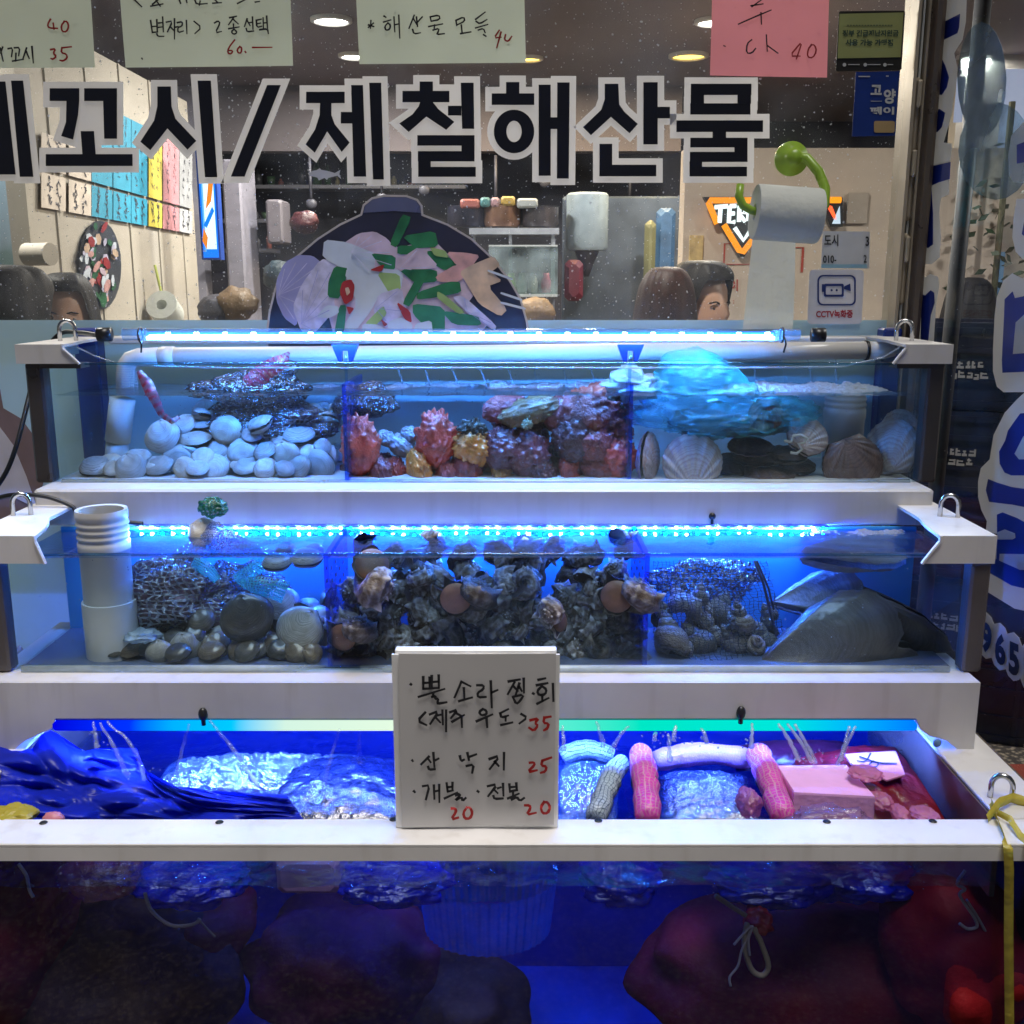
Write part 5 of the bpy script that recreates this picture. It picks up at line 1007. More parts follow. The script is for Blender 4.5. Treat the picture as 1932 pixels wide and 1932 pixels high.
person(127, 530, 3.2, .215, 6, hair1, sh1, 'dark haired person facing the street in front of the cream board wall', True)
person(14, 521, 2.7, .24, 150, hair1, sh2, 'black haired person seen from behind at the far left by the mural')
person(1258, 523, 3.15, .26, 170, hair2, sh3, 'reddish brown haired person seen from behind before the steel panel', True)
person(1322, 508, 3.5, .245, 40, hair1, sh2, 'man with short black hair looking sideways near the beige wall')
person(1832, 540, 3.9, .27, 160, hair1, sh1, 'dark haired person behind the side glass above the crates', True)
m = MB(); c = atY(1912, 590, 3.2); m.lathe([(.0001, 0), (.035, 0), (.036, .02), (.035, .13), (.014, .16), (.012, .18), (.0001, .18)], c + Vector((0, 0, -.09)), 20); tag(m.build('orange_jug', pm('orange_plastic', (.45, .07, .02), .4), smooth=True), 'orange plastic jug on top of the crates beside the blue letters', 'jug')
# ================================================================ SHELLFISH (one mesh per kind, copied)
def shell_mesh(name, mat, outline, hinge, thick, ribs=0, rib_amp=0., rings=26, ring_amp=.006, N=44, K=14, gap=.05, seed=0, asym=1., smooth=True):
    """two hinged valves in the XY plane, thickness along Z; outline(a)->(x,y)"""
    m = MB(); hx, hy = hinge
    for s in (-1, 1):
        def q(u, v, s=s):
            a = u * 2 * math.pi; ox, oy = outline(a); r_ = max(.02, v)
            x, y = hx + (ox - hx) * r_, hy + (oy - hy) * r_
            edge = 1 - v
            z = thick * ((1 - v ** 2.2) ** .72) * (.62 + .75 * v ** .7) * min(1., .35 + math.hypot(ox - hx, oy - hy) * .9)
            if ribs:
                an = math.atan2(oy - hy, ox - hx); z += rib_amp * v * math.cos(an * ribs) * min(1, 3 * v)
            z += ring_amp * math.sin(v * rings + noise.noise(Vector((ox, oy, seed))) * 2) * v
            z += .02 * noise.noise(Vector((x * 3, y * 3, seed + s)))
            return (x, y, s * (gap * .5 * (1 if v > .97 else 1) + max(0, z)) * (1 if s > 0 else asym))
        m.grid(q, N, K, cu=True)
    o = m.build(name, mat, smooth=smooth); me = o.data; bpy.data.objects.remove(o); return me
def clam_out(sx=1., sy=.86, egg=.12):
    def f(a):
        x, y = math.cos(a), math.sin(a); x *= sx * .5 * (1 + egg * y * .3 + .05 * math.sin(a * 2)); y = y * sy * .5
        if y > .25: y += .05 * math.exp(-(x / .12) ** 2)
        return x, y
    return f
def helico_mesh(name, mats, turns=3.1, grow=2.0, T=.9, rho=.60, ell=1.15, spikes=7, spike=.45, rough=.08, seed=0, nT=26, nP=14, operc=False, sh=1.0):
    m = MB(); k = math.log(grow) / (2 * math.pi); th1 = turns * 2 * math.pi; n_ = int(nT * turns)
    def q(u, v):
        th = th1 * u; Rr = math.exp(k * (th - th1)); ph = v * 2 * math.pi
        r_ = rho * Rr; f = 1.0
        for p0, amp in ((R(40), 1.), (R(-15), .5)):
            d = math.atan2(math.sin(ph - p0), math.cos(ph - p0)); f += spike * amp * math.exp(-(d / .24) ** 2) * max(0, math.cos(th * spikes + seed)) ** 9
        f += .05 * math.cos(ph * 9)
        c, s_ = math.cos(th), math.sin(th); rad = Rr * .62 + r_ * f * math.cos(ph); z = -T * Rr * 1.15 + r_ * f * ell * math.sin(ph)
        p = Vector((rad * c, rad * s_, z + T * .75)); nn = noise.noise(p * 5 + Vector((seed * 3.1, 0, 0))) + .6 * noise.noise(p * 13 + Vector((seed, 4, 0)))
        return p * (1 + rough * nn)
    m.grid(q, n_, nP, cv=True)
    ce = sum((Vector(q(1, j / nP)) for j in range(nP)), Vector()) / nP; ring = [Vector(q(1, j / nP)) for j in range(nP)]
    tdir = Vector((-math.sin(th1), math.cos(th1), 0))
    m.add([ce - tdir * .18] + [ce + (p - ce) * .96 - tdir * .03 for p in ring], [(0, 1 + j, 1 + (j + 1) % nP) for j in range(nP)], 1)
    o = m.build(name, mats, smooth=True); me = o.data; bpy.data.objects.remove(o)
    if not operc: return me, None
    m2 = MB(); rm = sum((p - ce).length for p in ring) / nP; un = [(p - ce).normalized() * rm for p in ring]
    m2.add([ce + tdir * .10] + [ce + p * .45 + tdir * .085 for p in un] + [ce + p * .84 + tdir * .03 for p in un] + [ce + p * .88 - tdir * .02 for p in un],
        [(0, 1 + j, 1 + (j + 1) % nP) for j in range(nP)] + [(1 + j + a * nP, 1 + nP * (a + 1) + j, 1 + nP * (a + 1) + (j + 1) % nP, 1 + (j + 1) % nP + a * nP) for a in (0, 1) for j in range(nP)])
    o = m2.build('operculum', mats[2], smooth=True); me2 = o.data; bpy.data.objects.remove(o); return me, me2, ce, tdir
def squirt_mesh(name, mat, sx, sz, knob, seed, freq=5.5):
    import numpy as np
    m = MB(); rs = random.Random(seed); C_ = []; A_ = []; W_ = []
    for i in range(150):
        z = rs.uniform(-.8, 1); a = rs.uniform(0, 6.283); r_ = math.sqrt(max(0, 1 - z * z)); C_.append((r_ * math.cos(a), r_ * math.sin(a), z)); A_.append(rs.uniform(.4, 1.) * (.5 + .5 * (z > -.2))); W_.append(rs.uniform(.05, .10))
    C_, A_, W_ = np.array(C_), np.array(A_), np.array(W_)
    def fn(d):
        f = 1 + .16 * noise.noise(d * 1.7 + Vector((seed, 0, 0))) + .04 * noise.noise(d * 7 + Vector((seed, 0, 0)))
        q2 = ((C_ - np.array(d)) ** 2).sum(1); return f + knob * float((A_ * np.exp(-q2 / W_ ** 2)).max())
    m.ball((0, 0, 0), (sx * .5, sx * .46, sz * .5), 76, 52, fn); o = m.build(name, mat, smooth=True); me = o.data; bpy.data.objects.remove(o); return me
FU, FM = zh(.284), zh(.4818)
def seat(p, floor, r_, ymin):
    """lift a thing that would sink below the tank floor, or move it off the front glass"""
    p = Vector(p); p.y = max(p.y, ymin); p.z = max(p.z, floor + r_); return p
def put(me, name, loc, s, rot, label, cat, group=None):
    o = bpy.data.objects.new(name, me); COL.objects.link(o); o.location = loc; o.scale = (s, s, s) if not isinstance(s, tuple) else s; o.rotation_euler = rot
    return tag(o, label, cat, group)
def face(tilt=0, roll=0, yaw=0):         # disc facing the camera, tilted towards edge-on, rolled in the picture, turned sideways
    Mx = Matrix.Rotation(R(yaw), 3, 'Z') @ Matrix.Rotation(R(90 - tilt), 3, 'X') @ Matrix.Rotation(R(roll), 3, 'Z'); return Mx.to_euler()
rs = random.Random(4)
cl_g = pm('clam_grey', (.31, .295, .27), .45, var=.24, scale=5, uvband=((.42, .42, .41), 30, .8)); cl_b = pm('clam_brown', (.20, .155, .10), .35, var=.3, scale=5, uvband=((.07, .05, .035), 30, .8), coat=.3); cl_d = pm('clam_dark', (.085, .075, .06), .35, var=.3, scale=6, uvband=((.03, .028, .025), 40, .8), coat=.3); cl_p = pm('clam_pale', (.40, .37, .31), .4, var=.2, scale=6, uvband=((.20, .18, .15), 36, .8))
clams = [shell_mesh('clam', cl_g, clam_out(1., .88), (0, .40), .22, seed=1, ring_amp=.011, rings=20, gap=.07), shell_mesh('clam', cl_g, clam_out(1., .96, .3), (.05, .44), .21, seed=2, ring_amp=.011, rings=22, gap=.07), shell_mesh('clam', cl_g, clam_out(1., .80), (-.05, .34), .20, seed=3, gap=.12, ring_amp=.010, rings=20)]
bclams = [shell_mesh('clam', cl_b, clam_out(1., .84), (.06, .36), .26, seed=4), shell_mesh('clam', cl_b, clam_out(1., .92, .3), (-.05, .42), .26, seed=5)]
ZU1 = lambda x, y: (x * .3342, 581.1 + y * .3342)
LBG = 'grey or beige clam in the pile at the left of the topmost tank'
UC = [(920, 730, 205, 25, 10), (1045, 660, 130, 40, 20), (1140, 655, 150, 68, -35), (1280, 685, 185, 12, 160), (1490, 665, 180, 72, -25), (1100, 750, 195, 72, 5), (1430, 715, 135, 55, 30), (1690, 725, 180, 72, 15), (1000, 850, 185, 10, 200), (1150, 850, 145, 50, 80), (1370, 810, 175, 25, 190), (1240, 800, 130, 40, 50), (1500, 815, 150, 60, 70), (1610, 840, 185, 12, 10), (1800, 880, 195, 8, 150), (740, 920, 185, 30, 15), (540, 915, 170, 62, 10), (630, 880, 145, 45, -10), (775, 845, 150, 74, 8), (870, 880, 130, 72, 0), (905, 945, 160, 50, 20), (1050, 940, 140, 20, 90), (1210, 920, 165, 30, 170), (1380, 905, 160, 74, 0), (1500, 930, 135, 35, 30), (1690, 950, 140, 30, 10), (555, 955, 150, 70, 8), (640, 945, 105, 50, 40), (1820, 790, 110, 30, 70), (1400, 960, 160, 65, 0), (1610, 950, 120, 40, 140), (1720, 820, 120, 40, 30), (1310, 870, 120, 40, 0), (1120, 960, 130, 60, 10), (1580, 760, 120, 50, 60)]
for b_, c_ in (('clam_beige', (.38, .32, .24)), ('clam_slate', (.15, .145, .14))):
    for k in range(3):
        me = clams[k].copy(); me.materials[0] = pm(b_, c_, .45, var=.24, scale=5, uvband=((.42, .40, .37), 30, .7)); clams.append(me)
PK = [0, 1, 2, 3, 1, 5, 0, 7, 2, 4, 0, 1, 8, 3, 2, 0, 6, 5]
for i, (zx, zy, wd, ti, ro) in enumerate(UC):
    Yd = 1.515 + (965 - zy) / 400 * .075 + (i % 3) * .008; px, py = ZU1(zx, zy); p = seat(atY(px, py, Yd), FU, .012, 1.5)
    put(clams[PK[i % 18]], 'clam', p, msz(wd * .3342, p) * 1.03, face(ti, ro, rs.uniform(-15, 15)), LBG, 'clam', 'grey clams in the topmost tank')
for k in range(26):
    p = Vector((rs.uniform(-.50, -.262), rs.uniform(1.56, 1.64), zh(.284) + rs.uniform(.015, .085)))
    put(clams[PK[k % 18]], 'clam', p, rs.uniform(.035, .046), (rs.uniform(0, 6), rs.uniform(0, 6), rs.uniform(0, 6)), LBG, 'clam', 'grey clams in the topmost tank')
# --- brown clams, middle tank
ZM1 = lambda x, y: (x * .3342, 904 + y * .3342)
MCL = [(1140, 800, 165, 40, 40, 0), (700, 960, 160, 66, -20, 1), (750, 1035, 175, 68, -12, 1), (900, 1035, 155, 25, 10, 2), (1050, 970, 205, 15, 20, 2), (1220, 980, 185, 35, 45, 0), (1350, 975, 150, 40, 80, 0), (1560, 945, 165, 25, 100, 0), (1460, 1010, 150, 55, 60, 3), (1680, 1020, 160, 35, 130, 0), (900, 935, 150, 50, 45, 3), (1240, 875, 120, 50, 10, 2), (1770, 1060, 130, 35, 80, 0), (1200, 1070, 160, 65, 0, 0), (1590, 1070, 150, 55, 0, 3), (1010, 1075, 150, 65, 5, 3), (1400, 1075, 150, 50, 30, 3), (1480, 910, 140, 45, 20, 3), (820, 950, 130, 60, 60, 3), (650, 1060, 110, 65, 0, 3), (1660, 930, 140, 40, 60, 0), (1100, 880, 130, 50, 10, 3), (980, 900, 130, 55, 30, 3)]
cms = [bclams[0].copy(), bclams[1].copy(), bclams[0].copy(), bclams[1].copy()]; cms[2].materials[0] = cl_p; cms[3].materials[0] = cl_d
for i, (zx, zy, wd, ti, ro, c_) in enumerate(MCL):
    Yd = 1.288 + (1080 - zy) / 300 * .045 + (i % 3) * .006; p = seat(atY(*ZM1(zx, zy), Yd - .008), FM, .011, 1.279)
    put(cms[c_], 'clam', p, msz(wd * .3342, p), face(ti, ro, rs.uniform(-20, 20)), 'brown or grey clam in the heap at the left of the middle tank', 'clam', 'brown clams in the middle tank')
for k in range(16):
    p = Vector((rs.uniform(-.47, -.25), rs.uniform(1.33, 1.40), zh(.484) + rs.uniform(.012, .05))); put(cms[(0, 3, 3, 1)[k % 4]], 'clam', p, rs.uniform(.034, .043), (rs.uniform(0, 6), rs.uniform(0, 6), rs.uniform(0, 6)), 'brown or grey clam in the heap at the left of the middle tank', 'clam', 'brown clams in the middle tank')
bigc = shell_mesh('large_clam', cl_d, clam_out(1., .90), (.0, .42), .2, seed=8, rings=44, ring_amp=.006)
p = atY(*ZM1(1395, 785), 1.30); put(bigc, 'large_clam', p, msz(305 * .3342, p), face(8, 10, 8), 'large round dark clam standing on top of the brown heap', 'clam')
bigp = bigc.copy(); bigp.materials[0] = cl_p
p = atY(*ZM1(1690, 850), 1.305); put(bigp, 'large_clam', p, msz(290 * .3342, p), face(28, -35, -15), 'large pale ringed clam leaning on the divider of the middle tank', 'clam')
p = atY(*ZM1(1590, 705), 1.345); put(bigp, 'large_clam', p, msz(210 * .3342, p), face(45, 20, 10), 'whitish clam behind the large dark one', 'clam')
p = atY(*ZM1(1735, 722), 1.36); put(cms[2], 'clam', p, msz(140 * .3342, p), face(65, 0, 10), 'pale clam lying on the whitish clam near the divider', 'clam')
# clams showing under the surface at the back
for k, (zx, zy, wd) in enumerate(((1610, 335, 120), (1770, 345, 120), (1730, 385, 190), (1560, 410, 170))):
    p = atY(*ZM1(zx, zy + 14), 1.375 - k * .012); put(cms[2 if k > 1 else 3], 'clam', p + Vector((0, 0, -.012)), msz(wd * .3342, p), face(75, 5, 10), ['dark clam near the surface beside the green net', 'dark clam near the surface beside the divider', 'pale clam near the surface beside the divider', 'pale clam near the surface under the green net'][k], 'clam')
# --- turban shells
tb = pm('turban', (.085, .060, .045), .5, var=.5, scale=2.2, bump=.35, bscale=10, crust=((.55, .54, .56), .562, .9)); tb2 = pm('turban_light', (.15, .11, .075), .5, var=.5, scale=2.2, bump=.35, bscale=10, crust=((.58, .56, .56), .552, .9)); tdark = pm('turban_mouth', (.03, .02, .02), .4); top_ = pm('operculum', (.24, .105, .065), .5, var=.25, scale=2.5)
TK = dict(nT=44, nP=26, rough=.045); T1 = helico_mesh('turban_shell', [tb, tdark], seed=1, spikes=4, spike=1.0, **TK); T2 = helico_mesh('turban_shell', [tb2, tdark], seed=2, spikes=5, spike=.9, **TK); T3 = helico_mesh('turban_shell', [tb, tdark], seed=3, spikes=5, spike=.8, T=1.15, **TK); TO = helico_mesh('turban_shell', [tb, tdark, top_], seed=4, operc=True, spikes=4, spike=.8, **TK)
ZMM = lambda x, y: (581.1 + x * .3509, 936.3 + y * .3509)
prof = [(130, 560), (240, 440), (430, 420), (600, 375), (750, 440), (900, 430), (1060, 420), (1150, 380), (1240, 570), (1380, 500), (1500, 400), (1650, 330), (1790, 500)]
def ptop(x):
    for (a, b), (c, d) in zip(prof, prof[1:]):
        if a <= x <= c: return b + (d - b) * (x - a) / (c - a)
    return 500
def turb(p, s, rot, op=False, lab=None):
    if op:
        o = put(TO[0], 'turban_shell', p, s, rot, lab, 'turban shell'); c = bpy.data.objects.new('operculum', TO[1]); COL.objects.link(c); c.parent = o; return o
    return put(rs.choice((T1, T2, T3))[0], 'turban_shell', p, s, rot, lab or 'spiny brown turban shell with pale crust in the heap of the middle tank', 'turban shell', 'turban shells in the middle tank')
LOC_FIX = TO[3]
for zx, zy, r_, yaw, til, lab in ((345, 365, 92, 10, 55, 'turban shell with dark red lid at the water line, topmost by the divider'), (795, 550, 85, 8, 5, 'turban shell showing a round orange brown lid in the middle of the heap'), (185, 760, 74, -10, 0, 'turban shell with round brown lid low against the divider'), (1660, 540, 88, -12, 10, 'turban shell with round brown lid high at the far end of the heap'), (1355, 670, 60, 50, 20, 'turban shell with a small lid seen edge-on')):
    p = atY(*ZMM(zx, zy), 1.274); s = msz(r_ * .3509, p) / .60
    q = (LOC_FIX.rotation_difference(Vector((math.sin(R(yaw)), -math.cos(R(yaw)), math.sin(R(til)) * .9)).normalized())).to_matrix() @ Matrix.Identity(3)
    roll = Matrix.Rotation(R(rs.uniform(0, 360)), 3, Vector((math.sin(R(yaw)), -math.cos(R(yaw)), 0)))
    Mx = q
    turb(p - (Mx @ TO[2]) * s, s, Mx.to_euler(), True, lab)
TL = []
for row in range(7):
    for k in range(14):
        zx = 160 + k * 122 + (row % 2) * 60 + rs.uniform(-25, 25); zy = 890 - row * 80 + rs.uniform(-18, 18)
        if zx > 1790 or zy < ptop(min(max(zx, 130), 1790)) + 60: continue
        TL.append((zx, zy, 1.305 + row * .006 + rs.uniform(-.008, .012)))
for zx, dz in prof[1:-1]: TL.append((zx + rs.uniform(-10, 10), dz + 75, 1.325))
for zx, zy in ((610, 410), (1150, 450), (1540, 440), (460, 470), (1680, 420)): TL.append((zx, zy + 20, 1.345))
for zx, zy, Yd in TL:
    p = atY(*ZMM(zx, zy), Yd); turb(p, rs.uniform(.0195, .0255), (rs.uniform(0, 6.28), rs.uniform(0, 6.28), rs.uniform(0, 6.28)))
for k in range(26):
    p = Vector((rs.uniform(-.215, .150), rs.uniform(1.355, 1.395), zh(rs.uniform(.37, .47)))); turb(p, rs.uniform(.022, .027), (rs.uniform(0, 6.28), rs.uniform(0, 6.28), rs.uniform(0, 6.28)))
for k in range(9):
    p = Vector((-.20 + k * .043 + rs.uniform(-.008, .008), rs.uniform(1.34, 1.39), zh(rs.uniform(.352, .362)))); turb(p, rs.uniform(.019, .023), (rs.uniform(0, 6.28), rs.uniform(0, 6.28), rs.uniform(0, 6.28)))
# --- whelks in a net, middle tank right
wk = pm('whelk', (.12, .075, .04), .45, var=.5, scale=2.5, bump=.4, bscale=12, uvband=((.45, .38, .30), 30, .6)); wk2 = pm('whelk_pale', (.24, .19, .14), .45, var=.4, scale=2.5, bump=.4, bscale=12, uvband=((.12, .09, .06), 30, .5))
W1 = helico_mesh('whelk', [wk, tdark], turns=4, grow=1.75, T=2.0, rho=.52, ell=1.6, spikes=9, spike=.22, rough=.06, seed=6); W2 = helico_mesh('whelk', [wk2, tdark], turns=4, grow=1.75, T=1.9, rho=.55, ell=1.6, spikes=8, spike=.18, rough=.06, seed=7)
ZMR = lambda x, y: (1194.6 + x * .3677, 904 + y * .3677)
WL = [(180, 780, 190), (320, 840, 200), (240, 630, 180), (440, 670, 190), (540, 700, 150), (520, 840, 190), (360, 720, 160), (650, 790, 160), (620, 890, 150), (160, 900, 150), (430, 910, 160), (700, 700, 130), (240, 930, 150), (340, 610, 150), (560, 930, 140), (150, 680, 130)]
for i, (zx, zy, h_) in enumerate(WL):
    p = atY(*ZMR(zx, zy), 1.31 + (i % 4) * .014 + (900 - zy) * .00006)
    p = seat(p, FM, .012, 1.285); put((W1, W2)[i % 2][0], 'whelk', p, msz(h_ * .3677, p) * .46, (R(rs.uniform(-40, 40)), R(rs.uniform(-40, 40)), rs.uniform(0, 6.28)), 'brown and cream whelk inside the black net at the right of the middle tank', 'whelk', 'whelks in the black net')
# --- pen shells
pen_m = pm('pen_shell', (.062, .046, .037), .38, var=.35, scale=5, uvband=((.11, .09, .08), 40, .35), coat=.25, bump=.06, bscale=30); pen_l = pm('pen_shell_pale', (.26, .27, .32), .45, var=.3, scale=6, uvband=((.14, .14, .18), 46, .4), bump=.12, bscale=30)
def pen_out(a):
    j_ = 1 + .03 * math.sin(a * 13) + .02 * math.sin(a * 29 + 1)
    # narrow at -x, broad rounded end at +x
    x = math.cos(a); y = math.sin(a); t = (x + 1) / 2; return (x * .5 * (1 + .4 * (j_ - 1)), y * .21 * (.12 + 1.05 * t ** .75) * j_)
PEN = [shell_mesh('pen_shell', pen_m, pen_out, (-.49, 0), .085, rings=60, ring_amp=.002, N=64, K=26, seed=12), shell_mesh('pen_shell', pen_l, pen_out, (-.49, 0), .085, rings=60, ring_amp=.002, N=64, K=26, seed=13, ribs=26, rib_amp=.0015)]
def pen_put(i, z0, z1, Y0, Y1, tilt, lab, wsc=1.25):
    a_, b_ = atY(*ZMR(*z0), Y0), atY(*ZMR(*z1), Y1); d_ = b_ - a_; ln = d_.length; X = d_.normalized(); nn = Vector((0, -1, 0)); nn = (nn - X * nn.dot(X)).normalized(); nn = Matrix.Rotation(R(tilt), 3, X) @ nn; Yv = nn.cross(X)
    o = put(PEN[i], 'pen_shell', (a_ + b_) / 2, (ln, ln * wsc, ln * 1.2), Matrix((X, Yv, nn)).transposed().to_euler(), lab, 'pen shell'); return o
pen_put(0, (610, 985), (1350, 690), 1.300, 1.330, -35, 'large dark pen shell leaning up in front at the right of the middle tank', 1.45)
pen_put(1, (700, 640), (1180, 560), 1.375, 1.385, -30, 'pale pen shell behind the large dark one', 1.5)
pen_put(0, (1180, 560), (1600, 1000), 1.355, 1.335, 10, 'dark pen shell sloping down to the corner post', 1.25)
pen_put(0, (720, 985), (1480, 940), 1.325, 1.315, 20, 'nearly black pen shell lying on the floor under the other pen shells', 1.1)
pen_put(1, (860, 392), (1400, 386), 1.365, 1.372, -70, 'pale pen shell floating just under the surface at the right', 1.1)
# --- sea squirts, upper tank middle
sqr = [pm('squirt_red', (.44, .05, .022), .32, var=.4, scale=3, coat=.6, bump=.3, bscale=20), pm('squirt_orange', (.66, .21, .03), .32, var=.5, scale=3, coat=.6, bump=.3, bscale=20), pm('squirt_plum', (.30, .065, .055), .35, var=.4, scale=3, coat=.5, bump=.4, bscale=20), pm('squirt_ochre', (.46, .22, .06), .35, var=.5, scale=3, coat=.5, bump=.4, bscale=20), pm('squirt_brown', (.22, .045, .028), .4, var=.5, scale=3, coat=.5, bump=.6, bscale=20)]
nm5 = ['red', 'orange', 'plum', 'ochre', 'dark brown']
ZU2 = lambda x, y: (613.4 + x * .3342, 613.4 + y * .3342)
SQ = [(200, 690, 200, 300, 0, 0, 'upright dark red sea squirt nearest the first divider', 0), (625, 650, 200, 280, 0, 0, 'red sea squirt with many knobs and a ribbed belly', 0), (830, 690, 190, 200, 1, 10, 'orange sea squirt under a tuft of dark weed', 0), (530, 820, 220, 130, 1, 80, 'orange sea squirt lying on the tank floor', 0), (1150, 490, 130, 320, 3, 75, 'long ochre sea squirt lying across the top of the heap', 0), (1010, 470, 130, 260, 2, 80, 'pinkish knobby sea squirt right under the surface', .01), (1000, 700, 210, 220, 2, 20, None, .0), (1140, 730, 240, 260, 2, -20, None, .0), (1470, 520, 300, 380, 4, 70, None, .02), (1420, 640, 240, 260, 4, 30, None, .0), (1650, 760, 190, 230, 0, 10, 'bright red sea squirt against the second divider', 0), (800, 820, 200, 150, 2, 70, None, 0), (320, 835, 170, 120, 2, 80, None, .0), (1380, 830, 190, 130, 0, 80, None, 0), (1220, 830, 200, 150, 4, 60, None, 0), (1540, 800, 200, 180, 4, 30, None, 0), (1520, 670, 220, 200, 4, 0, None, .0), (690, 850, 180, 120, 2, 80, None, .0), (1350, 500, 200, 240, 2, 60, None, .02), (1000, 840, 190, 120, 3, 80, None, 0), (1620, 600, 190, 220, 4, 20, None, .02), (400, 850, 180, 110, 0, 80, None, .01)]
for i, (zx, zy, w_, h_, c_, ro, lab, dy) in enumerate(SQ):
    p = atY(*ZU2(zx, zy), 1.535 + dy + (i % 2) * .006); me = squirt_mesh('sea_squirt', sqr[c_], 1, h_ / w_, .27, i * 3 + 1)
    put(me, 'sea_squirt', p, msz(w_ * .3342, p) * 1.08, (0, R(ro), rs.uniform(-.4, .4)), lab or ('knobby %s sea squirt in the heap between the dividers' % nm5[c_]), 'sea squirt', 'sea squirts in the topmost tank')
def weed(p, r_, n_, mat, label, sd):
    o = thing('seaweed', tuple(p), label, 'seaweed')
    m = MB(); m.ball(p, (r_, r_ * .6, r_ * .7), 48, 30, lambda d: 1 + .45 * noise.noise(d * 2.2 + Vector((sd, 0, 0))) + .35 * noise.noise(d * 6 + Vector((sd, 0, 0))) + .15 * noise.noise(d * 14)); m.build('tuft', mat, o, True)
    m = MB()
    for k in range(n_):
        d = Vector((rs.gauss(0, 1), rs.gauss(0, .6), rs.gauss(.3, 1))).normalized(); q = [p + d * r_ * .5]
        for j in range(5): d = (d + Vector((rs.uniform(-1, 1), rs.uniform(-1, 1), rs.uniform(-1.1, .6)))).normalized(); q.append(q[-1] + d * r_ * .2)
        m.tube(q, .0006, 4)
    tag(m.build('threads', mat, o), kind='stuff')
wm = pm('weed', (.055, .04, .02), .55, var=.6, scale=50, bump=.8); weed(atY(*ZU2(830, 590), 1.528), .019, 40, wm, 'tuft of dark weed on the orange sea squirt', 1); weed(atY(*ZU2(1590, 450), 1.54), .02, 60, wm, 'dark weed tuft at the end of the sea squirt heap near the surface', 2); weed(atY(*ZU2(1140, 560), 1.515), .007, 60, pm('weed_pale', (.35, .3, .15), .5), 'yellowish threads on the long ochre sea squirt', 3)
FB = [squirt_mesh('sea_squirt', sqr[c_], 1, 1.2, .2, 200 + c_) for c_ in (0, 2, 4, 4)]
for k in range(34):
    zx = rs.uniform(950, 1690) if k < 20 else rs.uniform(140, 1000); zy = rs.uniform(470, 850) if k < 20 else rs.uniform(760, 860)
    p = atY(*ZU2(zx, zy), rs.uniform(1.565, 1.60)); put(FB[k % 4], 'sea_squirt', p, rs.uniform(.03, .046), (rs.uniform(0, 6), rs.uniform(0, 6), rs.uniform(0, 6)), 'dark sea squirt at the back of the heap between the dividers', 'sea squirt', 'sea squirts in the topmost tank')
for k, (zx, zy, w_) in enumerate(((345, 640, 110), (430, 680, 150), (480, 620, 110))):
    p = atY(*ZU2(zx, zy), 1.565); put(squirt_mesh('knobby_snail', pm('snail_pale', (.30, .32, .34), .4, var=.3, scale=3), 1, .8, .2, 60 + k), 'knobby_snail', p, msz(w_ * .3342, p), (0, .5, 0), 'pale grey knobby shell behind the red sea squirts', 'shell', 'pale knobby shells')
# --- scallops and flat shells, upper tank right
def scal_out(a):
    x, y = math.cos(a), math.sin(a); r_ = .5 * (1 + .012 * math.cos(a * 30)); x *= r_; y *= r_ * .96
    if y > .36: t = max(-.22, min(.22, x * .9)); return (t * 1.2, .46)
    return (x, y)
sc_w = pm('scallop_white', (.48, .43, .40), .45, var=.15, scale=5, uvband=((.30, .20, .18), 22, .6)); sc_r = pm('scallop_brown', (.13, .07, .05), .5, var=.4, scale=5, uvband=((.06, .03, .025), 26, .7), bump=.4); sc_p = pm('scallop_pink', (.34, .22, .20), .45, var=.3, scale=5, uvband=((.5, .45, .42), 22, .6), bump=.3)
SCW = shell_mesh('scallop', sc_w, scal_out, (0, .44), .14, ribs=24, rib_amp=.022, rings=30, N=140, K=14, seed=20); SCR = shell_mesh('scallop', sc_r, scal_out, (0, .44), .14, ribs=24, rib_amp=.012, rings=40, ring_amp=.006, N=140, K=14, seed=21); SCP = shell_mesh('scallop', sc_p, scal_out, (0, .44), .16, ribs=24, rib_amp=.016, rings=36, N=140, K=14, seed=22)
ZU3 = lambda x, y: (1162.3 + x * .3342, 613.4 + y * .3342)
def sput(me, zx, zy, wd, Yd, rot, lab, name='scallop', grp=None):
    p = atY(*ZU3(zx, zy), Yd); return put(me, name, p, msz(wd * .3342, p), rot, lab, 'scallop' if name == 'scallop' else 'shell', grp)
sput(SCP, 180, 740, 290, 1.52, face(0, 180, 68), 'pinkish scallop standing edge-on against the second divider')
sput(SCW, 430, 775, 340, 1.515, face(8, 180, 0), 'pale ribbed scallop fanned out upright on the tank floor')
sput(SCP, 1080, 625, 245, 1.53, face(35, 140, 10), 'reddish scallop with white worm tubes below the turquoise bag')
sput(SCR, 1335, 790, 340, 1.52, face(10, 20, 0), 'dark brown scallop leaning before the white standpipe')
sput(SCW, 1560, 690, 330, 1.535, face(10, 195, -48), 'pale scallop standing upright at the far right of the topmost tank')
sput(SCW, 1600, 600, 260, 1.56, face(5, 170, -60), 'second pale scallop behind the upright one at the far right')
sput(SCR, 845, 510, 200, 1.50, face(10, 0, 0), 'dark round scallop pressed against the turquoise bag')
for k, (zx, zy, wd) in enumerate(((760, 690, 260), (800, 740, 300), (700, 800, 320), (860, 835, 340), (1000, 790, 260), (640, 845, 240), (960, 730, 240))):
    sput(SCR, zx, zy, wd, 1.54 + (k % 3) * .012, face(80, 20 * k, 8 * (-1) ** k), 'dark scallop lying flat in the stack under the turquoise bag', grp='flat dark scallops')
wt_m = pm('worm_white', (.6, .58, .55), .5); m = MB(); rs2 = random.Random(6)
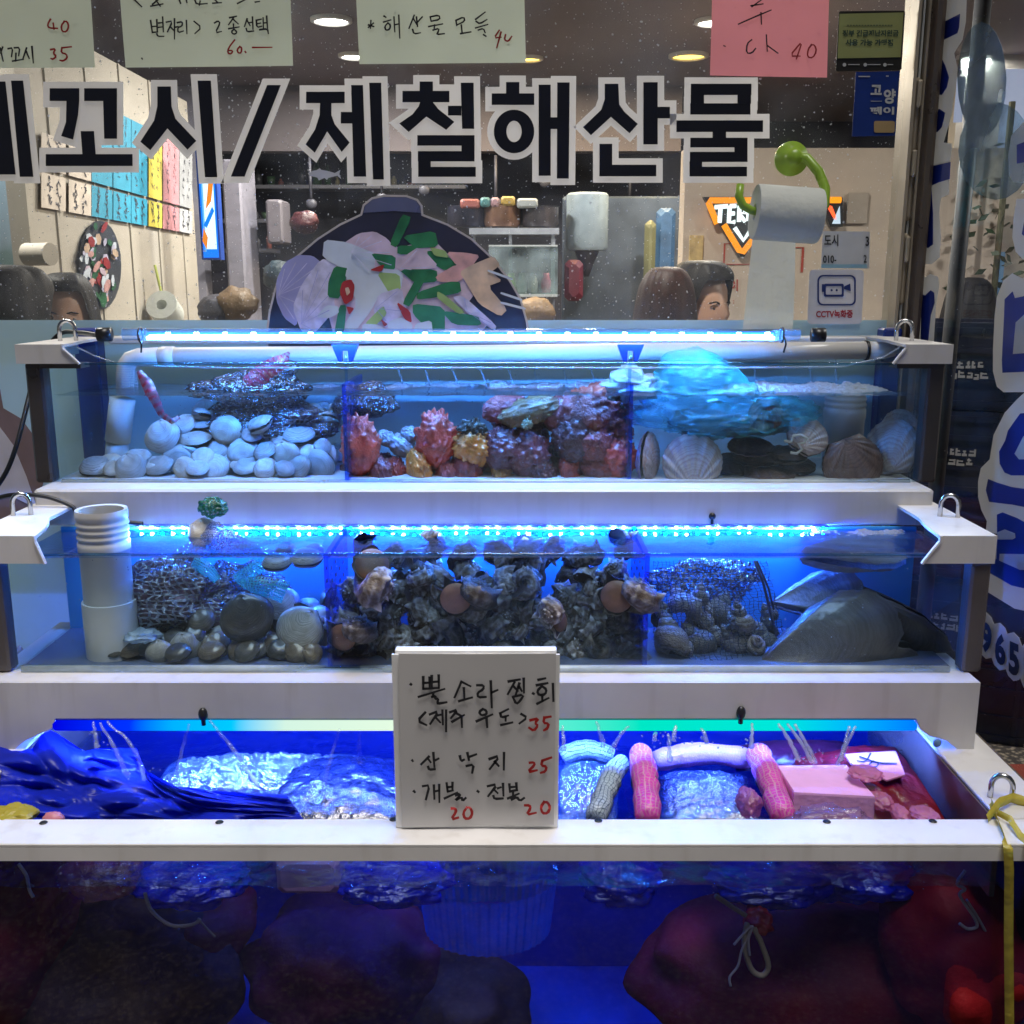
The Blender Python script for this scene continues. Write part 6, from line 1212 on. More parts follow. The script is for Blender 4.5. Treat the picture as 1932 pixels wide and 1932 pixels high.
q = [atY(*ZU3(zx, zy), 1.497) for zx, zy in ((950, 655), (990, 660), (1000, 625), (1040, 620), (1080, 640), (1060, 665), (1030, 670), (1050, 700), (1020, 725), (985, 720))]
m.tube(q, .0022, 6); tag(m.build('worm_tube', wt_m, smooth=True), 'curly white worm tube on the reddish scallop', 'worm tube')

# ================================================================ PIPES, NETS, BAGS IN THE UPPER TANK
o = thing('spray_pipe', tuple(atY(236, 690, 1.562)), 'white water pipe with elbow running under the top lamp', 'pipe')
Ys = 1.615
a_ = atY(300, 672, Ys); b_ = atY(1632, 661, Ys)
m = MB(); el = [atY(236, 742, Ys), atY(236, 705, Ys), atY(238, 690, Ys), atY(246, 679, Ys), atY(262, 673.5, Ys), a_]; m.tube(el, .0134, 18); m.build('elbow', pvc, o, True)
m = MB(); m.tube([a_, b_], .0134, 20); m.tube([atY(306, 672, Ys), atY(330, 672, Ys)], .0148, 20); m.build('pipe', pvc, o, True)
m = MB(); m.tube([b_, b_ + Vector((.004, 0, 0))], .0150, 20); m.build('ring', black, o, True)
m = MB(); m.tube([b_ + Vector((.005, 0, 0)), b_ + Vector((.028, 0, 0)), b_ + Vector((.046, 0, -.001))], [.0138, .0132, .008], 20); m.build('end_cap', pvc, o, True)
m = MB(); m.tube([atY(231, 752, Ys + .002), atY(222, 832, Ys + .006)], .0192, 20); m.tube([atY(221.5, 834, Ys + .006), atY(219, 872, Ys + .008)], .0172, 20); m.build('down_pipe', pvc, o, True)
jm = thin('water_jet', (.92, .96, 1.), fres=2.4, haze=.6, hcol=(.75, .85, .98), bump=.6, bscale=120)
def jets(lst, Zf, Y0, Y1, r0, r1, grp, lab):
    for s_ in lst:
        n_ = 12; a_, b_ = atY(*Zf(*s_[0]), Y0), atY(*Zf(*s_[1]), Y1); m = MB()
        sag = (s_[2] if len(s_) > 2 else 0); q = [a_.lerp(b_, k / n_) + Vector((random.uniform(-1, 1) * r1 * .25, random.uniform(-1, 1) * r1 * .25, 0)) + Vector((sag * math.sin(math.pi * k / n_), 0, .004 * math.sin(math.pi * k / n_))) for k in range(n_ + 1)]
        m.tube(q, [(r0 + (r1 - r0) * k / n_) * random.uniform(.75, 1.2) for k in range(n_ + 1)], 7)
        for _ in range(int(7 * r1 / .003)): m.ball(b_ + Vector((random.gauss(0, .008), random.gauss(0, .008), abs(random.gauss(0, .008)))), random.uniform(.0006, .0016), 6, 4)
        tag(m.build('water_jet', jm, smooth=True), lab, 'water jet', grp)
jets([((410, 245), (440, 345)), ((560, 245), (592, 345)), ((710, 245), (748, 335)), ((870, 245), (912, 350)), ((1030, 245), (1062, 345)), ((1180, 240), (1192, 325)), ((1340, 240), (1366, 335)), ((1490, 240), (1522, 325))], ZU2, 1.612, 1.63, .0011, .0016, 'thin jets from the white pipe', 'thin water jet falling from the white pipe into the topmost tank')
jets([((770, 195), (790, 315)), ((925, 195), (962, 350)), ((1080, 190), (1107, 345)), ((1240, 190), (1240, 335))], ZU3, 1.612, 1.63, .0011, .0016, 'thin jets from the white pipe', 'thin water jet falling from the white pipe into the topmost tank')
fo = film('foam', (.62, .68, .78), .85, .5, .4, .1, .1, 90, bump=1., bscale=160)
def foam(name, x0, x1, y0, y1, h, amp, lab, sd=0, nx=110, ny=26, th=.18, mat=None):
    m = MB()
    def q(u, v):
        x = x0 + (x1 - x0) * u; y = y0 + (y1 - y0) * v; e = min(1, min(u, 1 - u) * 8, min(v, 1 - v) * 4)
        k = noise.noise(Vector((x * 30, y * 30, sd))) + .6 * noise.noise(Vector((x * 80, y * 80, sd))) + .4 * noise.noise(Vector((x * 170, y * 170, sd)))
        return (x, y, zh(h) - .003 + amp * e * max(0., .5 + .75 * k))
    m.grid(q, nx, ny); return tag(m.build(name, mat or fo, smooth=True), lab, 'foam', kind='stuff')
foam('foam', -.22, .16, 1.60, 1.657, .161, .010, 'white froth along the back of the topmost tank between the dividers', 1)
foam('foam', .30, .57, 1.52, 1.657, .161, .014, 'white froth on the water around the standpipe of the topmost tank', 2)
foam('foam', -.50, -.25, 1.61, 1.657, .161, .006, 'thin froth at the back of the topmost tank over the clams', 3)
foam('foam', .40, .555, 1.37, 1.415, .3385, .008, 'white froth at the back corner of the middle tank', 4)
# standpipes
def standpipe(cx, cy, r_, ztop, zbot, threads, lab, zc=None):
    o = thing('standpipe', (cx, cy, zbot), lab, 'pipe'); m = MB(); P_ = [(r_ * .84, ztop - .05), (r_ * .84, ztop), (r_ * .98, ztop + .001), (r_, ztop - .004)]
    for k in range(threads): z = ztop - .010 - k * .0085; P_ += [(r_, z), (r_ * .95, z - .002), (r_ * .95, z - .004), (r_, z - .006)]
    z = ztop - .012 - threads * .0085; P_ += [(r_, z), (r_, z - .008), (r_ * .96, z - .011)]
    m.lathe(P_ + [(r_ * .96, zbot if zc is None else zc)], (cx, cy, 0), 40); m.build('threaded_top', pvc, o, auto=50)
    if zc is not None:
        m = MB(); m.lathe([(r_ * .9, zc), (r_ * 1.04, zc), (r_ * 1.05, zc - .004), (r_ * 1.03, zbot), (.001, zbot)], (cx, cy, 0), 40); m.build('socket', pvc, o, auto=40)
    return o
p = atY(190, 965, 1.31); standpipe(p.x, 1.312, .0325, p.z + .002, zh(.4845), 4, 'grey white standpipe with threaded open top at the left of the middle tank', atY(190, 1142, 1.29).z)
p = atY(1594, 742, 1.59); standpipe(p.x, 1.585, .031, zh(.1585), zh(.2835), 3, 'white standpipe just breaking the surface at the right of the topmost tank')
# net bags: content lumps wrapped in netting
netb = film('net_black', (.05, .06, .11), .05, .2, .25, .35, .4, 40, net=(44, 28, .32), bump=1., bscale=110); netr = film('net_red', (.42, .03, .07), .25, .5, .4, .1, .2, net=(10, 60, .4), bump=0); netg = film('net_green', (.03, .50, .34), .15, .5, .4, .1, .2, net=(18, 7, .42), bump=0); netw = film('net_white', (.30, .33, .42), .05, .4, .4, .1, .2, net=(12, 16, .2), bump=0)
def lump(px, py, rx, ry, ryd, Y, name, mat, label, cat, amp=.22, sd=0, fr=2.0, n=(72, 48), inner=None, peak=None, squash=None):
    c = atY(px, py, Y); k = dep(c) / F
    def fn(d):
        f = 1 + amp * noise.noise(d * fr + Vector((sd * 5.3, 0, 0))) + (.2 if sd >= 50 and sd < 60 else 1) * amp * .4 * noise.noise(d * fr * 3 + Vector((sd, 9, 0))) + (0 if sd >= 50 else amp * .22) * noise.noise(d * fr * 7 + Vector((sd, 3, 4)))
        if peak: f += peak[1] * math.exp(-((d - Vector(peak[0]).normalized()).length / peak[2]) ** 2)
        return f
    m = MB(); m.ball(c, (rx * k, ryd, ry * k), n[0], n[1], fn)
    if not inner: return tag(m.build(name, mat, smooth=True), label, cat)
    o = thing(name, tuple(c), label, cat); m.build('net', mat, o, True)
    if inner:
        m = MB(); m.ball(c, (rx * k * .93, ryd * .93, ry * k * .93), n[0], n[1], lambda d: fn(d) * (1 + .12 * noise.noise(d * 7 + Vector((sd, 1, 2))))); m.build('contents', inner, o, True)
    return o
plumc = pm('plum_contents', (.10, .05, .07), .4, var=.6, scale=30, bump=.8, bscale=60); darkc = pm('dark_contents', (.045, .04, .05), .45, var=.6, scale=30, bump=.8, bscale=60)
lump(500, 800, 130, 46, .045, 1.605, 'net_bag', netb, 'black net bag with plum coloured shellfish sunk behind the grey clams', 'net bag', sd=1, inner=plumc)
lump(475, 735, 105, 30, .05, 1.60, 'net_bag', netb, 'glittering black net heaped at the surface above the grey clams', 'net bag', sd=2, amp=.3, peak=((.35, -.2, 1), .9, .35))
lump(690, 760, 60, 28, .04, 1.60, 'net_bag', netb, 'black net bag at the surface behind the first divider', 'net bag', sd=3, inner=darkc, peak=((.2, 0, 1), .5, .4))
def strip(name, pts, wd, mat, label, cat, nrm=Vector((0, -1, 0)), wob=.0):
    m = MB(); P_ = [Vector(p) for p in pts]; Q = []
    for i in range(len(P_) - 1):
        for k in range(5): Q.append(P_[i].lerp(P_[i + 1], k / 5))
    Q.append(P_[-1]); n_ = len(Q); W = wd if isinstance(wd, (list, tuple)) else [wd] * len(P_)
    def q(u, v):
        i = min(n_ - 1, int(round(u * (n_ - 1)))); t = (Q[min(i + 1, n_ - 1)] - Q[max(i - 1, 0)]).normalized(); s_ = t.cross(nrm).normalized(); f = u * (len(P_) - 1); j = min(len(P_) - 2, int(f)); w_ = W[j] + (W[j + 1] - W[j]) * (f - j)
        return Q[i] + s_ * (v - .5) * w_ + nrm * (.3 * w_ * math.sin(v * math.pi) + wob * noise.noise(Q[i] * 60))
    m.grid(q, n_ - 1, 6); return tag(m.build(name, mat, smooth=True), label, cat)
strip('net_sleeve', [atY(238, 690, 1.597), atY(239, 715, 1.597), atY(240, 746, 1.595)], [.030, .034, .036], netw, 'white net sleeve wrapped round the pipe elbow', 'net')
strip('red_net', [atY(262, 700, 1.522), atY(278, 726, 1.522), atY(292, 752, 1.52), atY(305, 782, 1.518), atY(325, 795, 1.52), atY(338, 786, 1.53)], [.008, .018, .016, .010, .008, .006], netr, 'red net strip hanging from the elbow into the water', 'net', wob=.003)
strip('red_net', [atY(470, 728, 1.56), atY(500, 700, 1.555), atY(532, 682, 1.55), atY(546, 664, 1.55)], [.03, .028, .022, .003], netr, 'red net tip sticking up from the glittering black net', 'net', wob=.004)
m = MB(); m.tube([atY(145, 655, 1.49), atY(180, 672, 1.486), atY(232, 690, 1.484), atY(420, 694, 1.4795), atY(900, 694, 1.4795), atY(1400, 694, 1.4795), atY(1590, 692, 1.482), atY(1665, 675, 1.488), atY(1698, 655, 1.49)], .0013, 6)
tag(m.build('clear_cord', thin('cord', (.8, .9, 1.), fres=2.5, haze=.8, hcol=(.6, .7, .85)), smooth=True), 'clear plastic cord sagging along the front edge of the topmost tank', 'cord')
# turquoise bag
bagm = film('bag_turquoise', (.03, .52, .62), .38, .55, .3, .10, .25, 25, bump=.7, bscale=70)
c0 = atY(*ZU3(600, 495), 1.545); kk = dep(c0) / F * .3342
o = thing('plastic_bag', tuple(c0), 'turquoise plastic bag with a peaked top floating over the scallops', 'plastic bag')
def bagf(d):
    f = 1 + .16 * noise.noise(d * 2.3 + Vector((3, 0, 0))) + .10 * noise.noise(d * 5.5) + .05 * abs(noise.noise(d * 11))
    an = math.atan2(d.y, d.x); f += .015 * math.cos(an * 9 + 3 * d.z) * (1 - abs(d.z))
    f *= .94 + .16 * (1 - abs(2 * noise.noise(d * 3.3 + Vector((8, 0, 0))))) + .07 * (1 - abs(2 * noise.noise(d * 8)))
    f += 1.5 * math.exp(-((d - Vector((-.16, 0, .95)).normalized()).length / .25) ** 2) + .4 * math.exp(-((d - Vector((-.3, -.1, .9)).normalized()).length / .5) ** 2)
    return f
m = MB(); m.ball(c0, (455 * kk, .06, 125 * kk), 170, 110, bagf)
m.v = [tuple(Vector(p) + (Vector(p) - c0).normalized() * (.006 * (1 - abs(2.2 * noise.noise(Vector((p[0] * 30, p[1] * 30, p[2] * 14))))) + .004 * (1 - abs(2 * noise.noise(Vector((p[0] * 75, p[1] * 75, p[2] * 36))))) - .006)) for p in m.v]; m.build('film', bagm, o, True)
m = MB(); m.ball(c0 + Vector((.01, .0, -.012)), (330 * kk, .045, 95 * kk), 40, 24, lambda d: 1 + .3 * noise.noise(d * 3 + Vector((1, 7, 0)))); m.build('contents', pm('bag_contents', (.05, .12, .14), .5, var=.5, scale=20), o, True)
o = lump(*ZU3(90, 345), 58, 26, .03, 1.56, 'plastic_bag', film('bag_white', (.62, .74, .82), .85, .6, .25, .12, .1, 25, bump=.9), 'small crumpled white plastic bag at the second divider', 'plastic bag', amp=.35, sd=5, fr=2.6, n=(60, 40), peak=((-.1, 0, 1), .7, .35))
# ================================================================ NETS IN THE MIDDLE TANK
lump(330, 1130, 118, 78, .045, 1.36, 'net_bag', netb, 'black net bag with dark shellfish beside the standpipe', 'net bag', sd=7, amp=.28, inner=plumc)
lump(450, 1120, 90, 62, .035, 1.38, 'net_bag', netb, 'loose black netting behind the large dark clam', 'net bag', sd=8, amp=.35)
m = MB(); tip = atY(405, 985, 1.375); kk = dep(tip) / F
def cone(u, v):
    a = u * 6.283; r_ = (8 + 95 * v ** 1.3) * kk; return tip + Vector((r_ * math.cos(a) + 14 * kk * v, .30 * r_ * math.sin(a), -62 * kk * v + .003 * noise.noise(Vector((a * 2, v * 5, 0)))))
o = thing('net_bag', tuple(tip), 'black net gathered to a peak above the water with a tan shell inside', 'net bag'); m.grid(cone, 40, 14, cu=True); m.build('net', netb, o, True)
p = atY(383, 1005, 1.385); put(cms[2], 'clam', p, msz(62, p), face(40, 60, 10), 'tan shell showing inside the peaked black net', 'clam')
lump(402, 957, 27, 19, .014, 1.385, 'green_net', film('net_green_dark', (.01, .20, .06), .25, .5, .4, .1, .2, net=(18, 12, .4), bump=0), 'dark green net knot above the peaked black net', 'net', sd=9, amp=.3)
strip('green_net', [atY(455, 1100, 1.33), atY(490, 1105, 1.325), atY(520, 1112, 1.325), atY(540, 1118, 1.33)], [.012, .026, .030, .032], netg, 'bright green net strip spread in the water by the large dark clam', 'net', wob=.004)
strip('green_net', [atY(365, 1060, 1.35), atY(390, 1075, 1.34), atY(410, 1095, 1.34)], [.02, .022, .012], netg, 'bright green net scrap under the surface near the standpipe', 'net', wob=.004)
strip('green_net', [atY(440, 1030, 1.37), atY(480, 1028, 1.365), atY(520, 1022, 1.36), atY(545, 1030, 1.36)], [.012, .014, .016, .01], netg, 'bright green net lying on the surface of the middle tank', 'net', nrm=Vector((0, -.4, 1)).normalized(), wob=.006)
strip('green_net', [atY(445, 1095, 1.345), atY(470, 1080, 1.345), atY(500, 1062, 1.35), atY(512, 1055, 1.35)], [.016, .018, .02, .014], netg, 'twisted bright green net rising to the surface', 'net', wob=.006)
lump(*ZM1(800, 885), 34, 11, .02, 1.30, 'plastic_scrap', MATS['bag_white'], 'white plastic scrap on the brown clams by the standpipe', 'plastic scrap', amp=.4, sd=11, fr=3, n=(40, 26))
for k, (zx, zy, w_) in enumerate(((320, 1030, 200), (220, 1070, 120), (80, 1000, 90))):
    lump(*ZM1(zx, zy), w_ * .16, 16, .02, 1.36, 'pale_scallop', pm('blurred_pale', (.30, .28, .36), .5, var=.4, scale=30), ['pale lump of shell left of the standpipe on the floor', 'small striped shell on the floor left of the standpipe', 'pale shell at the far left corner of the middle tank'][k], 'shell', amp=.3, sd=12 + k)
# net sheet over the whelks
o = thing('net_bag', tuple(atY(1350, 1170, 1.29)), 'black net bag stretched round the whelks in the middle tank', 'net bag'); m = MB()
def ns(u, v):
    px = 1232 + 215 * u + 50 * u * v; py = 1058 + 205 * v; b = 1.335 - .055 * math.sin(min(1, u * 1.1) * math.pi) * (.3 + .7 * v); return atY(px, py, b + .006 * noise.noise(Vector((u * 4, v * 4, 2))))
m.grid(ns, 40, 30); m.build('net', film('net_black_open', (.012, .013, .022), .0, .2, .4, .1, .2, net=(26, 34, .13), bump=0), o, True)
lump(1330, 1095, 95, 40, .02, 1.385, 'net_bag', MATS['net_black'], 'crumpled black netting near the surface over the whelks', 'net bag', sd=17, amp=.4)
m = MB(); m.tube([atY(1423, 1058, 1.29), atY(1440, 1100, 1.285), atY(1455, 1160, 1.285), atY(1466, 1200, 1.285)], .0018, 6); m.tube([atY(1428, 1058, 1.29), atY(1450, 1110, 1.285), atY(1460, 1150, 1.285)], .0014, 6); m.build('drawstring', pm('cord_dark', (.03, .035, .06), .6), o, True)
# ================================================================ BOTTOM TANK
Z7 = lambda x, y: (x * .401, 1291.4 + y * .401)
ZR = lambda x, y: (1033.2 + x * .4652, 1323.7 + y * .4652)
ZL1 = lambda x, y: (x * .5014, 1582 + y * .5014)
ZL2 = lambda x, y: (963.4 + x * .5014, 1582 + y * .5014)
def atH(px, py, h): return atZ(px, py, zh(h))
# blue plastic sheet draped over the rim side
bs = film('sheet_blue', (.005, .02, .50), .97, .3, .45, .05, .35, 12, bump=.8, bscale=22)
topc = [(-60, 1358), (60, 1362), (105, 1382), (160, 1418), (185, 1412), (258, 1412), (270, 1452), (330, 1482), (400, 1492), (540, 1500)]
def tcv(u):
    f = u * (len(topc) - 1); i = min(len(topc) - 2, int(f)); t = f - i; return (topc[i][0] * (1 - t) + topc[i + 1][0] * t, topc[i][1] * (1 - t) + topc[i + 1][1] * t)
m = MB()
def shq2(u, v):
    x0, y0 = tcv(u); x1, y1 = (-60 + 640 * u, 1556); px = x0 + (x1 - x0) * v; py = y0 + (y1 - y0) * v
    h = .545 + .068 * min(1, u * 1.5) + .032 * v * (1 - u) + .006 * noise.noise(Vector((u * 9 + v * 2, v * 7, 1))) + .006 * math.sin(v * 11 + u * 7 + 2 * noise.noise(Vector((u * 3, v * 3, 8)))) * (1 - .6 * u) + .012 * (1 - abs(2 * noise.noise(Vector((u * 5 + v * 2, v * 4.5 - u * 5, 4))))) + .0018 * (1 - abs(2 * noise.noise(Vector((u * 16, v * 9 - u * 8, 6)))))
    return atH(px, py, h)
m.grid(shq2, 140, 80); tag(m.build('plastic_sheet', bs, smooth=True), 'deep blue plastic sheet draped into the lowest tank at the left', 'plastic sheet')
dn = film('net_dark_blue', (.01, .02, .09), .55, .3, .25, .25, .3, net=(70, 50, .4), bump=.5, bscale=80)
def slab(name, zl, h0, bulge, mat, label, cat, nu=40, nv=24, fr=60, amp=.004, th=None):
    """lumpy floating mass: four picture corners on the water, bulging up"""
    c = [Vector(atH(px, py, h0)) for px, py in zl]; m = MB()
    def q(u, v):
        p = (c[0] * (1 - u) + c[1] * u) * (1 - v) + (c[3] * (1 - u) + c[2] * u) * v; e = (math.sin(math.pi * u) * math.sin(math.pi * v)) ** .4
        return p + Vector((0, 0, -.012 + (bulge + .012) * e + amp * e * (noise.noise(p * fr) + .6 * noise.noise(p * fr * 2.6))))
    m.grid(q, nu, nv); return tag(m.build(name, mat, smooth=True), label, cat)
slab('net_bag', [(540, 1425), (765, 1420), (770, 1550), (500, 1550)], .632, .014, dn, 'dark blue net bag floating left of the price board', 'net bag', amp=.007)
foamb = film('foam_bright', (.34, .42, .44), .75, .3, .12, .5, .5, 60, bump=1., bscale=70)
slab('foam', [(330, 1420), (700, 1415), (600, 1492), (275, 1488)], .634, .010, foamb, 'bright froth under the lamp left of the price board', 'foam', 130, 60, 70, .010)['kind'] = 'stuff'
slab('foam', [(1045, 1425), (1170, 1415), (1165, 1545), (1050, 1545)], .634, .008, film('foam_blue', (.12, .25, .50), .6, .3, .12, .5, .5, 60, bump=1., bscale=70), 'bubbling blue water right of the price board', 'foam', 80, 70, 80, .009)['kind'] = 'stuff'
slab('net_bag', [(1240, 1450), (1410, 1450), (1420, 1540), (1255, 1535)], .634, .012, film('net_blue_brown', (.05, .08, .22), .75, .3, .25, .25, .6, 40, net=(50, 30, .4), bump=1., bscale=90), 'blue net bag of bubbles between the two pink tubes', 'net bag', amp=.007)
slab('foam', [(1250, 1515), (1420, 1520), (1480, 1552), (1240, 1552)], .636, .006, MATS['foam_blue'], 'bubbles along the rim between the pink tubes', 'foam', 60, 20, 100, .004)['kind'] = 'stuff'
# net wrapped float tubes
fw = film('float_white', (.50, .58, .66), 1., .15, .35, .06, .15, 30, net=None, bump=.4, bscale=60); fp = film('float_pink', (.72, .06, .50), 1., .2, .35, .06, .2, 30, bump=.4, bscale=60); fpw = film('float_pink_pale', (.74, .30, .64), 1., .2, .35, .08, .2, 30, bump=.5, bscale=60)
nwb = film('net_float', (.05, .09, .16), .0, .1, .5, .05, .1, net=(16, 34, .16), bump=0); nwr = film('net_float_pink', (.70, .30, .48), .0, .2, .5, .05, .1, net=(16, 34, .22), bump=0)
def floatt(zp, zs, h, rad, mat, nmat, label, band=None):
    P_ = [atH(*zs(*q), h) for q in zp]; o = thing('float_tube', tuple(P_[0]), label, 'float tube', 'net wrapped float tubes')
    n_ = 14; RJ = [random.uniform(.9, 1.1) * (.8 if k in (0, 14) else 1) for k in range(15)]; Q = [P_[0].lerp(P_[-1], k / n_) + Vector((random.uniform(-.0015, .0015), 0, .010 * math.sin(math.pi * k / n_))) for k in range(n_ + 1)]
    m = MB(); m.tube(Q, [rad * RJ[k] for k in range(n_ + 1)], 22); m.build('foam_core', mat, o, True)
    m = MB(); m.tube(Q, [rad * 1.03 * RJ[k] for k in range(n_ + 1)], 22); m.build('net', nmat, o, True)
    if band is not None:
        p = P_[0].lerp(P_[-1], band); d = (P_[-1] - P_[0]).normalized(); m = MB(); m.tube([p - d * .0025 + Vector((0, 0, .006)), p + d * .0025 + Vector((0, 0, .006))], rad * 1.07, 22); m.build('band', pm('band_dark', (.02, .03, .05), .5), o, True)
    return o
floatt([(60, 225), (255, 222)], ZR, .626, .0135, fw, nwb, 'white netted tube lying across right of the price board')
floatt([(300, 245), (195, 475)], ZR, .612, .0125, fw, nwb, 'bluish white netted tube slanting to the rim', .55)
floatt([(375, 205), (408, 480)], ZR, .606, .0155, fp, nwr, 'bright pink netted tube left of the bubbling net', .55)
floatt([(425, 245), (820, 235)], ZR, .624, .0145, fpw, nwr, 'pale pink netted tube lying across behind the bubbling net')
floatt([(845, 210), (955, 480)], ZR, .608, .0155, fp, nwr, 'pink netted tube right of the bubbling net with a dark band', .5)
lump(*ZR(815, 410), 22, 26, .02, 1.10, 'net_bag', film('bag_pink', (.60, .16, .40), .75, .5, .3, .1, .2, 30, bump=.8), 'small pink bag beside the slanting pink tube', 'net bag', amp=.3, sd=31)
# pink foam block
A, B_, C_, D_ = [atH(*ZR(*q), .588) for q in ((930, 258), (1212, 256), (1330, 385), (1000, 368))]
m = MB(); nrm = Vector((0, 0, -.06)); cc_ = (A + B_ + C_ + D_) / 4
def blk(u, v, k): p = (A * (1 - u) + B_ * u) * (1 - v) + (D_ * (1 - u) + C_ * u) * v; return p
top4 = [A, B_, C_, D_]; vs = []
for z_, s_ in ((0, .985), (-.0025, 1.), (-.058, 1.0), (-.06, .985)):
    for p in top4: vs.append(cc_ + (p - cc_) * s_ + Vector((0, 0, z_)))
m.add(vs, [(0, 1, 2, 3), (15, 14, 13, 12)] + [(4 * a + j, 4 * a + (j + 1) % 4, 4 * a + 4 + (j + 1) % 4, 4 * a + 4 + j) for a in range(3) for j in range(4)])
tag(m.build('foam_block', pm('foam_pink', (.80, .40, .74), .5, var=.08, scale=30, bump=.15, bscale=120)), 'pale pink foam block floating in the red bag', 'foam block')
lump(*ZR(1150, 500), 78, 30, .03, 1.075, 'plastic_bag', film('bag_clear_pink', (.45, .20, .42), .45, .5, .2, .25, .4, 30, bump=1.2), 'crumpled clear bag at the front of the pink foam block', 'plastic bag', amp=.3, sd=33, fr=2.4, n=(60, 40))
redb = film('bag_red', (.26, .006, .012), .93, .35, .3, .12, .45, 14, bump=.8, bscale=40)
slab('red_bag', [(1500, 1420), (1690, 1395), (1800, 1556), (1560, 1556)], .618, .018, redb, 'dark red plastic bag filling the right end of the lowest tank', 'plastic bag', 60, 50, 40, .008)
slab('red_bag', [(1380, 1395), (1600, 1388), (1600, 1430), (1390, 1440)], .628, .006, film('bag_maroon', (.09, .01, .03), .95, .3, .3, .12, .4, 14, bump=.6), 'maroon bag at the back behind the foam block', 'plastic bag')
q4 = [atH(*ZR(*q), .592) for q in ((1205, 212), (1412, 200), (1450, 296), (1375, 318), (1230, 250))]
o = thing('paper_tag', tuple(q4[0]), 'pink tag with black strokes on the red bag behind the foam block', 'tag'); m = MB(); m.prism(q4, (0, 0, -.002)); m.build('tag_sheet', pm('tag_pink', (.74, .30, .56), .5), o)
m = MB()
for s_ in ([(1265, 222), (1340, 250), (1415, 290 - 40)], [(1310, 210), (1290, 245), (1255, 240)], [(1320, 240), (1300, 258), (1330, 268), (1345, 250), (1320, 240)]): ribbon(m, s_, 6, lambda x, y: atH(*ZR(x, y), .5905))
m.build('writing', ink, o)
for k, (zx, zy, rx, ry) in enumerate(((1290, 290, 30, 7), (1345, 400, 22, 14), (1430, 455, 16, 12), (1530, 458, 24, 8))):
    lump(*ZR(zx, zy), rx, ry, .02, 1.16 - .025 * k, 'plastic_scrap', film('scrap_pink', (.78, .28, .50), .7, .5, .4, .06, .2, 30, bump=.6), ['crumpled pink film behind the foam block', 'pink film fold beside the foam block corner', 'small pink film scrap at the rim', 'flat pink film scrap near the brown side panel'][k], 'plastic scrap', amp=.28, sd=40 + k, fr=2.8, n=(48, 30))
# water pouring from the middle tank
jets([((470, 180), (600, 430)), ((500, 175), (680, 450), .01), ((890, 185), (825, 460)), ((985, 170), (1215, 480)), ((1600, 210), (1515, 510)), ((1690, 215), (1695, 370)), ((1855, 215), (1860, 290)), ((440, 175), (455, 300))], Z7, 1.2105, 1.2, .0016, .0034, 'streams falling into the lowest tank', 'glassy stream falling from the middle tank into the lowest tank')
jets([((60, 100), (65, 200)), ((195, 80), (225, 185)), ((330, 100), (250, 210)), ((440, 130), (430, 160)), ((490, 130), (495, 240)), ((520, 100), (510, 160)), ((620, 110), (645, 170)), ((830, 90), (825, 190)), ((935, 90), (1020, 240)), ((970, 90), (1070, 245)), ((1000, 90), (1085, 250)), ((1250, 100), (1165, 290)), ((1225, 100), (1190, 240))], ZR, 1.2105, 1.2, .0016, .0034, 'streams falling into the lowest tank', 'glassy stream falling from the middle tank into the lowest tank')
# under water: net bags seen through the front glass
rb = film('netbag_red', (.17, .008, .016), .93, .3, .6, .02, .5, 9, net=(130, 90, .35), bump=.4, bscale=40); pb = film('netbag_plum', (.10, .012, .05), .93, .3, .6, .02, .5, 9, net=(130, 90, .35), bump=.4, bscale=40); bb = film('netbag_brown', (.055, .030, .026), .95, .3, .6, .02, .5, 9, net=(130, 90, .35), bump=.4, bscale=40)
lump(235, 1835, 215, 165, .13, 1.15, 'net_bag', bb, 'large brownish net bag at the left of the lowest tank', 'net bag', sd=51, amp=.16)
lump(40, 1760, 110, 150, .10, 1.11, 'net_bag', rb, 'dark red net bag at the left edge of the lowest tank', 'net bag', sd=52, amp=.16)
lump(360, 1735, 120, 75, .09, 1.20, 'net_bag', rb, 'red net bag behind the large brownish bag', 'net bag', sd=53, amp=.2)
lump(640, 1810, 180, 105, .11, 1.20, 'net_bag', pb, 'purple net bag in the middle of the lowest tank', 'net bag', sd=54, amp=.2)
lump(820, 1900, 175, 100, .1, 1.28, 'net_bag', bb, 'dark net bag low in the middle of the lowest tank', 'net bag', sd=55, amp=.2)
lump(1530, 1830, 330, 130, .13, 1.17, 'net_bag', rb, 'huge dark red net bag with a tied neck at the right of the lowest tank', 'net bag', sd=56, amp=.16)
lump(1790, 1790, 130, 140, .10, 1.10, 'net_bag', film('netbag_bright', (.30, .008, .014), .93, .3, .6, .02, .4, 9, net=(130, 90, .35), bump=.4, bscale=40), 'bright red net bag nearest the right end of the lowest tank', 'net bag', sd=57, amp=.2)
o = lump(1430, 1735, 26, 24, .022, 1.055, 'bag_knot', film('knot_red', (.45, .015, .02), .95, .4, .35, .08, .3, 30, bump=.8), 'bright red tied neck of the huge net bag', 'bag neck', sd=58, amp=.35)
cordw = pm('cord_white', (.50, .48, .46), .6, var=.2); cordb = pm('cord_beige', (.42, .36, .24), .6, var=.2)
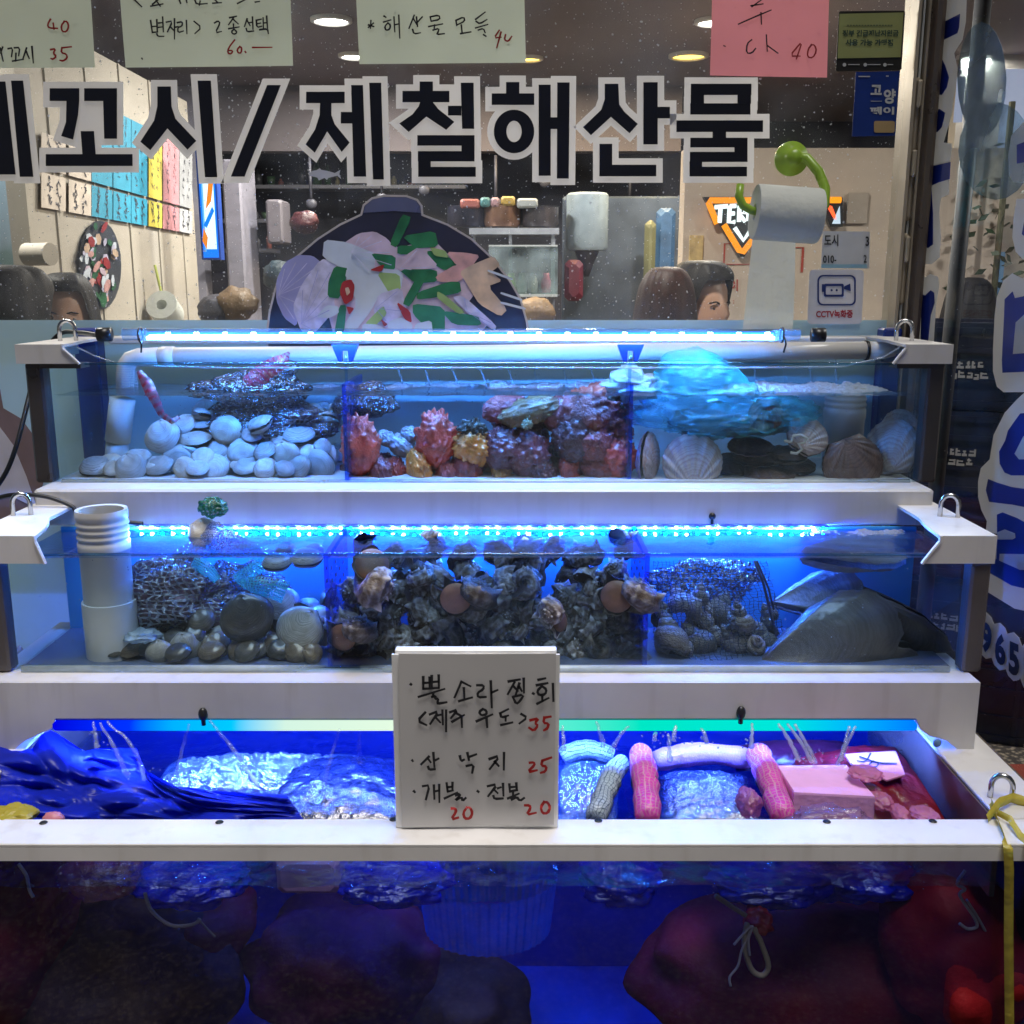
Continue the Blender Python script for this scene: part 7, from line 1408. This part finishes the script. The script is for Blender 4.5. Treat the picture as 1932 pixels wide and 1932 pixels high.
def cord(pts, zf_, Y, r_, mat, label):
    P_ = [atY(*zf_(*q), Y) for q in pts]; Q = [P_[0]]
    for i in range(len(P_) - 1):
        a_ = P_[max(0, i - 1)]; b_ = P_[i]; c_ = P_[i + 1]; d_ = P_[min(len(P_) - 1, i + 2)]
        for k in range(1, 6):
            t = k / 5; Q.append(.5 * ((2 * b_) + (c_ - a_) * t + (2 * a_ - 5 * b_ + 4 * c_ - d_) * t * t + (3 * b_ - a_ - 3 * c_ + d_) * t ** 3))
    m = MB(); m.tube(Q, r_, 7); tag(m.build('cord', mat, smooth=True), label, 'cord')
cord([(890, 320), (880, 400), (905, 490), (945, 515), (970, 480), (945, 400), (915, 335)], ZL2, 1.035, .0032, cordb, 'beige cord loop hanging from the bright red bag neck')
cord([(905, 340), (870, 420), (855, 480), (825, 520), (828, 555)], ZL2, 1.033, .0014, cordw, 'white cord end hanging from the bright red bag neck')
cord([(840, 400), (880, 355), (910, 330), (895, 380), (900, 440)], ZL2, 1.031, .0014, cordw, 'short white cord wound round the bright red bag neck')
cord([(770, 215), (830, 255), (885, 290)], ZL2, 1.04, .0028, cordb, 'beige cord leading up from the bright red bag neck')
cord([(1710, 120), (1680, 170), (1710, 190), (1690, 215), (1740, 290), (1755, 330), (1720, 340), (1690, 320)], ZL2, 1.03, .0018, cordw, 'crinkled white cord over the bright red net bag')
cord([(1715, 230), (1760, 300), (1795, 365)], ZL2, 1.03, .0016, cordw, 'straight white cord end over the bright red net bag')
cord([(545, 205), (570, 270), (640, 325), (720, 325), (755, 305)], ZL1, 1.04, .0020, cordw, 'white cord curving below the water line over the red bags')
cord([(745, 300), (780, 340), (810, 370)], ZL1, 1.04, .0012, cordw, 'thin white thread end over the red bags')
cord([(70, 95), (100, 140), (110, 190), (125, 220)], ZL1, 1.035, .0018, cordw, 'white cord at the left edge above the water line')
# things at the water line, seen through the glass above the water
bl_ = film('bag_blue', (.004, .02, .60), .95, .4, .2, .07, .4, 20, bump=.9, bscale=40)
for k, (px, py, rx, ry, Yd) in enumerate(((365, 1662, 105, 30, 1.10), (745, 1660, 105, 32, 1.12), (1170, 1655, 75, 34, 1.10), (1450, 1662, 110, 26, 1.11), (1600, 1650, 110, 34, 1.14))):
    lump(px, py, rx, ry, .05, Yd, 'plastic_bag', bl_, ['shiny blue plastic bag lump at the water line, leftmost under the rim', 'shiny blue bag lump right of the pink float end', 'folded blue bag lump under the price board side', 'flat blue bag lump at the water line before the red bag', 'tall blue bag lump left of the bright red bag'][k], 'plastic bag', amp=.25, sd=70 + k, fr=2.4, n=(70, 44))
m = MB(); a_, c_ = atY(518, 1622, 1.10), atY(642, 1690, 1.10); m.box(a_.x, c_.x, 1.10, 1.17, c_.z, a_.z, 0, .006); tag(m.build('pink_float', pm('float_violet', (.52, .28, .50), .5, var=.1)), 'square pink float showing under the rim at the water line', 'float')
lump(190, 1650, 70, 34, .04, 1.08, 'plastic_bag', film('bag_clear_red', (.35, .06, .10), .6, .5, .2, .2, .6, 30, bump=1.), 'reddish clear bag at the water line near the left edge', 'plastic bag', amp=.35, sd=81, n=(60, 40))
# ribbed blue basket
o = thing('ribbed_basket', tuple(atY(920, 1760, 1.13)), 'fluted blue plastic basket hanging in the middle of the lowest tank', 'basket'); m = MB(); c = atY(920, 1690, 1.17)
def bq(u, v): a = u * 6.283; r_ = .085 * (1 - .10 * v) * (1 + .02 * math.cos(a * 44)); return c + Vector((r_ * math.cos(a), .75 * r_ * math.sin(a), .03 - .075 * v))
m.grid(bq, 264, 6, cu=True); m.build('wall', film('basket_blue', (.01, .10, .40), .9, .5, .2, .15, .2, 20, bump=.1), o, True)
# loose bits on the rim
yel = film('strap_yellow', (.50, .40, .05), 1., .3, .35, .06, .2, 20, bump=.4, bscale=60)
hook(B, atZ(1888, 1508, RZ), ang=-.4)
o = thing('yellow_strap', tuple(atZ(1890, 1540, RZ)), 'yellow plastic strap tied to the hook at the right and hanging over the rim', 'strap')
def sseg(pts, wd): 
    s_ = strip('strap', pts, wd, yel, None, None); s_.location -= o.location; s_.parent = o; return s_
s_ = sseg([atZ(1868, 1512, RZ + .004), atZ(1878, 1535, RZ + .006), atZ(1888, 1560, RZ + .004), atZ(1898, 1588, RZ + .002), atY(1902, 1600, .985), atY(1904, 1640, .985), atY(1903, 1760, .988), atY(1905, 1960, .990)], [.008, .009, .010, .010, .010, .010, .010, .010])
s_ = sseg([atZ(1880, 1532, RZ + .008), atZ(1905, 1545, RZ + .007), atZ(1925, 1575, RZ + .003), atY(1945, 1600, .984), atY(1955, 1700, .986)], [.007, .008, .008, .008, .008])
s_ = sseg([atZ(1862, 1545, RZ + .004), atZ(1885, 1515, RZ + .010), atZ(1910, 1505, RZ + .008), atZ(1940, 1515, RZ + .004)], [.010, .014, .012, .012])
lump(25, 1537, 42, 13, .02, 1.06, 'yellow_wrap', yel, 'crumpled yellow plastic wrap on the rim at the left edge', 'plastic wrap', amp=.3, sd=90)
p = atY(101, 1545, 1.05); m = MB(); m.ball(p, (.012, .008, .008), 14, 10, lambda d: 1 + .2 * noise.noise(d * 3)); tag(m.build('pink_scrap', pm('scrap_flesh', (.5, .18, .22), .4), smooth=True), 'small pink scrap on the rim beside the yellow wrap', 'scrap')
# cables at the left
def cable(pts, r_, label):
    Q = []; P_ = [Vector(p) for p in pts]
    for i in range(len(P_) - 1):
        a_ = P_[max(0, i - 1)]; b_ = P_[i]; c_ = P_[i + 1]; d_ = P_[min(len(P_) - 1, i + 2)]
        for k in range(6):
            t = k / 6; Q.append(.5 * ((2 * b_) + (c_ - a_) * t + (2 * a_ - 5 * b_ + 4 * c_ - d_) * t * t + (3 * b_ - a_ - 3 * c_ + d_) * t ** 3))
    Q.append(P_[-1]); m = MB(); m.tube(Q, r_, 8); tag(m.build('cable', black, smooth=True), label, 'cable')
cable([atY(188, 633, 1.50), atY(150, 628, 1.60), atY(110, 632, 1.66), atY(70, 690, 1.64), atY(52, 760, 1.60), atY(28, 850, 1.56), atY(0, 910, 1.55), atY(-60, 980, 1.55)], .0036, 'black cable from the top lamp hanging down behind the left post')
cable([atY(-60, 960, 1.46), atY(0, 938, 1.42), atY(40, 933, 1.41), atY(90, 938, 1.41), atY(135, 955, 1.408), atY(155, 972, 1.405), atY(240, 985, 1.408), atY(270, 988, 1.41)], .0030, 'black cable arching to the diode strip of the middle tank')
# price board standing on the rim
ZS = zm(1100, 1850, 3.22)
YS = 1.022
bl0, br0 = atY(754, 1558, YS), atY(1046, 1552, YS); zt0 = atY(900, 1229, YS).z
o = thing('price_board', (.5 * (bl0.x + br0.x), YS, RZ), 'white price board with black handwriting and red prices, standing on the lowest rim', 'price board')
m = MB(); m.box(bl0.x - .004, br0.x + .004, YS + .0012, YS + .0045, RZ + .0008, zt0 - .004); m.box(bl0.x - .001, br0.x + .001, YS + .0048, YS + .016, RZ + .0008, zt0, 0, .001); m.build('holder', pm('acrylic_white', (.72, .71, .70), .25, coat=.4), o)
m = MB(); pw = lambda x, y, o_=0.: atY(*ZS(x, y), YS - o_)
cr_ = [pw(208, 188), pw(1690, 190), pw(1668, 1790), pw(240, 1822)]
def sq(u, v, o_=0.): p_ = (cr_[0] * (1 - u) + cr_[1] * u) * (1 - v) + (cr_[3] * (1 - u) + cr_[2] * u) * v; return p_ + Vector((0, -.0006 - o_ - .0008 * (math.sin(u * 4 + v * 3) + 1) - (.004 * max(0, v - .9) * (1 + math.sin(u * 9))), 0))
m.grid(sq, 30, 30); m.build('sheet', pm('board_paper', (.58, .56, .55), .6, var=.04, scale=5), o, True)
SGB = [[(320, 478), (328, 486)], [(440, 410), (440, 525)], [(500, 415), (500, 520)], [(440, 470), (500, 465)], [(440, 525), (585, 515)], [(520, 400), (520, 515)], [(585, 395), (588, 515)], [(525, 460), (585, 455)], [(395, 600), (640, 525)], [(535, 560), (530, 600)], [(520, 600), (560, 590), (550, 620), (580, 615), (575, 650), (570, 665), (660, 650)],
 [(800, 455), (735, 605)], [(795, 455), (885, 500)], [(822, 515), (828, 625)], [(775, 640), (900, 605)], [(945, 490), (1010, 490), (1005, 530), (950, 560), (955, 605), (1030, 600)], [(1075, 450), (1085, 700)], [(1080, 560), (1140, 535)],
 [(1240, 455), (1350, 435)], [(1300, 460), (1235, 575)], [(1290, 500), (1330, 545)], [(1345, 470), (1310, 580)], [(1385, 425), (1388, 560)], [(1340, 500), (1368, 545)], [(1280, 600), (1390, 575), (1350, 640), (1315, 668), (1285, 605)], [(1470, 565), (1482, 572)], [(1520, 440), (1590, 425)], [(1505, 490), (1610, 470)], [(1555, 500), (1510, 545), (1530, 585), (1590, 575), (1600, 530), (1560, 500)], [(1560, 590), (1560, 640)], [(1510, 665), (1620, 610)], [(1660, 475), (1665, 640)],
 [(460, 745), (385, 825), (470, 865)], [(500, 765), (590, 730), (505, 855)], [(555, 790), (600, 840)], [(570, 775), (615, 765)], [(620, 725), (625, 860)], [(655, 725), (655, 925)], [(690, 745), (770, 715), (700, 800)], [(735, 745), (800, 780)], [(710, 835), (825, 770)], [(800, 790), (805, 885)], [(1000, 715), (965, 740), (985, 775), (1035, 765), (1035, 730), (1000, 712)], [(940, 830), (1090, 765)], [(1035, 800), (1042, 885)], [(1160, 755), (1240, 715)], [(1165, 755), (1175, 795), (1240, 775)], [(1215, 790), (1215, 825)], [(1170, 865), (1280, 840)], [(1360, 760), (1420, 795), (1345, 850)],
 [(335, 1195), (343, 1205)], [(495, 1160), (420, 1235)], [(480, 1175), (510, 1215)], [(535, 1125), (545, 1260)], [(545, 1200), (585, 1180)], [(485, 1255), (495, 1285), (550, 1280)], [(785, 1155), (795, 1205), (825, 1190)], [(855, 1125), (870, 1195)], [(870, 1165), (940, 1140)], [(845, 1250), (915, 1235), (900, 1315)], [(1060, 1185), (1165, 1150), (1065, 1280)], [(1110, 1205), (1150, 1250)], [(1200, 1125), (1198, 1285)],
 [(350, 1485), (362, 1497)], [(435, 1440), (500, 1430), (465, 1565)], [(540, 1430), (545, 1560)], [(545, 1490), (590, 1480)], [(590, 1425), (592, 1590)], [(660, 1410), (670, 1490)], [(715, 1405), (715, 1480)], [(665, 1450), (715, 1445)], [(670, 1490), (720, 1480)], [(640, 1555), (760, 1500)], [(745, 1525), (790, 1510), (770, 1550), (735, 1580), (800, 1540), (810, 1580), (840, 1550)], [(950, 1485), (962, 1495)], [(1045, 1440), (1140, 1420), (1050, 1535)], [(1100, 1465), (1140, 1505)], [(1140, 1460), (1170, 1450)], [(1190, 1415), (1195, 1530)], [(1100, 1530), (1110, 1560), (1190, 1555)], [(1250, 1420), (1255, 1490)], [(1315, 1410), (1320, 1480)], [(1255, 1450), (1315, 1445)], [(1255, 1490), (1325, 1475)], [(1235, 1555), (1340, 1510)], [(1285, 1500), (1285, 1530)], [(1270, 1565), (1320, 1540), (1350, 1580), (1390, 1550)]]
SGR = [[(1445, 820), (1530, 800), (1490, 845), (1520, 870), (1480, 920), (1435, 890)], [(1580, 790), (1570, 845), (1620, 850), (1610, 895), (1575, 915)], [(1580, 795), (1640, 785)], [(1440, 1220), (1480, 1215), (1490, 1240), (1415, 1310), (1510, 1290)], [(1560, 1200), (1550, 1245), (1600, 1255), (1590, 1300), (1545, 1315)], [(1560, 1200), (1645, 1170)], [(705, 1650), (740, 1650), (750, 1680), (700, 1755), (770, 1735)], [(850, 1640), (815, 1690), (830, 1745), (880, 1745), (905, 1690), (880, 1640), (845, 1640)], [(1395, 1620), (1440, 1620), (1450, 1650), (1410, 1710), (1500, 1690)], [(1580, 1585), (1545, 1635), (1560, 1695), (1610, 1695), (1635, 1640), (1610, 1590), (1575, 1590)]]
for st_, mt, nm in ((SGB, ink, 'writing'), (SGR, inkred, 'price')):
    m = MB()
    for s_ in st_: ribbon(m, s_, 26 if nm == 'writing' else 27, lambda x, y: pw(x, y, .0052 if y < 1640 else .0068))
    m.build(nm, mt, o)
